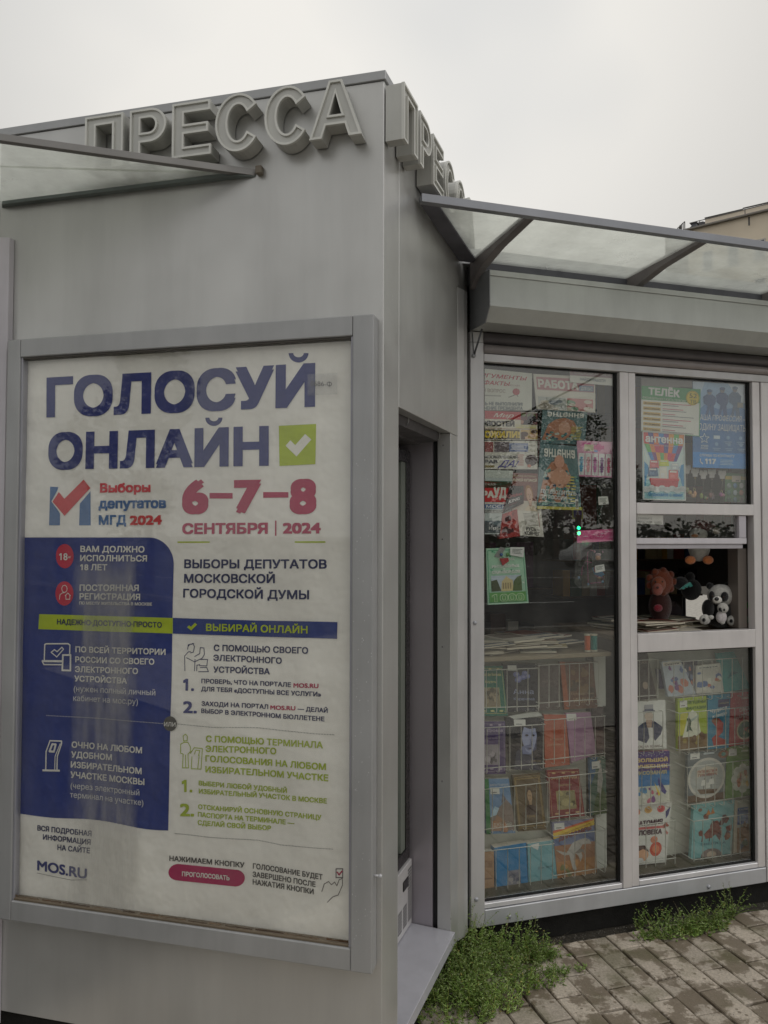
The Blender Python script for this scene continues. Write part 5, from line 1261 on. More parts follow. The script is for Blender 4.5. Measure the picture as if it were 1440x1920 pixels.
# ---------------------------------------------------------------- papers and posters behind the upper glass
NG = -.040
def sheet(zk, quad, base, label, draw, n=NG, name='newspaper', cat='newspaper', thick=.003, group=None, fam='paper', warp=None):
    s = Sheet(C, zk, quad, n, warp=warp, lay=.0005)
    if draw: draw(s)
    return s.finish(name, label, cat, group, base, thick, None, fam, sub='print')
def lines(s, a0, a1, t0, t1, n, col, k=2, ragged=.25, seed=1):
    q = random.Random(seed); h = (t0 - t1) / n
    for i in range(n): s.rect(a0, t0 - h * i - h * .45, a0 + (a1 - a0) * (1 - ragged * q.random()), t0 - h * i, col, k)
def halftone(s, a0, t0, a1, t1, cols, n=9, seed=1, k=2):
    s.rect(a0, t0, a1, t1, cols[0], k); q = random.Random(seed)
    for i in range(n):
        x, y = q.uniform(a0, a1), q.uniform(t0, t1); r = q.uniform(.12, .3)
        s.poly([(min(max(x + r * (a1 - a0) * cos(j), a0), a1), min(max(y + r * (t1 - t0) * sin(j), t0), t1)) for j in [m * pi / 5 for m in range(10)]], q.choice(cols[1:]), k + 1 + i % 2)
NP = 'newspapers shown behind the left window'
def f(s):
    s.text('АРГУМЕНТЫ', -.22, .79, .86, .10, (176, 52, 66), .02, k=2, italic=.3); s.text('и ФАКТЫ', -.16, .62, .50, .10, (176, 52, 66), .02, k=2, italic=.3); s.text('МОСКВА', .50, .62, .74, .04, (150, 110, 110), .0, k=2)
    s.text('БОЛЬНОЙ ВОПРОС', -.42, .44, .43, .085, (130, 104, 92), .0, k=2); lines(s, .0, .35, .37, .31, 1, (150, 146, 140)); s.ell(.66, .48, .08, .09, (170, 70, 76), 2, 8); s.line([(.5, .33), (.6, .38), (.66, .42), (.7, .36)], .003, (110, 100, 96))
    s.text('ВЛАСТЬ НЕ ВЫПОЛНИЛИ!', -.28, .12, .80, .085, (84, 96, 104), .03, k=2); s.text('ПОРУЧЕНИЕ ПРЕЗИДЕНТА', -.22, .01, .80, .085, (84, 96, 104), .03, k=2)
def clip_left(fn):
    """print that runs past the jamb is cut at the sheet's edge"""
    def g(s):
        fn(s); keep = MB(); 
        for fc, c, sm in zip(s.pr.f, s.pr.c, s.pr.sm):
            pts = [s.pr.v[i] for i in fc]
            us = [(p - s.w.p).dot(s.w.d) for p in pts]
            if min(us) >= min(s.q[0][0], s.q[3][0]) - .0005: keep.add(pts, [tuple(range(len(pts)))], c)
        s.pr = keep
    return g
sheet('z3', [(140, 150), (565, 192), (562, 526), (138, 524)], (206, 206, 196), 'pale newspaper with red slanting masthead, topmost at the left jamb', clip_left(f), group=NP)
def f(s):
    s.rect(.04, .56, .98, .92, (176, 112, 118), 1); s.text('РАБОТА', .06, .62, .72, .24, (226, 222, 214), .05, k=2, t1=.60); s.rect(.73, .58, .97, .74, (112, 130, 156), 2); s.text('ДЛЯ ВАС', .76, .61, .95, .09, (216, 220, 220), .02, k=3)
    s.rect(.0, .40, 1, .54, (222, 218, 206), 2); halftone(s, .04, .02, .50, .36, [(180, 184, 180), (120, 130, 140), (206, 196, 180)], 6, 3); halftone(s, .52, .02, .96, .36, [(196, 120, 120), (110, 150, 120), (216, 206, 190)], 8, 4)
sheet('z3', [(575, 196), (1132, 226), (1134, 545), (606, 512)], (214, 210, 198), 'jobs newspaper with broad pale red banner at the top of the window', f, n=-.046, group=NP)
def f(s): s.rect(0, .55, 1, 1, (150, 120, 126), 2); s.text('НАЙДИ РАБОТУ!', .22, .20, .80, .22, (110, 120, 130), .02, k=3); s.text('СВЕЖИЙ НОМЕР', .1, .68, .9, .2, (196, 190, 190), .0, k=3)
sheet('z3', [(905, 158), (1302, 184), (1302, 304), (906, 272)], (226, 222, 214), 'small white and grey notice hung over the jobs newspaper', f, n=-.039, name='notice', cat='notice')
def f(s):
    s.rect(0, .72, .68, 1, (176, 40, 46), 1); s.text('Мир', .16, .79, .52, .14, (226, 216, 206), .01, italic=.4, k=2); s.text('НОВОСТЕЙ', -.16, .47, .56, .19, (34, 32, 34), .06, k=2)
    s.rect(0, .39, 1, .40, (150, 60, 50), 2); s.rect(.0, .02, .66, .36, (66, 52, 30), 1); s.text('ДОЖИЛИ!', -.14, .07, .66, .24, (222, 186, 40), .06, k=2)
    halftone(s, .68, .55, 1, .98, [(84, 40, 44), (40, 34, 40), (170, 120, 100), (90, 104, 60)], 7, 5); s.text('С первого взгляда', .58, .50, .97, .05, (200, 190, 90), .0, k=6); s.text('через постель', .58, .42, .97, .07, (216, 206, 96), .02, k=6)
    halftone(s, .68, .02, 1, .36, [(196, 160, 100), (216, 170, 140), (70, 44, 34)], 5, 6)
sheet('z3', [(138, 528), (612, 545), (612, 792), (138, 790)], (216, 208, 190), 'newspaper with red, black and yellow headlines', clip_left(f), n=-.041, group=NP)
def f(s):
    s.rect(.0, .60, .16, .96, (140, 70, 70), 1); s.rect(.18, .60, .46, .97, (96, 84, 90), 1); s.rect(.46, .62, .82, .92, (110, 124, 170), 1); lines(s, .49, .80, .86, .66, 4, (206, 206, 212), 2)
    s.text('КОМСОМОЛЬСКАЯ', -.12, .38, .62, .10, (84, 84, 90), .03, k=2); s.text('ПРАВ', -.10, .20, .24, .13, (96, 96, 104), .05, k=2); s.text('ДА!', .25, .08, .58, .24, (70, 66, 140), .02, italic=.35, k=3); s.text('3000', .0, .06, .18, .08, (130, 110, 60), .05, k=2)
    lines(s, .62, .75, .52, .1, 6, (180, 110, 100), 2); s.ell(.88, .32, .12, .20, (74, 60, 62), 2); s.ell(.84, .12, .04, .06, (190, 110, 90), 3, 8)
sheet('z3', [(138, 798), (612, 802), (612, 1056), (138, 1054)], (212, 208, 198), 'newspaper with a big blue slanting word and dark ball', clip_left(f), n=-.042, group=NP)
def f(s):
    s.rect(.0, .72, 1, .83, (30, 74, 50), 1); s.rect(.0, .88, 1, 1, (190, 196, 190), 1); s.rect(.0, .50, 1, .82, (190, 34, 36), 1); s.text('СКАЯ', .0, .76, .38, .035, (220, 206, 196), .0, k=2); s.text('ПРА', -.36, .565, .35, .11, (226, 220, 210), .06, k=2); s.text('УД', .32, .565, .80, .17, (226, 220, 210), .06, k=2)
    s.rect(0, .455, 1, .49, (196, 190, 180), 1); s.rect(.0, .40, 1, .465, (52, 84, 140), 2); s.text('МОСКВ', .05, .41, .95, .045, (222, 222, 222), .02, k=3)
    s.rect(0, .33, .95, .38, (80, 84, 84), 2); s.text('ДЫШАТЬ ВОЗДУХОМ', -.1, .335, .9, .035, (206, 206, 200), .02, k=3); s.rect(.0, .02, 1, .21, (84, 100, 110), 1); s.poly([(0, .21), (.5, .13), (1, .17), (1, .02), (0, .02)], (64, 72, 78), 2); s.text('Крым', .16, .07, .82, .05, (216, 216, 212), .0, k=4)
sheet('z3', [(138, 1060), (392, 1068), (362, 1640), (138, 1640)], (176, 186, 186), 'newspaper with white letters on bright red and a blue strip', clip_left(f), n=-.043, group=NP)
def f(s):
    s.rect(.0, .56, 1, 1, (110, 58, 52), 1); s.text('ОТКРОВЕННОЕ ИНТЕРВЬЮ', .06, .94, .95, .025, (206, 190, 150), .0, k=2); s.text('С МАРИЕЙ БУТИНОЙ', .10, .865, .95, .045, (222, 206, 180), .03, k=2)
    portrait(s, .66, .66, .12, (206, 160, 136), (150, 96, 50), (206, 186, 160), 2); s.rect(0, .0, 1, .40, (206, 202, 192), 5); lines(s, .36, .86, .36, .16, 9, (140, 136, 130), 6); s.line([(.88, .38), (.88, .16)], .002, (160, 40, 40), 6)
    s.text('РУСЬ –', .38, .085, .86, .06, (50, 48, 50), .03, k=6); s.text('КОВЧЕГ', .30, .015, .86, .06, (50, 48, 50), .03, k=6)
sheet('z3', [(316, 1084), (614, 1094), (668, 1665), (424, 1648)], (196, 186, 170), 'folded newspaper with brown portrait page and big black headline at its foot', f, n=-.047, group=NP)
def mag(rot):
    def f(s):
        s.rect(0, 0, 1, 1, (78, 108, 112), 1)
        s.text('антенна', .10, .93, .92, .17, (222, 222, 214), .03, k=6, flip=True)
        s.poly([(.02, .10), (.14, .56), (.30, .72), (.5, .78), (.7, .70), (.8, .5), (.7, .12)], (170, 106, 76), 2); s.ell(.5, .48, .13, .18, (206, 150, 124), 3)
        q = random.Random(5)
        for i in range(46): s.ell(q.uniform(.12, .78), q.uniform(.04, .34), .035, .03, q.choice([(40, 96, 100), (110, 160, 150), (30, 60, 84), (190, 200, 190)]), 4 + i % 2, 7)
        lines(s, .66, .92, .52, .1, 9, (196, 180, 80), 5)
    return f
MG = 'magazines shown behind the left window'
sheet('z3', [(660, 516), (1062, 536), (1040, 832), (640, 822)], (110, 130, 130), 'blue-green magazine hung with its masthead upside down, upper copy', mag(1), n=-.052, name='magazine', cat='magazine', fam='gloss', group=MG)
def f(s):
    mag(1)(s)
    q = random.Random(8)
    for i in range(70): s.ell(q.uniform(.03, .95), q.uniform(.05, .6), .04, .026, q.choice([(34, 90, 96), (96, 150, 140), (28, 56, 78), (150, 180, 170)]), 4 + i % 2, 7)
    s.poly([(.2, .55), (.42, .62), (.62, .62), (.78, .5), (.7, .40), (.45, .38), (.3, .42)], (196, 140, 112), 6); s.ell(.5, .74, .13, .10, (206, 146, 122), 7)
    s.text('ПУТЕВОДИТЕЛЬ', .06, .245, .90, .06, (230, 230, 222), .03, k=9, t1=.225); s.text('ПО РОССИИ', .06, .16, .66, .06, (230, 230, 222), .03, k=9, t1=.15); s.line([(.06, .115), (.82, .10)], .002, (220, 220, 210), 9); s.rect(.0, .0, 1, .045, (176, 164, 60), 8); s.rect(.86, .02, .93, .17, (222, 222, 216), 9)
    for i in range(9): s.line([(.87 + .0065 * i, .03), (.87 + .0065 * i, .14)], .0007, (40, 40, 40), 10)
sheet('z3', [(640, 822), (968, 848), (1008, 1425), (606, 1412)], (84, 110, 112), 'travel guide magazine with a woman in a patterned teal dress', f, n=-.044, name='magazine', cat='magazine', fam='gloss', thick=.006, group=MG)
def f(s):
    s.rect(0, .68, 1, 1, (216, 150, 180), 1); blobs(s, 8, .1, .78, .9, .95, [(206, 90, 150), (226, 190, 206)], .05, .1, 2, 3); s.rect(.2, .72, .46, .90, (206, 206, 170), 5); s.text('230', .26, .73, .36, .03, (60, 60, 60), .02, k=6); s.rect(.46, .78, .76, .88, (196, 70, 130), 5); s.rect(.48, .70, .58, .75, (90, 140, 206), 5)
    for i, c in enumerate(((70, 150, 190), (226, 150, 160), (196, 110, 170), (120, 70, 130), (200, 70, 110))):
        a = .05 + .19 * i; s.rect(a, .04, a + .165, .66, (232, 222, 228), 3)
        for j in range(7): s.ell(a + .083, .16 + .06 * j, .04 + .012 * (j % 3), .032, tuple(int(x * (1 - .05 * j)) for x in c) if j % 2 else c, 5 + j % 2, 9)
        s.line([(a + .08, .06), (a + .083, .2)], .0018, tuple(int(x * .6) for x in c), 4)
sheet('z3', [(970, 797), (1286, 810), (1284, 1132), (958, 1116)], (206, 120, 160), 'pink card with five feather hair clips in white slots', f, n=-.045, name='hair_clip_card', cat='hair clips', fam='gloss')
def f(s):
    frame_(s, .04, .003, (70, 150, 110)); q = random.Random(3)
    for i in range(40): s.rect(*(lambda a, t: (a, t, a + .05, t + .03))(q.uniform(.05, .9), q.uniform(.05, .95)), q.choice([(90, 170, 130), (206, 224, 206), (60, 140, 100)]), 1)
    s.text('ТЫСЯЧА', .3, .77, .72, .05, (220, 230, 216), .02, k=4); s.text('ИНТЕРЕСНЫХ', .13, .65, .83, .05, (228, 236, 220), .04, k=4); s.text('СКАНВОРДОВ', .13, .545, .84, .055, (228, 236, 220), .04, k=4)
    s.rect(.10, .23, .86, .51, (176, 190, 206), 3); s.poly([(.10, .42), (.24, .44), (.34, .24), (.10, .23)], (52, 60, 34), 5); s.poly([(.62, .23), (.66, .40), (.76, .48), (.86, .50), (.86, .23)], (66, 84, 40), 5); s.poly([(.34, .23), (.36, .40), (.44, .46), (.48, .50), (.54, .46), (.64, .42), (.64, .23)], (206, 186, 130), 4)
    for i in range(4): s.rect(.38 + .06 * i, .27, .41 + .06 * i, .38, (140, 120, 84), 5)
    s.rect(.05, .03, .95, .21, (84, 150, 70), 2)
    s.text('1000', .10, .045, .90, .145, (190, 216, 170), .04, k=4); s.text('1000', .115, .05, .885, .13, (70, 140, 66), -.005, k=5)
sheet('z4', [(150, 616), (492, 604), (534, 1106), (166, 1124)], (150, 196, 166), 'green crossword book with a castle photo and big number', f, n=-.048, name='crossword_book', cat='book', fam='gloss', thick=.008)
# right upper window
def f(s):
    s.rect(0, .70, 1, 1, (66, 140, 84), 1); s.text('ТЕЛЁК', .11, .81, .64, .165, (232, 234, 226), .05, k=3, t1=.79); s.text('ЕЖЕНЕДЕЛЬНАЯ ГАЗЕТА-ТЕЛЕГИД', .02, .725, .74, .045, (216, 226, 210), .01, k=3, t1=.70)
    s.ell(.86, .80, .115, .155, (220, 192, 50), 5, 24); s.line([(.86 + .105 * cos(i * pi / 12), .80 + .14 * sin(i * pi / 12)) for i in range(24)], .0025, (150, 120, 30), 6, True); s.text('52', .80, .80, .93, .10, (50, 70, 50), .0, k=7); s.text('ТВ', .81, .68, .92, .08, (50, 70, 50), .0, k=7)
    for i in range(6):
        t = .625 - i * .113; s.rect(.03, t - .03, .32, t + .035, (206, 168, 90), 3); s.text('№%d (%d февраля)' % (7 + i, 14 + i), .05, t - .02, .30, .035, (90, 70, 50), .02, k=4)
        q = .27 * (i % 3) / 2; s.rect(.35, t + .008, .84 - q, t + .022, (190, 90, 110), 3); s.rect(.35, t - .03, .62 + q, t - .018, (110, 110, 120), 3)
    s.rect(.985, 0, 1, .7, (70, 150, 90), 2); s.rect(0, .0, 1, .012, (70, 150, 90), 2)
sheet('z6', [(220, 222), (790, 256), (780, 712), (218, 662)], (226, 224, 216), 'television guide poster with green heading and yellow round badge', f, n=-.041, name='poster', cat='poster')
def f(s):
    s.rect(.04, .02, .97, .30, (140, 196, 206), 1)
    s.poly([(.04, .12), (.1, .36), (.2, .46), (.1, .52), (.04, .56)], (44, 130, 190), 2); s.poly([(.97, .12), (.88, .34), (.8, .42), (.88, .52), (.97, .55)], (44, 130, 190), 2)
    cols = [(206, 60, 60), (226, 150, 60), (70, 70, 140), (90, 170, 90), (226, 110, 60), (216, 120, 60), (60, 120, 190), (196, 50, 90), (120, 60, 120)]
    rows = [(1.0, .82, 0, .0), (.82, .70, .04, .04), (.70, .58, .12, .14)]
    for r_, (ta, tb, ia_, ib_) in enumerate(rows):
        for i in range(8):
            x0, x1 = i / 8, (i + 1) / 8
            g = lambda x, ind: ind + (1 - 2 * ind) * x
            nd = rows[r_ + 1][2] if r_ < 2 else .2
            s.poly([(g(x0, nd), tb), (g(x1, nd), tb), (g(x1, ia_), ta), (g(x0, ia_), ta)], cols[(i * 2 + r_ * 3) % 9], 3)
    s.text('антенна', .06, .845, .95, .115, (232, 230, 222), .035, k=6); s.text('журнал для всей семьи', .25, .795, .75, .022, (220, 200, 190), .0, k=6)
    s.line([(.05, .7), (.2, .34)], .003, (226, 226, 220), 4); s.line([(.95, .68), (.82, .34)], .003, (226, 226, 220), 4)
    for a, t, w_, h_, c in ((.16, .46, .22, .13, (206, 90, 100)), (.38, .50, .24, .10, (196, 206, 70)), (.12, .34, .24, .14, (60, 90, 130)), (.38, .30, .2, .2, (222, 216, 206)), (.66, .44, .2, .12, (180, 190, 196)), (.6, .31, .24, .15, (216, 90, 90))):
        s.poly([(a, t), (a + w_, t + .01), (a + w_ - .02, t + h_), (a + .01, t + h_ - .01)], c, 4); s.rect(a + .04, t + .03, a + w_ * .6, t + h_ * .5, tuple(min(255, x + 30) for x in c), 5); s.rect(a + .03, t + h_ * .7, a + w_ * .8, t + h_ * .85, (226, 222, 214), 5)
    s.poly([(.16, .30), (.84, .30), (.80, .16), (.2, .16)], (176, 40, 50), 6); s.rect(.15, .295, .85, .32, (206, 50, 60), 7)
    for i in range(8): s.ell(.08 + .12 * i, .155 + .02 * (i % 2), .09, .045, (216, 232, 232), 8, 12)
    s.text('Отдыхайте с нами!', .12, .06, .92, .05, (40, 110, 170), .03, k=9)
    frame_(s, .008, .004, (226, 228, 216), 8)
sheet('z6', [(228, 660), (632, 690), (644, 1332), (232, 1322)], (196, 216, 216), 'poster of a colourful balloon basket full of magazines', f, n=-.040, name='poster', cat='poster', fam='gloss')
def f(s):
    s.rect(0, .66, 1, 1, (130, 166, 206), 1); s.rect(0, .18, 1, .66, (44, 96, 160), 1); s.rect(0, .0, 1, .18, (28, 120, 206), 1)
    s.poly([(0, 1), (.2, 1), (.1, .8), (0, .76)], (176, 196, 220), 2); s.poly([(.6, 1), (1, 1), (1, .74), (.8, .8)], (196, 206, 222), 2); s.poly([(0, .6), (.2, .74), (.5, .68), (.8, .74), (1, .66), (1, .55), (0, .55)], (70, 116, 176), 2)
    for a, sc_, c in ((.28, .9, (44, 70, 120)), (.50, 1.0, (40, 66, 120)), (.72, 1.05, (60, 84, 120))):
        b = .60; H_ = .34 * sc_
        s.poly([(a - .08, b), (a - .03, b + H_ * .4), (a - .10, b + H_ * .5), (a - .11, b + H_ * .74), (a - .05, b + H_ * .84), (a + .05, b + H_ * .84), (a + .11, b + H_ * .72), (a + .10, b + H_ * .5), (a + .07, b + H_ * .4), (a + .09, b), (a + .03, b), (a, b + H_ * .3), (a - .03, b)], c, 4)
        s.ell(a, b + H_ * .93, .04, .035, (110, 104, 110), 5, 10); s.ell(a, b + H_ * .98, .05, .018, c, 6, 10)
    s.rect(.76, .72, .86, .78, (130, 124, 116), 6)
    s.text('НАША ПРОФЕССИЯ –', .06, .555, .90, .065, (226, 228, 226), .0, k=5, italic=.1); s.text('РОДИНУ ЗАЩИЩАТЬ', .04, .44, .90, .075, (226, 228, 226), .0, k=5, italic=.1)
    st5 = lambda cx, cy, r: [(cx + r * (1 if i % 2 == 0 else .42) * sin(i * pi / 5), cy + r * .72 * (1 if i % 2 == 0 else .42) * cos(i * pi / 5)) for i in range(10)]
    s.line(st5(.19, .34, .085), .003, (214, 222, 226), 5, True); s.text('АРМИЯ', .13, .245, .25, .02, (214, 222, 226), .02, k=5); s.text('РОССИИ', .13, .215, .25, .02, (214, 222, 226), .02, k=5)
    s.rect(.35, .34, .46, .38, (196, 210, 222), 4)
    for a, t in ((.60, .36), (.82, .36), (.40, .28), (.62, .28), (.83, .28)): s.ell(a, t, .03, .022, (120, 160, 200), 4, 10); s.rect(a - .07, t - .055, a + .07, t - .045, (130, 166, 204), 4); s.rect(a - .05, t - .075, a + .05, t - .065, (130, 166, 204), 4)
    s.text('СЛУЖБА ПО КОНТРАКТУ', .11, .13, .71, .03, (216, 226, 232), .02, k=4); s.text('117', .20, .045, .39, .065, (226, 230, 232), .06, k=4); s.line([(.12, .10), (.12, .07), (.16, .045)], .005, (226, 230, 232), 5)
    lines(s, .46, .70, .10, .03, 4, (150, 190, 226), 4, .2, 7)
sheet('z6', [(715, 180), (1272, 214), (1270, 1026), (716, 1010)], (60, 110, 170), 'blue recruiting poster with three men in uniform', f, n=-.043, name='poster', cat='poster', fam='gloss')
sheet('z6', [(218, 142), (712, 180), (712, 240), (218, 232)], (120, 114, 112), 'grey paper strip along the top edge of the right window', None, n=-.045, name='paper_strip', cat='paper')
sheet('z7', [(180, 122), (430, 136), (430, 226), (178, 214)], (214, 210, 208), 'small white note with two printed lines behind the sliding pane', lambda s: (s.text('УЗНАВАЙТЕ', .03, .48, .56, .2, (90, 86, 90), .0, k=2), s.text('НОВОСТИ ТУТ', .03, .12, .56, .2, (90, 86, 90), .0, k=2)), n=-.038, name='note', cat='note')

# ---------------------------------------------------------------- things hung behind the left window
def P4(zk, x, y, n): u, z = C.pick(*zp(zk, x, y), n); return C.pt(u, n, z)
AXC = (C.d, C.n, Vector((0, 0, 1)))
NH = -.034
s = Sheet(C, 'z4', [(372, 46), (486, 52), (486, 240), (340, 290)], -.039, lay=.0005)
s.q = [C.pick(*zp('z4', *c), -.039) for c in ((362, 50), (488, 54), (490, 210), (300, 300))]
s.poly([(.0, .75), (.3, 1.0), (1, 1), (1, .3), (.6, .02), (0, 0)], (24, 20, 24), 1)
s.text('Cricket', .02, .52, .92, .16, (150, 50, 56), .03, k=3); s.text('KING', .18, .30, .78, .15, (222, 216, 218), .03, k=3); s.text('lighters', .25, .2, .7, .07, (120, 40, 50), .0, k=3); lines(s, .1, .5, .14, .04, 2, (110, 110, 116), 3)
s.finish('lighter_pack', 'black lighter pack with red and white lettering hung on the window', 'lighters', None, (40, 26, 30), .012, (190, 40, 44), 'gloss', sub='print')
s = Sheet(C, 'z4', [(300, 306), (430, 262), (456, 505), (270, 530)], -.040, lay=.0005); blobs(s, 8, .1, .1, .9, .9, [(120, 30, 36), (60, 24, 30), (190, 70, 66)], .1, .2, 1, 4)
s.finish('red_pouch', 'crumpled red pouch hanging under the black lighter pack', 'pouch', None, (150, 40, 40), .02, None, 'gloss', sub='print')
t = thing('keychain', P4('z4', 320, 700, -.045), 'keychain with blue, green and red charms over the crossword book', 'keychain')
c = P4('z4', 345, 585, -.044)
MB().tube([c + C.d * (.008 * cos(i * pi / 8)) + Vector((0, 0, .008 * sin(i * pi / 8))) for i in range(16)], .0010, lin((170, 170, 170)), 5, True).ball(P4('z4', 350, 525, -.044), .0035, lin((196, 196, 196)), 8, 6).build('ring', t, 'frame')
MB().ball(P4('z4', 288, 672, -.043), (.0075, .005, .0065), lin((50, 100, 170)), ax=AXC).build('charm', t, 'plastic')
MB().ball(P4('z4', 345, 670, -.044), (.0080, .004, .0085), lin((100, 150, 90)), ax=AXC).build('charm', t, 'plastic')
MB().prism([P4('z4', x, y, -.046) for x, y in ((270, 705), (345, 700), (352, 730), (295, 770))], C.n * .006, lin((170, 40, 46))).build('charm', t, 'plastic')
MB().prism([P4('z4', x, y, -.047) for x, y in ((280, 600), (325, 615), (270, 700), (222, 690))], C.n * .002, lin((150, 150, 150))).build('card', t, 'paper')
s = Sheet(C, 'z4', [(368, 604), (496, 606), (488, 696), (368, 676)], -.041, lay=.0004); lines(s, .15, .9, .8, .2, 4, (110, 116, 112), 1); p_ = s.finish('price_tag', 'white price tag over the top of the crossword book', 'price tag', None, (226, 230, 222), .0006, sub='print')
# suction hook with beads and tag
t = thing('bead_charm', P4('z4', 1180, 330, -.045), 'bead charm with white tag hanging from a clear suction hook', 'charm')
MB().ball(P4('z4', 1212, 50, -.040), (.0085, .003, .0085), lin((120, 120, 112)), ax=AXC).ball(P4('z4', 1212, 48, -.044), (.004, .004, .004), lin((170, 166, 150)), 8, 6).build('suction_hook', t, 'plastic')
MB().tube([P4('z4', 1200, 70, -.046), P4('z4', 1185, 110, -.046), P4('z4', 1195, 150, -.046), P4('z4', 1190, 320, -.046)], .0007, lin((190, 190, 190)), 5).build('cord', t, 'wire')
for i, (x, y, c) in enumerate(((1195, 238, (70, 130, 110)), (1190, 262, (40, 60, 60)), (1182, 286, (180, 190, 184)), (1172, 308, (60, 120, 110)), (1166, 326, (196, 200, 196)))): MB().ball(P4('z4', x, y, -.046), .0034, lin(c), 9, 7).build('bead', t, 'plastic')
s = Sheet(C, 'z4', [(1160, 150), (1246, 146), (1256, 216), (1164, 226)], -.042, lay=.0004); lines(s, .1, .9, .8, .25, 4, (120, 126, 120), 1); s.text('290', .4, .08, .7, .16, (60, 60, 60), .03, k=2); s.finish('tag', None, None, None, (222, 226, 216), .0006, parent=t, sub='tag_print')
# toy pushchair in a clear bag with pink header card
t = thing('toy_pushchair', P4('z4', 1140, 960, -.07), 'doll in a toy pushchair packed in a clear bag with pink header card', 'toy')
s = Sheet(C, 'z4', [(970, 456), (1304, 440), (1300, 548), (970, 566)], -.050, lay=.0004); blobs(s, 12, .05, .1, .95, .9, [(226, 120, 170), (206, 70, 130), (230, 160, 190)], .05, .12, 1, 6); s.text('doll', .3, .3, .7, .35, (190, 50, 110), .0, italic=.3, k=5); s.finish('header_card', None, None, None, (214, 84, 140), .001, parent=t, fam='gloss', sub='card_print')
m = MB(); q = [(970, 566), (1300, 548), (1288, 760), (1250, 980), (1000, 975), (945, 930)]
m.prism([P4('z4', x, y, -.048) for x, y in q], C.n * -.001, (1, 1, 1)); m.build('clear_bag', t, 'film')
pk = lin((206, 96, 150)); bl = lin((96, 150, 196)); sk = lin((206, 150, 110)); n_ = -.065
def tb(pts, r, c, nm): MB().tube([P4('z4', x, y, n_ + (w_ if (w_ := 0) else 0)) for x, y in pts], r, c, 6).build(nm, t, 'plastic')
tb([(1070, 930), (1062, 700), (1066, 650), (1090, 630), (1125, 640)], .0018, pk, 'handle'); tb([(1010, 860), (1015, 790), (1050, 730), (1100, 745)], .0018, pk, 'frame_tube'); tb([(1080, 930), (1190, 920), (1205, 880), (1130, 860)], .0018, pk, 'frame_tube')
for x, y, r in ((985, 880, .0062), (1070, 938, .0058), (1200, 915, .0062)):
    MB().ball(P4('z4', x, y, n_ + .002), (r, .003, r), bl, 12, 8, AXC).ball(P4('z4', x, y, n_ + .005), (r * .4, .002, r * .4), lin((200, 210, 216)), 8, 6, AXC).build('wheel', t, 'plastic')
MB().prism([P4('z4', x, y, n_ - .004) for x, y in ((1100, 790), (1150, 780), (1210, 850), (1180, 870), (1120, 850))], C.n * .008, bl).build('seat', t, 'plush')
d_ = MB().ball(P4('z4', 1158, 700, n_ + .004), (.0125, .010, .0115), sk, 14, 10, AXC).ball(P4('z4', 1135, 805, n_ + .002), (.010, .008, .013), lin((206, 120, 130)), 12, 9, AXC).ball(P4('z4', 1170, 880, n_ + .006), (.0095, .005, .0045), sk, 10, 7, AXC); d_.build('doll_body', t, 'plastic')
MB().ball(P4('z4', 1160, 672, n_), (.0135, .010, .0075), lin((222, 196, 206)), 12, 8, AXC).ball(P4('z4', 1128, 645, n_), (.004, .003, .006), lin((222, 170, 196)), 8, 6, AXC).ball(P4('z4', 1200, 648, n_), (.004, .003, .006), lin((222, 170, 196)), 8, 6, AXC).build('doll_bonnet', t, 'plush')
s = Sheet(C, 'z4', [(1130, 772), (1212, 758), (1222, 818), (1136, 836)], -.046, lay=.0004); lines(s, .1, .9, .8, .25, 3, (120, 126, 120), 1); s.finish('tag', None, None, None, (226, 226, 220), .0006, parent=t, sub='tag_print')
# reels of thread on the counter
for x0, x1, c, lb in ((1052, 1102, (206, 96, 50), 'orange'), (1108, 1168, (30, 130, 124), 'teal')):
    n_ = -.095; u0, _ = C.pick(*zp('z4', x0, 1400), n_); u1, _ = C.pick(*zp('z4', x1, 1400), n_); r = (u1 - u0) / 2; cu_ = (u0 + u1) / 2
    zt2 = cz(*zp('z4', x0, 1388), n_); zb2 = ZSH + .001
    t = thing('thread_reel', C.pt(cu_, n_ - r, ZSH), 'reel of %s thread standing on the counter edge' % lb, 'thread')
    def cyl(ra, za, zb3, col): 
        k = 14; ps = [C.pt(cu_ + ra * cos(2 * pi * i / k), n_ - r + ra * sin(2 * pi * i / k), za) for i in range(k)]; return MB().prism(ps, (0, 0, zb3 - za), col, False)
    h = zt2 - zb2
    cyl(r * .92, zb2 + h * .1, zt2 - h * .1, lin(c)).build('thread', t, 'plush')
    for za in (zb2, zt2 - h * .09): cyl(r, za, za + h * .09, lin((206, 200, 180))).build('flange', t, 'plastic')

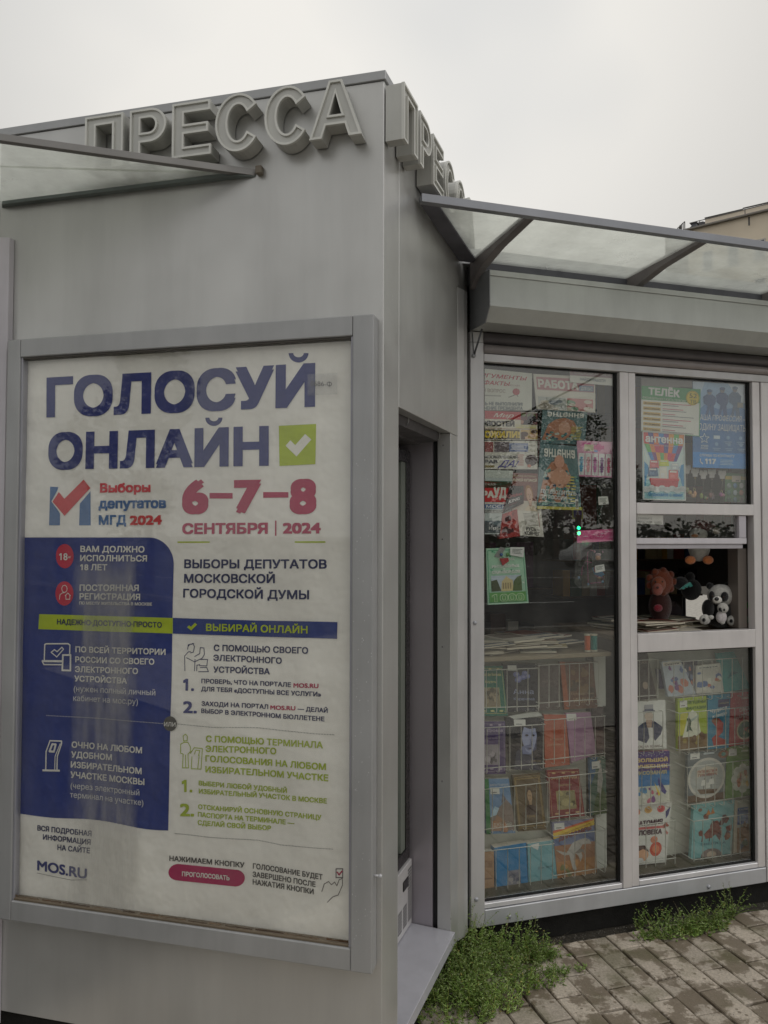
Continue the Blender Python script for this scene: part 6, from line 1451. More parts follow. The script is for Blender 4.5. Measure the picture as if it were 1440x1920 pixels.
# magazines piled on the counters
pm = [(206, 200, 186), (150, 130, 110), (96, 80, 66), (190, 180, 160), (120, 60, 54), (70, 84, 100), (176, 160, 120), (140, 146, 130)]
lbl = ['topmost pale magazine', 'brown magazine', 'thin dark magazine', 'cream magazine']
idx = 0
for (ua, ub, zs, nn, seed) in ((.05, .64, ZSH, 30, 4), (.80, 1.36, ZSR, 26, 5)):
    q = random.Random(seed)
    for i in range(nn):
        u = q.uniform(ua + .05, ub - .05); n_ = q.uniform(-.46, -.15); lay = i // 7
        a = q.uniform(-.5, .5) + (pi / 2 if q.random() < .3 else 0); w_, l_ = q.uniform(.075, .10), q.uniform(.10, .135)
        ca, sa = cos(a), sin(a); h = q.uniform(.003, .008); tl = q.uniform(-.05, .12)
        z0 = zs + .001 + lay * .011 + q.uniform(0, .003); 
        n_ = min(n_, -.085 - abs(w_ * sa) - abs(l_ * ca))
        u = min(max(u, ua + abs(w_ * ca) + abs(l_ * sa) - .02), ub - abs(w_ * ca) - abs(l_ * sa) + .02)
        cr_ = [C.pt(u + x * ca - y * sa, n_ + x * sa + y * ca, z0 + max(0, (x * tl))) for x, y in ((-w_, -l_), (w_, -l_), (w_, l_), (-w_, l_))]
        m = MB(); c = q.choice(pm); up = Vector((0, 0, h))
        m.add(cr_ + [v + up for v in cr_], [(0, 3, 2, 1), (0, 1, 5, 4), (1, 2, 6, 5), (2, 3, 7, 6), (3, 0, 4, 7)], lin((206, 198, 180))); m.add([v + up for v in cr_], [(0, 1, 2, 3)], lin(c))
        e = [cr_[0].lerp(cr_[2], f) for f in (.12, .5)]
        ob = m.build('magazine', None, 'paper', fix=False)
        side = 'left' if seed == 4 else 'right'
        cn_ = {0: 'cream', 1: 'brown', 2: 'dark olive', 3: 'ivory', 4: 'dark red', 5: 'slate blue', 6: 'sand coloured', 7: 'grey-green'}[pm.index(c)]
        fr_ = ('far left', 'left', 'middle', 'right', 'far right')[min(4, int(5 * (u - ua) / (ub - ua)))]
        dp_ = 'front' if n_ > -.24 else ('middle' if n_ > -.35 else 'rear')
        ly_ = ('bottom layer', 'low layer', 'middle layer', 'high layer', 'top layer')[min(4, lay)]
        tag(ob, '%s magazine, %s, %s %s of the pile on the %s counter' % (cn_, ly_, dp_, fr_, side), 'magazine', 'magazines spread on the %s counter' % side)
        pr = MB(); k3 = lin(q.choice(pm)); b0, b1, b2, b3 = [v + up * 1.06 for v in cr_]
        mixv = lambda s_, t_: (b0.lerp(b1, s_)).lerp(b3.lerp(b2, s_), t_) + Vector((0, 0, .0004))
        pr.add([mixv(.1, .1), mixv(.9, .1), mixv(.9, .6), mixv(.1, .6)], [(0, 1, 2, 3)], k3); pr.add([mixv(.1, .75), mixv(.9, .75), mixv(.9, .92), mixv(.1, .92)], [(0, 1, 2, 3)], lin((214, 206, 190)))
        pr.build('cover_print', ob, 'paper', fix=False)

# ---------------------------------------------------------------- soft toys and trinkets in the hatch
def pball(t, nm, x, y, n, rx, ry=None, dn=None, col=(200, 200, 200), fam='plush', zk='z7', k=18, m=12):
    """ellipsoid measured in picture units: centre, half width and half height"""
    c = P4(zk, x, y, n); s_ = ZM[zk][2]; d = (c - Vector((0, 0, EYE))).length; pp = d / FPX / s_
    ry = ry or rx; r = (rx * pp, (dn or min(rx, ry) * .8) * pp, ry * pp)
    return MB().ball(c, r, lin(col), k, m, AXC).build(nm, t, fam)
def on(h, x, y):
    """depth of the surface of head h = (cx, cy, n, rx, ry, depth) at (x, y), in metres along n"""
    k = 1 - ((x - h[0]) / h[3]) ** 2 - ((y - h[1]) / h[4]) ** 2
    c = P4('z7', h[0], h[1], h[2]); pp = (c - Vector((0, 0, EYE))).length / FPX / ZM['z7'][2]
    return h[2] + h[5] * pp * math.sqrt(max(.05, k))
BK, WHT = (16, 15, 17), (190, 188, 182)
t = thing('plush_panda', P4('z7', 985, 1195, -.13), 'black and white plush panda sitting on the magazines in the hatch', 'plush toy')
n = -.16
pball(t, 'body', 985, 1060, n, 160, 145, 110, BK); pball(t, 'head', 985, 908, n + .02, 125, 100, 95, WHT); HD = (985, 908, n + .02, 125, 100, 95); pball(t, 'muzzle', 950, 950, on(HD, 950, 950) + .002, 46, 32, 30, (222, 220, 214))
for x, y in ((880, 815), (1050, 812)): pball(t, 'ear', x, y, n + .005, 36, 30, 20, BK)
for x, y, a in ((898, 912, 30), (1022, 920, 40)): pball(t, 'eye_patch', x, y, on(HD, x, y) - .001, a, 44, 16, BK)
for x, y in ((905, 915), (1012, 925)): pball(t, 'eye', x, y, on(HD, x, y) + .006, 8, 9, 7, (60, 44, 36), 'plastic')
pball(t, 'nose', 946, 942, on(HD, 946, 944) + .014, 22, 17, 14, (26, 22, 24), 'plastic')
for x, y in ((862, 1035), (1110, 1030)): pball(t, 'arm', x, y, n + .03, 56, 82, 46, BK)
for x, y in ((832, 1140), (1095, 1150)):
    pball(t, 'foot', x, y, n + .06, 54, 46, 34, WHT); pball(t, 'foot_pad', x - 10, y + 4, n + .074, 17, 17, 10, BK); pball(t, 'foot_pad', x + 22, y - 4, n + .073, 11, 13, 8, BK)
bt2 = thing('plush_panda_cub', P4('z7', 1000, 1180, -.09), 'tiny plush panda cub held against the belly of the big one', 'plush toy')
pball(bt2, 'body', 990, 1115, n + .07, 52, 56, 34, (206, 200, 200)); pball(bt2, 'head', 1005, 1030, n + .075, 52, 46, 38, WHT)
for x in (978, 1016): pball(bt2, 'eye_patch', x, 1042, n + .090, 14, 17, 9, BK)
pball(bt2, 'nose', 990, 1058, n + .094, 9, 8, 6, BK)
for x, y in ((892, 1118), (1000, 1165)): pball(bt2, 'foot', x, y, n + .075, 26, 20, 16, WHT)
s = Sheet(C, 'z7', [(1038, 858), (1090, 805), (1148, 868), (1108, 915)], n + .02, lay=.0004); lines(s, .2, .8, .8, .3, 3, (170, 120, 130), 1); s.finish('tag', None, None, None, (222, 206, 214), .0008, parent=t, sub='tag_print')
t = thing('plush_penguin', P4('z7', 780, 560, -.2), 'plush penguin in a dark red hat hung at the top of the hatch', 'plush toy')
n = -.20
pball(t, 'body', 775, 440, n, 100, 130, 80, (180, 178, 172)); pball(t, 'head', 770, 318, n + .01, 86, 60, 60, (206, 204, 198)); pball(t, 'hat', 800, 235, n, 110, 62, 70, (90, 20, 28)); pball(t, 'pompom', 942, 284, n + .02, 34, 30, 26, (214, 204, 190))
MB().tube([P4('z7', 880, 230, n), P4('z7', 925, 240, n + .01), P4('z7', 940, 275, n + .02)], .009, lin((90, 20, 28)), 8, r1=.004).build('hat_tip', t, 'plush')
for x in (690, 862): pball(t, 'foot', x, 566, n + .04, 52, 38, 34, (206, 126, 76))
pball(t, 'eye', 770, 312, n + .05, 11, 11, 7, BK, 'plastic'); pball(t, 'beak', 735, 332, n + .06, 36, 16, 22, (190, 130, 84))
t = thing('plush_lion', P4('z7', 400, 1180, -.24), 'orange plush lion with shaggy mane, dim at the left of the hatch', 'plush toy')
n = -.24
pball(t, 'body', 400, 1010, n - .02, 110, 150, 80, (60, 30, 26)); pball(t, 'mane', 410, 780, n, 130, 122, 60, (120, 58, 34)); pball(t, 'face', 385, 800, n + .04, 72, 70, 40, (140, 76, 50)); pball(t, 'muzzle', 375, 850, n + .06, 52, 56, 36, (150, 88, 76))
for i in range(9):
    a = i * 2 * pi / 9; pball(t, 'mane_tuft', 410 + 120 * cos(a), 775 - 105 * sin(a), n + .01, 34, 34, 24, (112, 54, 32))
for x in (355, 420): pball(t, 'eye', x, 775, n + .04 + .018, 8, 10, 6, BK, 'plastic')
pball(t, 'nose', 375, 832, n + .078, 14, 11, 8, (60, 30, 28), 'plastic')
pball(t, 'bow', 380, 1030, n + .05, 46, 34, 20, (120, 30, 44))
t = thing('plush_dragon', P4('z7', 660, 930, -.25), 'black plush animal with a teal spiky crest hanging in the hatch', 'plush toy')
n = -.26
pball(t, 'body', 700, 850, n, 100, 96, 60, BK); pball(t, 'head', 600, 790, n + .03, 72, 60, 46, (26, 26, 30)); pball(t, 'tail', 690, 730, n, 46, 44, 30, BK)
m = MB(); m.prism([P4('z7', x, y, n + .06) for x, y in ((582, 850), (640, 800), (680, 778), (705, 815), (680, 826), (668, 810), (650, 832), (635, 822), (618, 850), (604, 838))], C.n * .008, lin((70, 150, 140))); m.build('crest', t, 'plush')
t = thing('toy_frog', P4('z7', 1185, 1040, -.3), 'bright green toy with red top beside the panda', 'toy')
n = -.62
pball(t, 'body', 1188, 1000, n, 52, 60, 50, (60, 190, 60), 'plastic'); pball(t, 'head', 1196, 935, n, 34, 30, 30, (176, 40, 44), 'plastic'); pball(t, 'foot', 1190, 1140, n, 60, 60, 40, (130, 190, 160), 'plastic'); pball(t, 'arm', 1180, 990, n + .05, 34, 22, 20, BK, 'plastic')
t = thing('toy_car', P4('z7', 650, 1170, -.3), 'pale blue and green little toy on the counter behind the magazines', 'toy')
pball(t, 'body', 660, 1150, -.35, 44, 32, 30, (130, 196, 206), 'plastic'); pball(t, 'cab', 585, 1130, -.35, 30, 16, 20, (206, 130, 110), 'plastic'); pball(t, 'trim', 735, 1150, -.35, 32, 14, 20, (40, 120, 60), 'plastic')
t = thing('wooden_doll', P4('z7', 560, 1120, -.4), 'grey rounded figurine standing behind the orange lion', 'figurine')
pball(t, 'body', 545, 1070, -.42, 62, 80, 40, (90, 80, 84)); pball(t, 'head', 530, 1000, -.42, 32, 32, 26, (110, 96, 96))
# key rings on white header cards in the upper right window
t0 = None
for k, (x, y, c, lb) in enumerate(((660, 990, (150, 110, 80), 'brown charm at the poster edge'), (738, 1020, (190, 130, 110), 'pinkish charm and bright ring'), (818, 1040, (140, 130, 70), 'olive charm'), (900, 1030, (130, 80, 110), 'plum charm'), (1000, 1040, (170, 110, 140), 'mauve charm and gold ring'))):
    n = -.075
    t = thing('key_ring', P4('z6', x, y + 290, n), 'key ring with %s on a white hanging card' % lb, 'key ring', 'key rings hung in the upper right window')
    m = MB(); m.prism([P4('z6', x + a, y + b_, n) for a, b_ in ((-36, 0), (36, 0), (38, 40), (24, 52), (22, 80), (-22, 80), (-24, 52), (-38, 40))], C.n * -.002, lin((196, 192, 190))); m.build('card', t, 'paper')
    m = MB().ball(P4('z6', x, y + 4, n + .003), (.003, .001, .0012), lin((50, 50, 50)), 8, 5, AXC); m.build('card_slot', t, 'dark')
    m = MB()
    for cx_, cy_, r, w_ in ((x, y + 92, .0042, .0009), (x - 8, y + 205, .0062 if k in (1, 4) else .0045, .0014 if k in (1, 4) else .0009)):
        cc = P4('z6', cx_, cy_, n + .002); m.tube([cc + C.d * (r * .85 * cos(i * pi / 7)) + Vector((0, 0, r * 1.15 * sin(i * pi / 7))) for i in range(14)], w_, lin((206, 186, 130) if k in (1, 4) else (160, 150, 140)), 5, True)
    m.tube([P4('z6', x, y + 108, n + .002), P4('z6', x - 4, y + 175, n + .002)], .001, lin((170, 160, 150)), 5); m.build('chain', t, 'frame')
    q = random.Random(k)
    for i in range(3): pball(t, 'charm', x + q.uniform(-30, 30), y + 240 + q.uniform(-16, 30), n + .004, q.uniform(14, 26), q.uniform(16, 30), 12, tuple(min(255, max(0, v + q.randint(-30, 30))) for v in c), 'plastic', 'z6', 10, 7)
t = thing('button_badges', P4('z6', 1125, 1340, -.08), 'green card of round button badges at the right of the key rings', 'badges')
s = Sheet(C, 'z6', [(1030, 1064), (1222, 1072), (1218, 1344), (1024, 1340)], -.082, lay=.0005); s.rect(.0, .78, 1, .9, (190, 160, 60), 1); s.rect(.32, .70, .76, .92, (206, 190, 176), 2); s.text('50', .5, .72, .66, .05, (60, 60, 60), .03, k=3); s.finish('card', None, None, None, (70, 110, 70), .002, parent=t, sub='card_print')
for i, c in enumerate(((150, 160, 160), (110, 150, 190), (206, 206, 206), (90, 130, 120), (176, 190, 200), (190, 120, 90), (70, 90, 80), (96, 130, 140), (120, 110, 100))):
    x, y = 1064 + 60 * (i % 3), 1186 + 68 * (i // 3); pball(t, 'badge', x, y, -.078, 22, 24, 8, c, 'plastic', 'z6', 14, 8)

# ---------------------------------------------------------------- weeds along the plinth
def gp(px, py, z=0.0):
    r = ray(px, py); t = (z - EYE) / r.z; return Vector((r.x * t, r.y * t, z))
def weed(name, label, spots, nst, hmin, hmax, seed, lean=.5):
    q = random.Random(seed); mb = MB(); cols = [(0.095, 0.165, 0.025), (0.15, 0.25, 0.045), (0.22, 0.32, 0.08), (0.28, 0.37, 0.13), (0.12, 0.20, 0.04)]
    tot = sum(w for *_, w in spots)
    for _ in range(nst):
        k = q.random() * tot
        for (c, ru, rn, hs, w) in spots:
            k -= w
            if k <= 0: break
        r_ = math.sqrt(q.random()); a = q.uniform(0, 2 * pi)
        p = c + C.d * (ru * r_ * cos(a)) + C.n * (rn * r_ * sin(a))
        h = q.uniform(hmin, hmax) * hs * (1.15 - .55 * r_ ** 2)
        d = Vector((cos(a) * lean * r_ + q.gauss(0, .3), sin(a) * lean * r_ + q.gauss(0, .3), 1)).normalized()
        wob = Vector((q.gauss(0, .25), q.gauss(0, .25), 0)); pts = []; n = 5
        for i in range(n + 1):
            f = i / n; pts.append(p + d * (h * f) + wob * (h * f * f * .6) - Vector((0, 0, h * .18 * f * f * (1 - d.z) * 3)))
        sc = q.choice(cols[:3])
        mb.tube(pts, .0011, (sc[0] * 1.3, sc[1] * 1.0, sc[2]), 3, r1=.0005)
        m = int(h / .009) + 3
        for i in range(m):
            f = (i + q.random()) / m; x = f * n; j = min(int(x), n - 1); b = pts[j].lerp(pts[j + 1], x - j)
            an = q.uniform(0, 2 * pi); up = q.uniform(-.1, .8)
            e = Vector((cos(an), sin(an), up)).normalized(); L = q.uniform(.009, .022) * (1.15 - .5 * f); s_ = e.cross(Vector((0, 0, 1))).normalized() * L * q.uniform(.16, .26)
            nn = Vector((0, 0, L * .12)); c = q.choice(cols)
            if f > .85 and q.random() < .5: c = (0.20, 0.24, 0.11)
            if q.random() < .012: c = (0.42, 0.36, 0.10)
            mb.add([b, b + e * L * .45 + s_ - nn, b + e * L, b + e * L * .45 - s_ - nn, b + e * L * .5 + nn * .4], [(0, 1, 4), (1, 2, 4), (2, 3, 4), (3, 0, 4)], c)
    for _ in range(int(nst * .16)):          # grass blades and a few dry stalks among the leaves
        c, ru, rn, hs, w = q.choice(spots); a = q.uniform(0, 2 * pi); r_ = math.sqrt(q.random()) * 1.12
        p = c + C.d * (ru * r_ * cos(a)) + C.n * (rn * r_ * sin(a)); h = q.uniform(hmin * 1.1, hmax * 1.15) * hs
        d = Vector((q.gauss(0, .45), q.gauss(0, .45), 1)).normalized(); sd = d.cross(Vector((q.gauss(0, 1), q.gauss(0, 1), .1))).normalized() * q.uniform(.0012, .0026)
        dry = q.random() < .3; cc = (0.34, 0.29, 0.15) if dry else q.choice([(.16, .27, .05), (.22, .33, .08)])
        k_ = 4; vs_ = []
        for i in range(k_ + 1):
            f = i / k_; m_ = p + d * h * f + Vector((d.x, d.y, -.5)) * h * .5 * f * f; vs_ += [m_ - sd * (1 - f * .9), m_ + sd * (1 - f * .9)]
        mb.add(vs_, [(2 * i, 2 * i + 1, 2 * i + 3, 2 * i + 2) for i in range(k_)], cc)
    return tag(mb.build(name, None, 'leaf', fix=False), label, 'plant', kind='stuff')
CC = lambda px, py: gp(px, py)
weed('weed_clump', 'large green weed clump growing between the door sill and the plinth', [
    (CC(905, 1858), .17, .16, 1.15, 5), (CC(955, 1800), .15, .10, 1.05, 3), (CC(872, 1800), .09, .12, 1.3, 3), (CC(850, 1890), .16, .14, 1.0, 4), (CC(1015, 1840), .10, .06, .55, 1.2), (CC(1010, 1795), .09, .05, .6, .8)],
    720, .04, .16, 3)
weed('weed_clump', 'smaller green weed clump against the plinth under the right window', [
    (CC(1290, 1748), .16, .05, .85, 3), (CC(1325, 1742), .12, .05, 1.0, 2), (CC(1240, 1752), .09, .04, .75, 1)], 200, .03, .125, 5)
weed('weed_sprig', 'thin tall weed sprigs with few leaves standing against the dark plinth on the right', [
    (CC(1205, 1738), .03, .015, 1.0, 1), (CC(1362, 1722), .05, .02, 1.5, 1.6), (CC(1235, 1735), .05, .015, 1.1, 1)], 34, .06, .12, 9)
weed('weed_sprig', 'sparse low sprigs creeping over the bricks beside the large clump', [
    (CC(1065, 1822), .07, .05, .5, 1), (CC(1040, 1790), .07, .03, .5, 1), (CC(1210, 1762), .05, .02, .5, .5)], 46, .05, .10, 12, 1.6)

# ---------------------------------------------------------------- building behind, right
def far_wall(px, dist, deg):
    r = ray(px, 1000); k = dist / r.y; return Wall((r.x * k, r.y * k), deg, -1)
K = far_wall(1296, 62, 129)
if K.n.y > 0: K.n = -K.n
zk = lambda w, x, y, n=0: w.pick(x, y, n)
ztop = zk(K, 1370, 414)[1]
apt = thing('apartment_building', K.pt(15, 0, 0), 'beige tiled multi-storey building seen over the canopy at the right', 'building')
TL = lin((238, 224, 202))
MB().box(K, 0, 46, -16, 0, 0, ztop, TL).build('wall', apt, 'wall')
MB().box(K, -.3, 46.3, -16.3, .35, ztop, ztop + .12, lin((150, 146, 140))).build('cornice', apt, 'wall')
ua, _ = zk(K, 1322, 412, -3.0); zt2 = zk(K, 1322, 412, -3.0)[1]; ztb = zk(K, 1440, 381, -3.0)[1]
at_ = MB(); ns_ = 10; pts = []
for i in range(ns_ + 1):
    f = i / ns_; pts.append(K.pt(ua + 30 * f, -3.0, zt2 + (ztb - zt2) * min(1.0, (f * 3.0)) * (1.15 if f > .2 else 1)))
base = [K.pt(ua, -3.0, ztop + .2)] + pts + [K.pt(ua + 30, -3.0, ztop + .2)]
at_.prism(base, K.n * -10, lin((236, 224, 206))); at_.build('attic_storey', apt, 'wall')
for i in range(ns_):
    a, b = pts[i], pts[i + 1]
    m = MB().tube([a + K.n * .1 + Vector((0, 0, .1)), b + K.n * .1 + Vector((0, 0, .03))], .06, lin((96, 94, 92)), 4); m.build('attic_coping', apt, 'wall', fix=False)
for h in (.5,):
    MB().tube([K.pt(.2, .3, ztop + h), K.pt(44, .3, ztop + h)], .035, lin((120, 118, 116)), 5).build('roof_rail', apt, 'wall', fix=False)
for i in range(0, 12): MB().tube([K.pt(1 + i * 3.4, .3, ztop), K.pt(1 + i * 3.4, .3, ztop + .5)], .035, lin((110, 108, 106)), 4).build('rail_post', apt, 'wall', fix=False)
for i in range(1, 12): MB().tube([K.pt(1.6 + i * 3.1, .38, ztop - .2), K.pt(1.6 + i * 3.1, .38, ztop - .85)], .07, lin((96, 94, 92)), 4).build('gutter_hook', apt, 'wall', fix=False)
for u_ in (8.6, 14.5, 20.0): MB().box(K, u_, u_ + 3.6, .3, .44, ztop + .02, ztop + .3, lin((96, 92, 92))).build('gutter', apt, 'wall')
wu0, wz1 = zk(K, 1413, 451); wu1, _ = zk(K, 1436, 451)
for i in range(-2, 6):
    for j in range(0, 5):
        u0 = wu0 + i * (wu1 - wu0) * 2.2; z1 = wz1 - j * 3.0
        if u0 < 1.0 or z1 < 3: continue
        wn = MB().box(K, u0, u0 + (wu1 - wu0), -.02, .05, z1 - 1.7, z1, lin((206, 200, 192))).build('window', apt, 'wall')
        MB().box(K, u0 + .12, u0 + (wu1 - wu0) - .12, .051, .06, z1 - 1.58, z1 - .12, lin((70, 78, 88))).build('pane', wn, 'plastic')
MB().box(K, wu0, wu0 + .0 + 46 - wu0, .0, .03, ztop - 6.2, ztop - 6.1, lin((130, 118, 104))).build('string_course', apt, 'wall')
u_, z_ = zk(K, 1301, 434, -5)
MB().box(K, u_ - .2, u_ + .2, -5.6, -5, ztop, zk(K, 1301, 419, -5)[1], lin((110, 112, 118))).box(K, u_ - .3, u_ + .3, -5.7, -4.9, zk(K, 1301, 419, -5)[1], zk(K, 1301, 418, -5)[1], lin((80, 80, 84))).build('chimney', apt, 'wall')
R_ = far_wall(1262, 74, 129); R_.n = -R_.n if R_.n.y > 0 else R_.n
lw = thing('roof_house', R_.pt(4, 0, 0), 'low dark hipped roof with a ladder cage left of the beige building', 'building')
rz_ = zk(R_, 1275, 436)[1]
MB().box(R_, -.5, 12, -8, 0, 0, rz_, lin((140, 134, 124))).build('wall', lw, 'wall')
a, b = zk(R_, 1288, 436)[0], zk(R_, 1318, 428)[0]
MB().prism([R_.pt(a, 0, rz_), R_.pt(a + (b - a) * .4, 0, rz_ + .55), R_.pt(b, 0, rz_ + .55), R_.pt(b + 1, 0, rz_)], R_.n * -6, lin((96, 96, 100))).build('roof', lw, 'wall')
c0, c1 = zk(R_, 1266, 433)[0], zk(R_, 1284, 433)[0]; ct = zk(R_, 1275, 417.5)[1]
for i in range(7):
    f = i / 6; uu = c0 + (c1 - c0) * f
    MB().tube([R_.pt(uu, 0, rz_ - 1), R_.pt(uu + (.25 if i < 3 else 0), 0, ct - (.5 - .5 * f))], .05, lin((130, 130, 130)), 4).build('cage_bar', lw, 'wall', fix=False)
MB().tube([R_.pt(c0 + .2, 0, ct - .5), R_.pt(c1, 0, ct)], .045, lin((130, 130, 130)), 4).build('cage_hoop', lw, 'wall', fix=False)
MB().tube([R_.pt(c0 + .1, 0, ct - 1.1), R_.pt(c1, 0, ct - .8)], .035, lin((130, 130, 130)), 4).build('cage_hoop', lw, 'wall', fix=False)

# ---------------------------------------------------------------- the street in front, which the glass reflects
def mirror(px, py, dist):
    """where a thing must stand for the shop glass to show it at this spot"""
    r = ray(px, py); X = r * (dist / r.y); X.z += EYE
    p = C.p + C.n * -.033; v = Vector((X.x - p.x, X.y - p.y, 0)); k = v.dot(C.n)
    return Vector((X.x, X.y, X.z)) - C.n * (2 * k)
road = MB(); road.add([C.pt(-90, 9.2, -.017), C.pt(90, 9.2, -.017), C.pt(90, 44, -.017), C.pt(-90, 44, -.017)], [(0, 1, 2, 3)], (0.055, 0.055, 0.057))
tag(road.build('road', None, 'asphalt', at=C.pt(0, 26, -.017)), kind='structure')
kb = MB().box(C, -90, 90, 9.02, 9.18, -.02, .09, (0.32, 0.31, 0.29)); tag(kb.build('kerb', None, 'stone'), kind='structure')
mk = MB()
for n0 in (14.5, 19.5, 30.5, 36):
    for i in range(-14, 15): mk.add([C.pt(i * 6, n0, -.012), C.pt(i * 6 + 3.2, n0, -.012), C.pt(i * 6 + 3.2, n0 + .16, -.012), C.pt(i * 6, n0 + .16, -.012)], [(0, 1, 2, 3)], (.7, .7, .68))
mk.add([C.pt(-90, 25, -.012), C.pt(90, 25, -.012), C.pt(90, 25.2, -.012), C.pt(-90, 25.2, -.012)], [(0, 1, 2, 3)], (.7, .7, .68))
tag(mk.build('road_marking', None, 'asphalt', at=C.pt(0, 25, -.012)), kind='structure')
def tree_parts(seed):
    q = random.Random(seed); H_ = q.uniform(6.2, 8.2)
    tr = MB(); tr.tube([Vector((0, 0, 0)), Vector((.08, .05, 1.4)), Vector((-.05, .1, 3.0)), Vector((.1, 0, H_ * .8))], .17, lin((84, 72, 60)), 8, r1=.05)
    lobes = []
    for i in range(11):
        a = q.uniform(0, 2 * pi); r = q.uniform(.4, 1.9); z = q.uniform(2.4, H_ - .8); lobes.append((Vector((cos(a) * r, sin(a) * r, z)), q.uniform(.8, 1.35)))
        tr.tube([Vector((0, 0, z * .6 + .4)), Vector((cos(a) * r * .5, sin(a) * r * .5, z * .85)), lobes[-1][0]], .055, lin((84, 72, 60)), 5, r1=.015)
    lobes.append((Vector((0, 0, H_ - .6)), 1.1)); cr = MB()
    for _ in range(7000):
        c, R0 = q.choice(lobes); v = Vector((q.gauss(0, 1), q.gauss(0, 1), q.gauss(0, 1))).normalized() * R0 * q.uniform(.45, 1.08) ** .6
        p = c + v; s1 = Vector((q.gauss(0, 1), q.gauss(0, 1), q.gauss(0, .6))).normalized(); s2 = s1.cross(Vector((q.gauss(0, 1), q.gauss(0, 1), q.gauss(0, 1)))).normalized(); L = q.uniform(.055, .12)
        g = q.uniform(.6, 1.3); cr.add([p - s1 * L, p + s2 * L * .6, p + s1 * L, p - s2 * L * .6], [(0, 1, 2, 3)], (.035 * g, .065 * g, .018 * g))
    return tr, cr
kinds = []
for k in range(2):
    tr, cr = tree_parts(20 + k); kinds.append((tr.build('trunk', None, 'bark', at=(0, 0, 0), fix=False), cr.build('crown', None, 'leaf', at=(0, 0, 0), fix=False)))
tl = ['at the left end of the row', 'second from the left', 'third from the left', 'left of the middle', 'in the middle', 'right of the middle', 'third from the right', 'second from the right', 'right of the crossing sign', 'at the right end of the row', 'behind the white car', 'far right']
rt = random.Random(44)
for i in range(12):
    u = -34 + i * 6.4 + rt.uniform(-1, 1); n_ = rt.uniform(51, 56)
    e = thing('street_tree', C.pt(u, n_, 0), 'leafy tree across the road, %s, mirrored in the glass' % tl[i], 'tree', 'trees across the road')
    sc = rt.uniform(1.2, 1.6); e.rotation_euler.z = rt.uniform(0, 6); e.scale = (sc, sc, sc)
    for src in kinds[i % 2]:
        o = src.copy() if i > 1 else src
        if i > 1: COL.objects.link(o)
        o.parent = e; o.location = (0, 0, 0)
hd_ = MB(); q = random.Random(2)
for _ in range(9000):
    p = C.pt(q.uniform(-60, 60), q.uniform(57, 60), q.uniform(.1, 3.3) * (.8 + .2 * sin(q.random() * 6))); s1 = Vector((q.gauss(0, 1), q.gauss(0, 1), q.gauss(0, 1))).normalized(); s2 = s1.cross(Vector((q.gauss(0, 1), q.gauss(0, 1), 1))).normalized(); g = q.uniform(.5, 1.2)
    hd_.add([p - s1 * .3, p + s2 * .2, p + s1 * .3, p - s2 * .2], [(0, 1, 2, 3)], (.03 * g, .055 * g, .016 * g))
tag(hd_.build('hedge', None, 'leaf', fix=False), 'long dark hedge across the road behind the trees', 'hedge', kind='stuff')
# trees nearer on the left, mirrored in the poster glass and shading the wall
for i, (x, y) in enumerate(((-17.0, -13.5),)):
    e = thing('street_tree', (x, y, 0), 'nearer leafy tree behind the viewer, off to the left', 'tree', 'trees beside the pavement')
    e.rotation_euler.z = i * 2.1
    for src in kinds[i % 2]:
        o = src.copy(); COL.objects.link(o); o.parent = e; o.location = (0, 0, 0)
# white car
cp = mirror(1122, 1050, 43); cp.z = 0
VC = Wall((cp.x, cp.y), 73.07, 1)
car = thing('parked_car', VC.pt(0, 0, 0), 'white hatchback on the road, mirrored in the shop glass', 'car')
pr_ = [(-2.0, .32), (-2.05, .62), (-1.95, .88), (-1.55, .98), (-.9, 1.42), (-.2, 1.5), (.75, 1.48), (1.35, 1.28), (1.85, .98), (2.05, .9), (2.1, .55), (2.02, .3)]
MB().prism([VC.pt(u, -.85, z - .02) for u, z in pr_], VC.n * 1.7, (.72, .72, .72)).build('body', car, 'plastic', .09, 3)
for s_ in (-.86, .86):
    MB().prism([VC.pt(u, s_ - .005, z - .02) for u, z in ((-1.35, 1.0), (-.85, 1.34), (-.2, 1.41), (.7, 1.39), (1.2, 1.2), (1.35, 1.0))], VC.n * .012, (.02, .022, .025)).build('side_window', car, 'plastic')
    for u in (-1.3, 1.32):
        ring = lambda r, z0: [VC.pt(u + r * cos(j * pi / 9), s_ * .86, z0 + r * sin(j * pi / 9)) for j in range(18)]
        w_ = MB().prism(ring(.31, .29), VC.n * (.2 if s_ < 0 else -.2) * -1, (.02, .02, .02)).build('wheel', car, 'dark')
        MB().prism(ring(.18, .29), VC.n * (.21 if s_ > 0 else -.21), (.4, .4, .4)).build('rim', w_, 'frame')
for s_ in (-.6, .6): MB().box(VC, 2.0, 2.1, s_ - .16, s_ + .16, .62, .76, (.6, .6, .58)).build('headlight', car, 'plastic', .02)
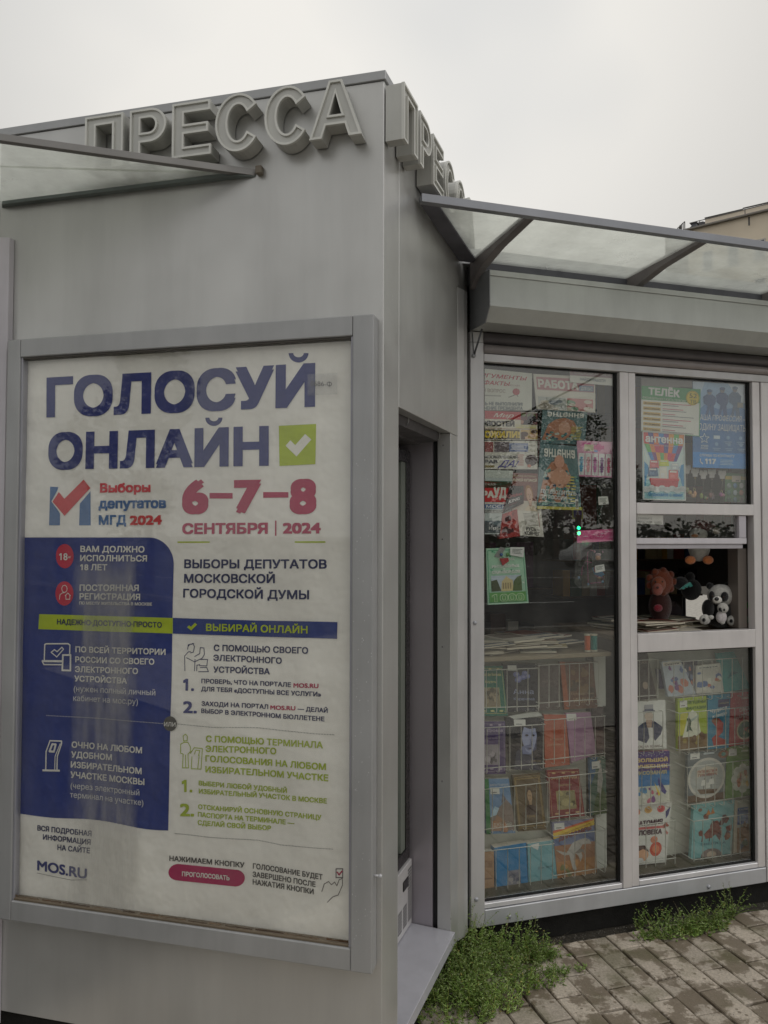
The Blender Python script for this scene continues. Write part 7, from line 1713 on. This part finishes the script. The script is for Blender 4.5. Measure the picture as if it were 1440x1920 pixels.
# crossing sign and traffic light on one side of the road
sp = mirror(1083, 962, 46); VS = Wall((sp.x, sp.y), 73.07, -1)
sg_ = thing('crossing_sign', VS.pt(0, 0, 0), 'blue square pedestrian crossing sign with yellow border on a post across the road', 'road sign')
MB().tube([VS.pt(0, -.06, 0), VS.pt(0, -.06, sp.z + .3)], .04, lin((150, 150, 150)), 8).build('post', sg_, 'frame')
fc = MB().box(VS, -.36, .36, -.02, 0, sp.z - .36, sp.z + .36, (.80, .86, .10)); fo = fc.build('panel', sg_, 'plastic')
MB().box(VS, -.27, .27, .001, .006, sp.z - .27, sp.z + .27, (.03, .10, .45)).prism([VS.pt(-.2, .009, sp.z - .2), VS.pt(.2, .009, sp.z - .2), VS.pt(0, .009, sp.z + .2)], VS.n * .004, (.8, .8, .8)).build('symbol', fo, 'plastic')
mg, mt, mo = new_mat('green_lamp'); em = N(mt, 'ShaderNodeEmission'); em.inputs[0].default_value = (.02, 1, .3, 1); em.inputs[1].default_value = 22; mt.links.new(em.outputs[0], mo.inputs[0]); M['lamp'] = mg
lp_ = mirror(1085, 990, 44); VL = Wall((lp_.x, lp_.y), 73.07, -1)
tlg = thing('traffic_light', VL.pt(0, 0, 0), 'traffic light showing green across the road', 'traffic light')
MB().tube([VL.pt(0, -.1, 0), VL.pt(0, -.1, lp_.z + .9)], .05, lin((120, 120, 120)), 8).build('post', tlg, 'frame')
MB().box(VL, -.17, .17, -.12, .0, lp_.z - .5, lp_.z + .75, (.02, .02, .02)).build('housing', tlg, 'dark', .02)
for dz in (0, -.3): MB().ball(VL.pt(0, .02, lp_.z + dz), (.11, .04, .11), (0, 1, .3), 12, 6, (VL.d, VL.n, Vector((0, 0, 1)))).build('green_lamp', tlg, 'lamp')
# overhead wire
wl = MB(); a = mirror(880, 800, 24); b = mirror(1095, 690, 20)
dv = b - a; wl.tube([a - dv * 2, a - dv - Vector((0, 0, .3)), a - Vector((0, 0, .4)), a.lerp(b, .5) - Vector((0, 0, .42)), b - Vector((0, 0, .4)), b + dv - Vector((0, 0, .2)), b + dv * 3], .03, (.02, .02, .02), 5)
tag(wl.build('overhead_wire', None, 'dark', fix=False), 'dark overhead wire crossing the sky, mirrored in the left window', 'wire')

# ---------------------------------------------------------------- rain drops on the metal
dr = MB(); q = random.Random(77)
def drop(w, u, n, z, r):
    k = 6; c = w.pt(u, n, z); v = []
    for i in range(k): v.append(c + w.d * (r * .75 * cos(2 * pi * i / k)) + Vector((0, 0, r * 1.25 * sin(2 * pi * i / k))))
    v.append(c + w.n * r * .7 - Vector((0, 0, r * .2)))
    dr.add(v, [(i, (i + 1) % k, k) for i in range(k)], (.62, .63, .64), True)
for _ in range(110): drop(A, q.uniform(FU0 + .003, IU0 - .005), NF + .0002, q.uniform(.5, 1.9) ** 1.0, q.uniform(.0006, .0018))
for _ in range(60): drop(A, q.uniform(.002, FU0 - .003), .0003, q.uniform(.3, 2.9), q.uniform(.0006, .0016))
for _ in range(90): drop(B, q.uniform(.01, .134), .0003, q.uniform(.3, 2.8), q.uniform(.0006, .0016))
for _ in range(40): drop(A, q.uniform(.2, 1.2), .0003, q.uniform(2.33, 2.7), q.uniform(.0006, .0018))
for _ in range(60): drop(C, q.uniform(.0, 1.4), .0002, q.choice((q.uniform(.1, .15), q.uniform(2.38, 2.41))), q.uniform(.0006, .0016))
tag(dr.build('rain_drops', None, 'plastic', fix=False), 'small rain drops beaded on the grey metal walls and frames', 'rain drops', kind='stuff')
# grime and rust along the foot of the poster glass
gm = MB(); q = random.Random(5); u = IU0 + .01
while u < IU1 - .01:
    w_ = q.uniform(.02, .09); h = q.uniform(.002, .007); z0 = IZ0 + .0072 + q.uniform(0, .002)
    n = 5; top = [(u + w_ * i / n, z0 + h * q.uniform(.4, 1)) for i in range(n + 1)]
    gm.add([A.pt(a, .0375, b) for a, b in [(u, z0), (u + w_, z0)] + top[::-1]], [tuple(range(n + 3))], lin(q.choice([(96, 74, 56), (120, 100, 80), (84, 70, 60), (130, 112, 92)])))
    u += w_ * q.uniform(.9, 1.4)
gm.build('grime', CS, 'stone', fix=False)
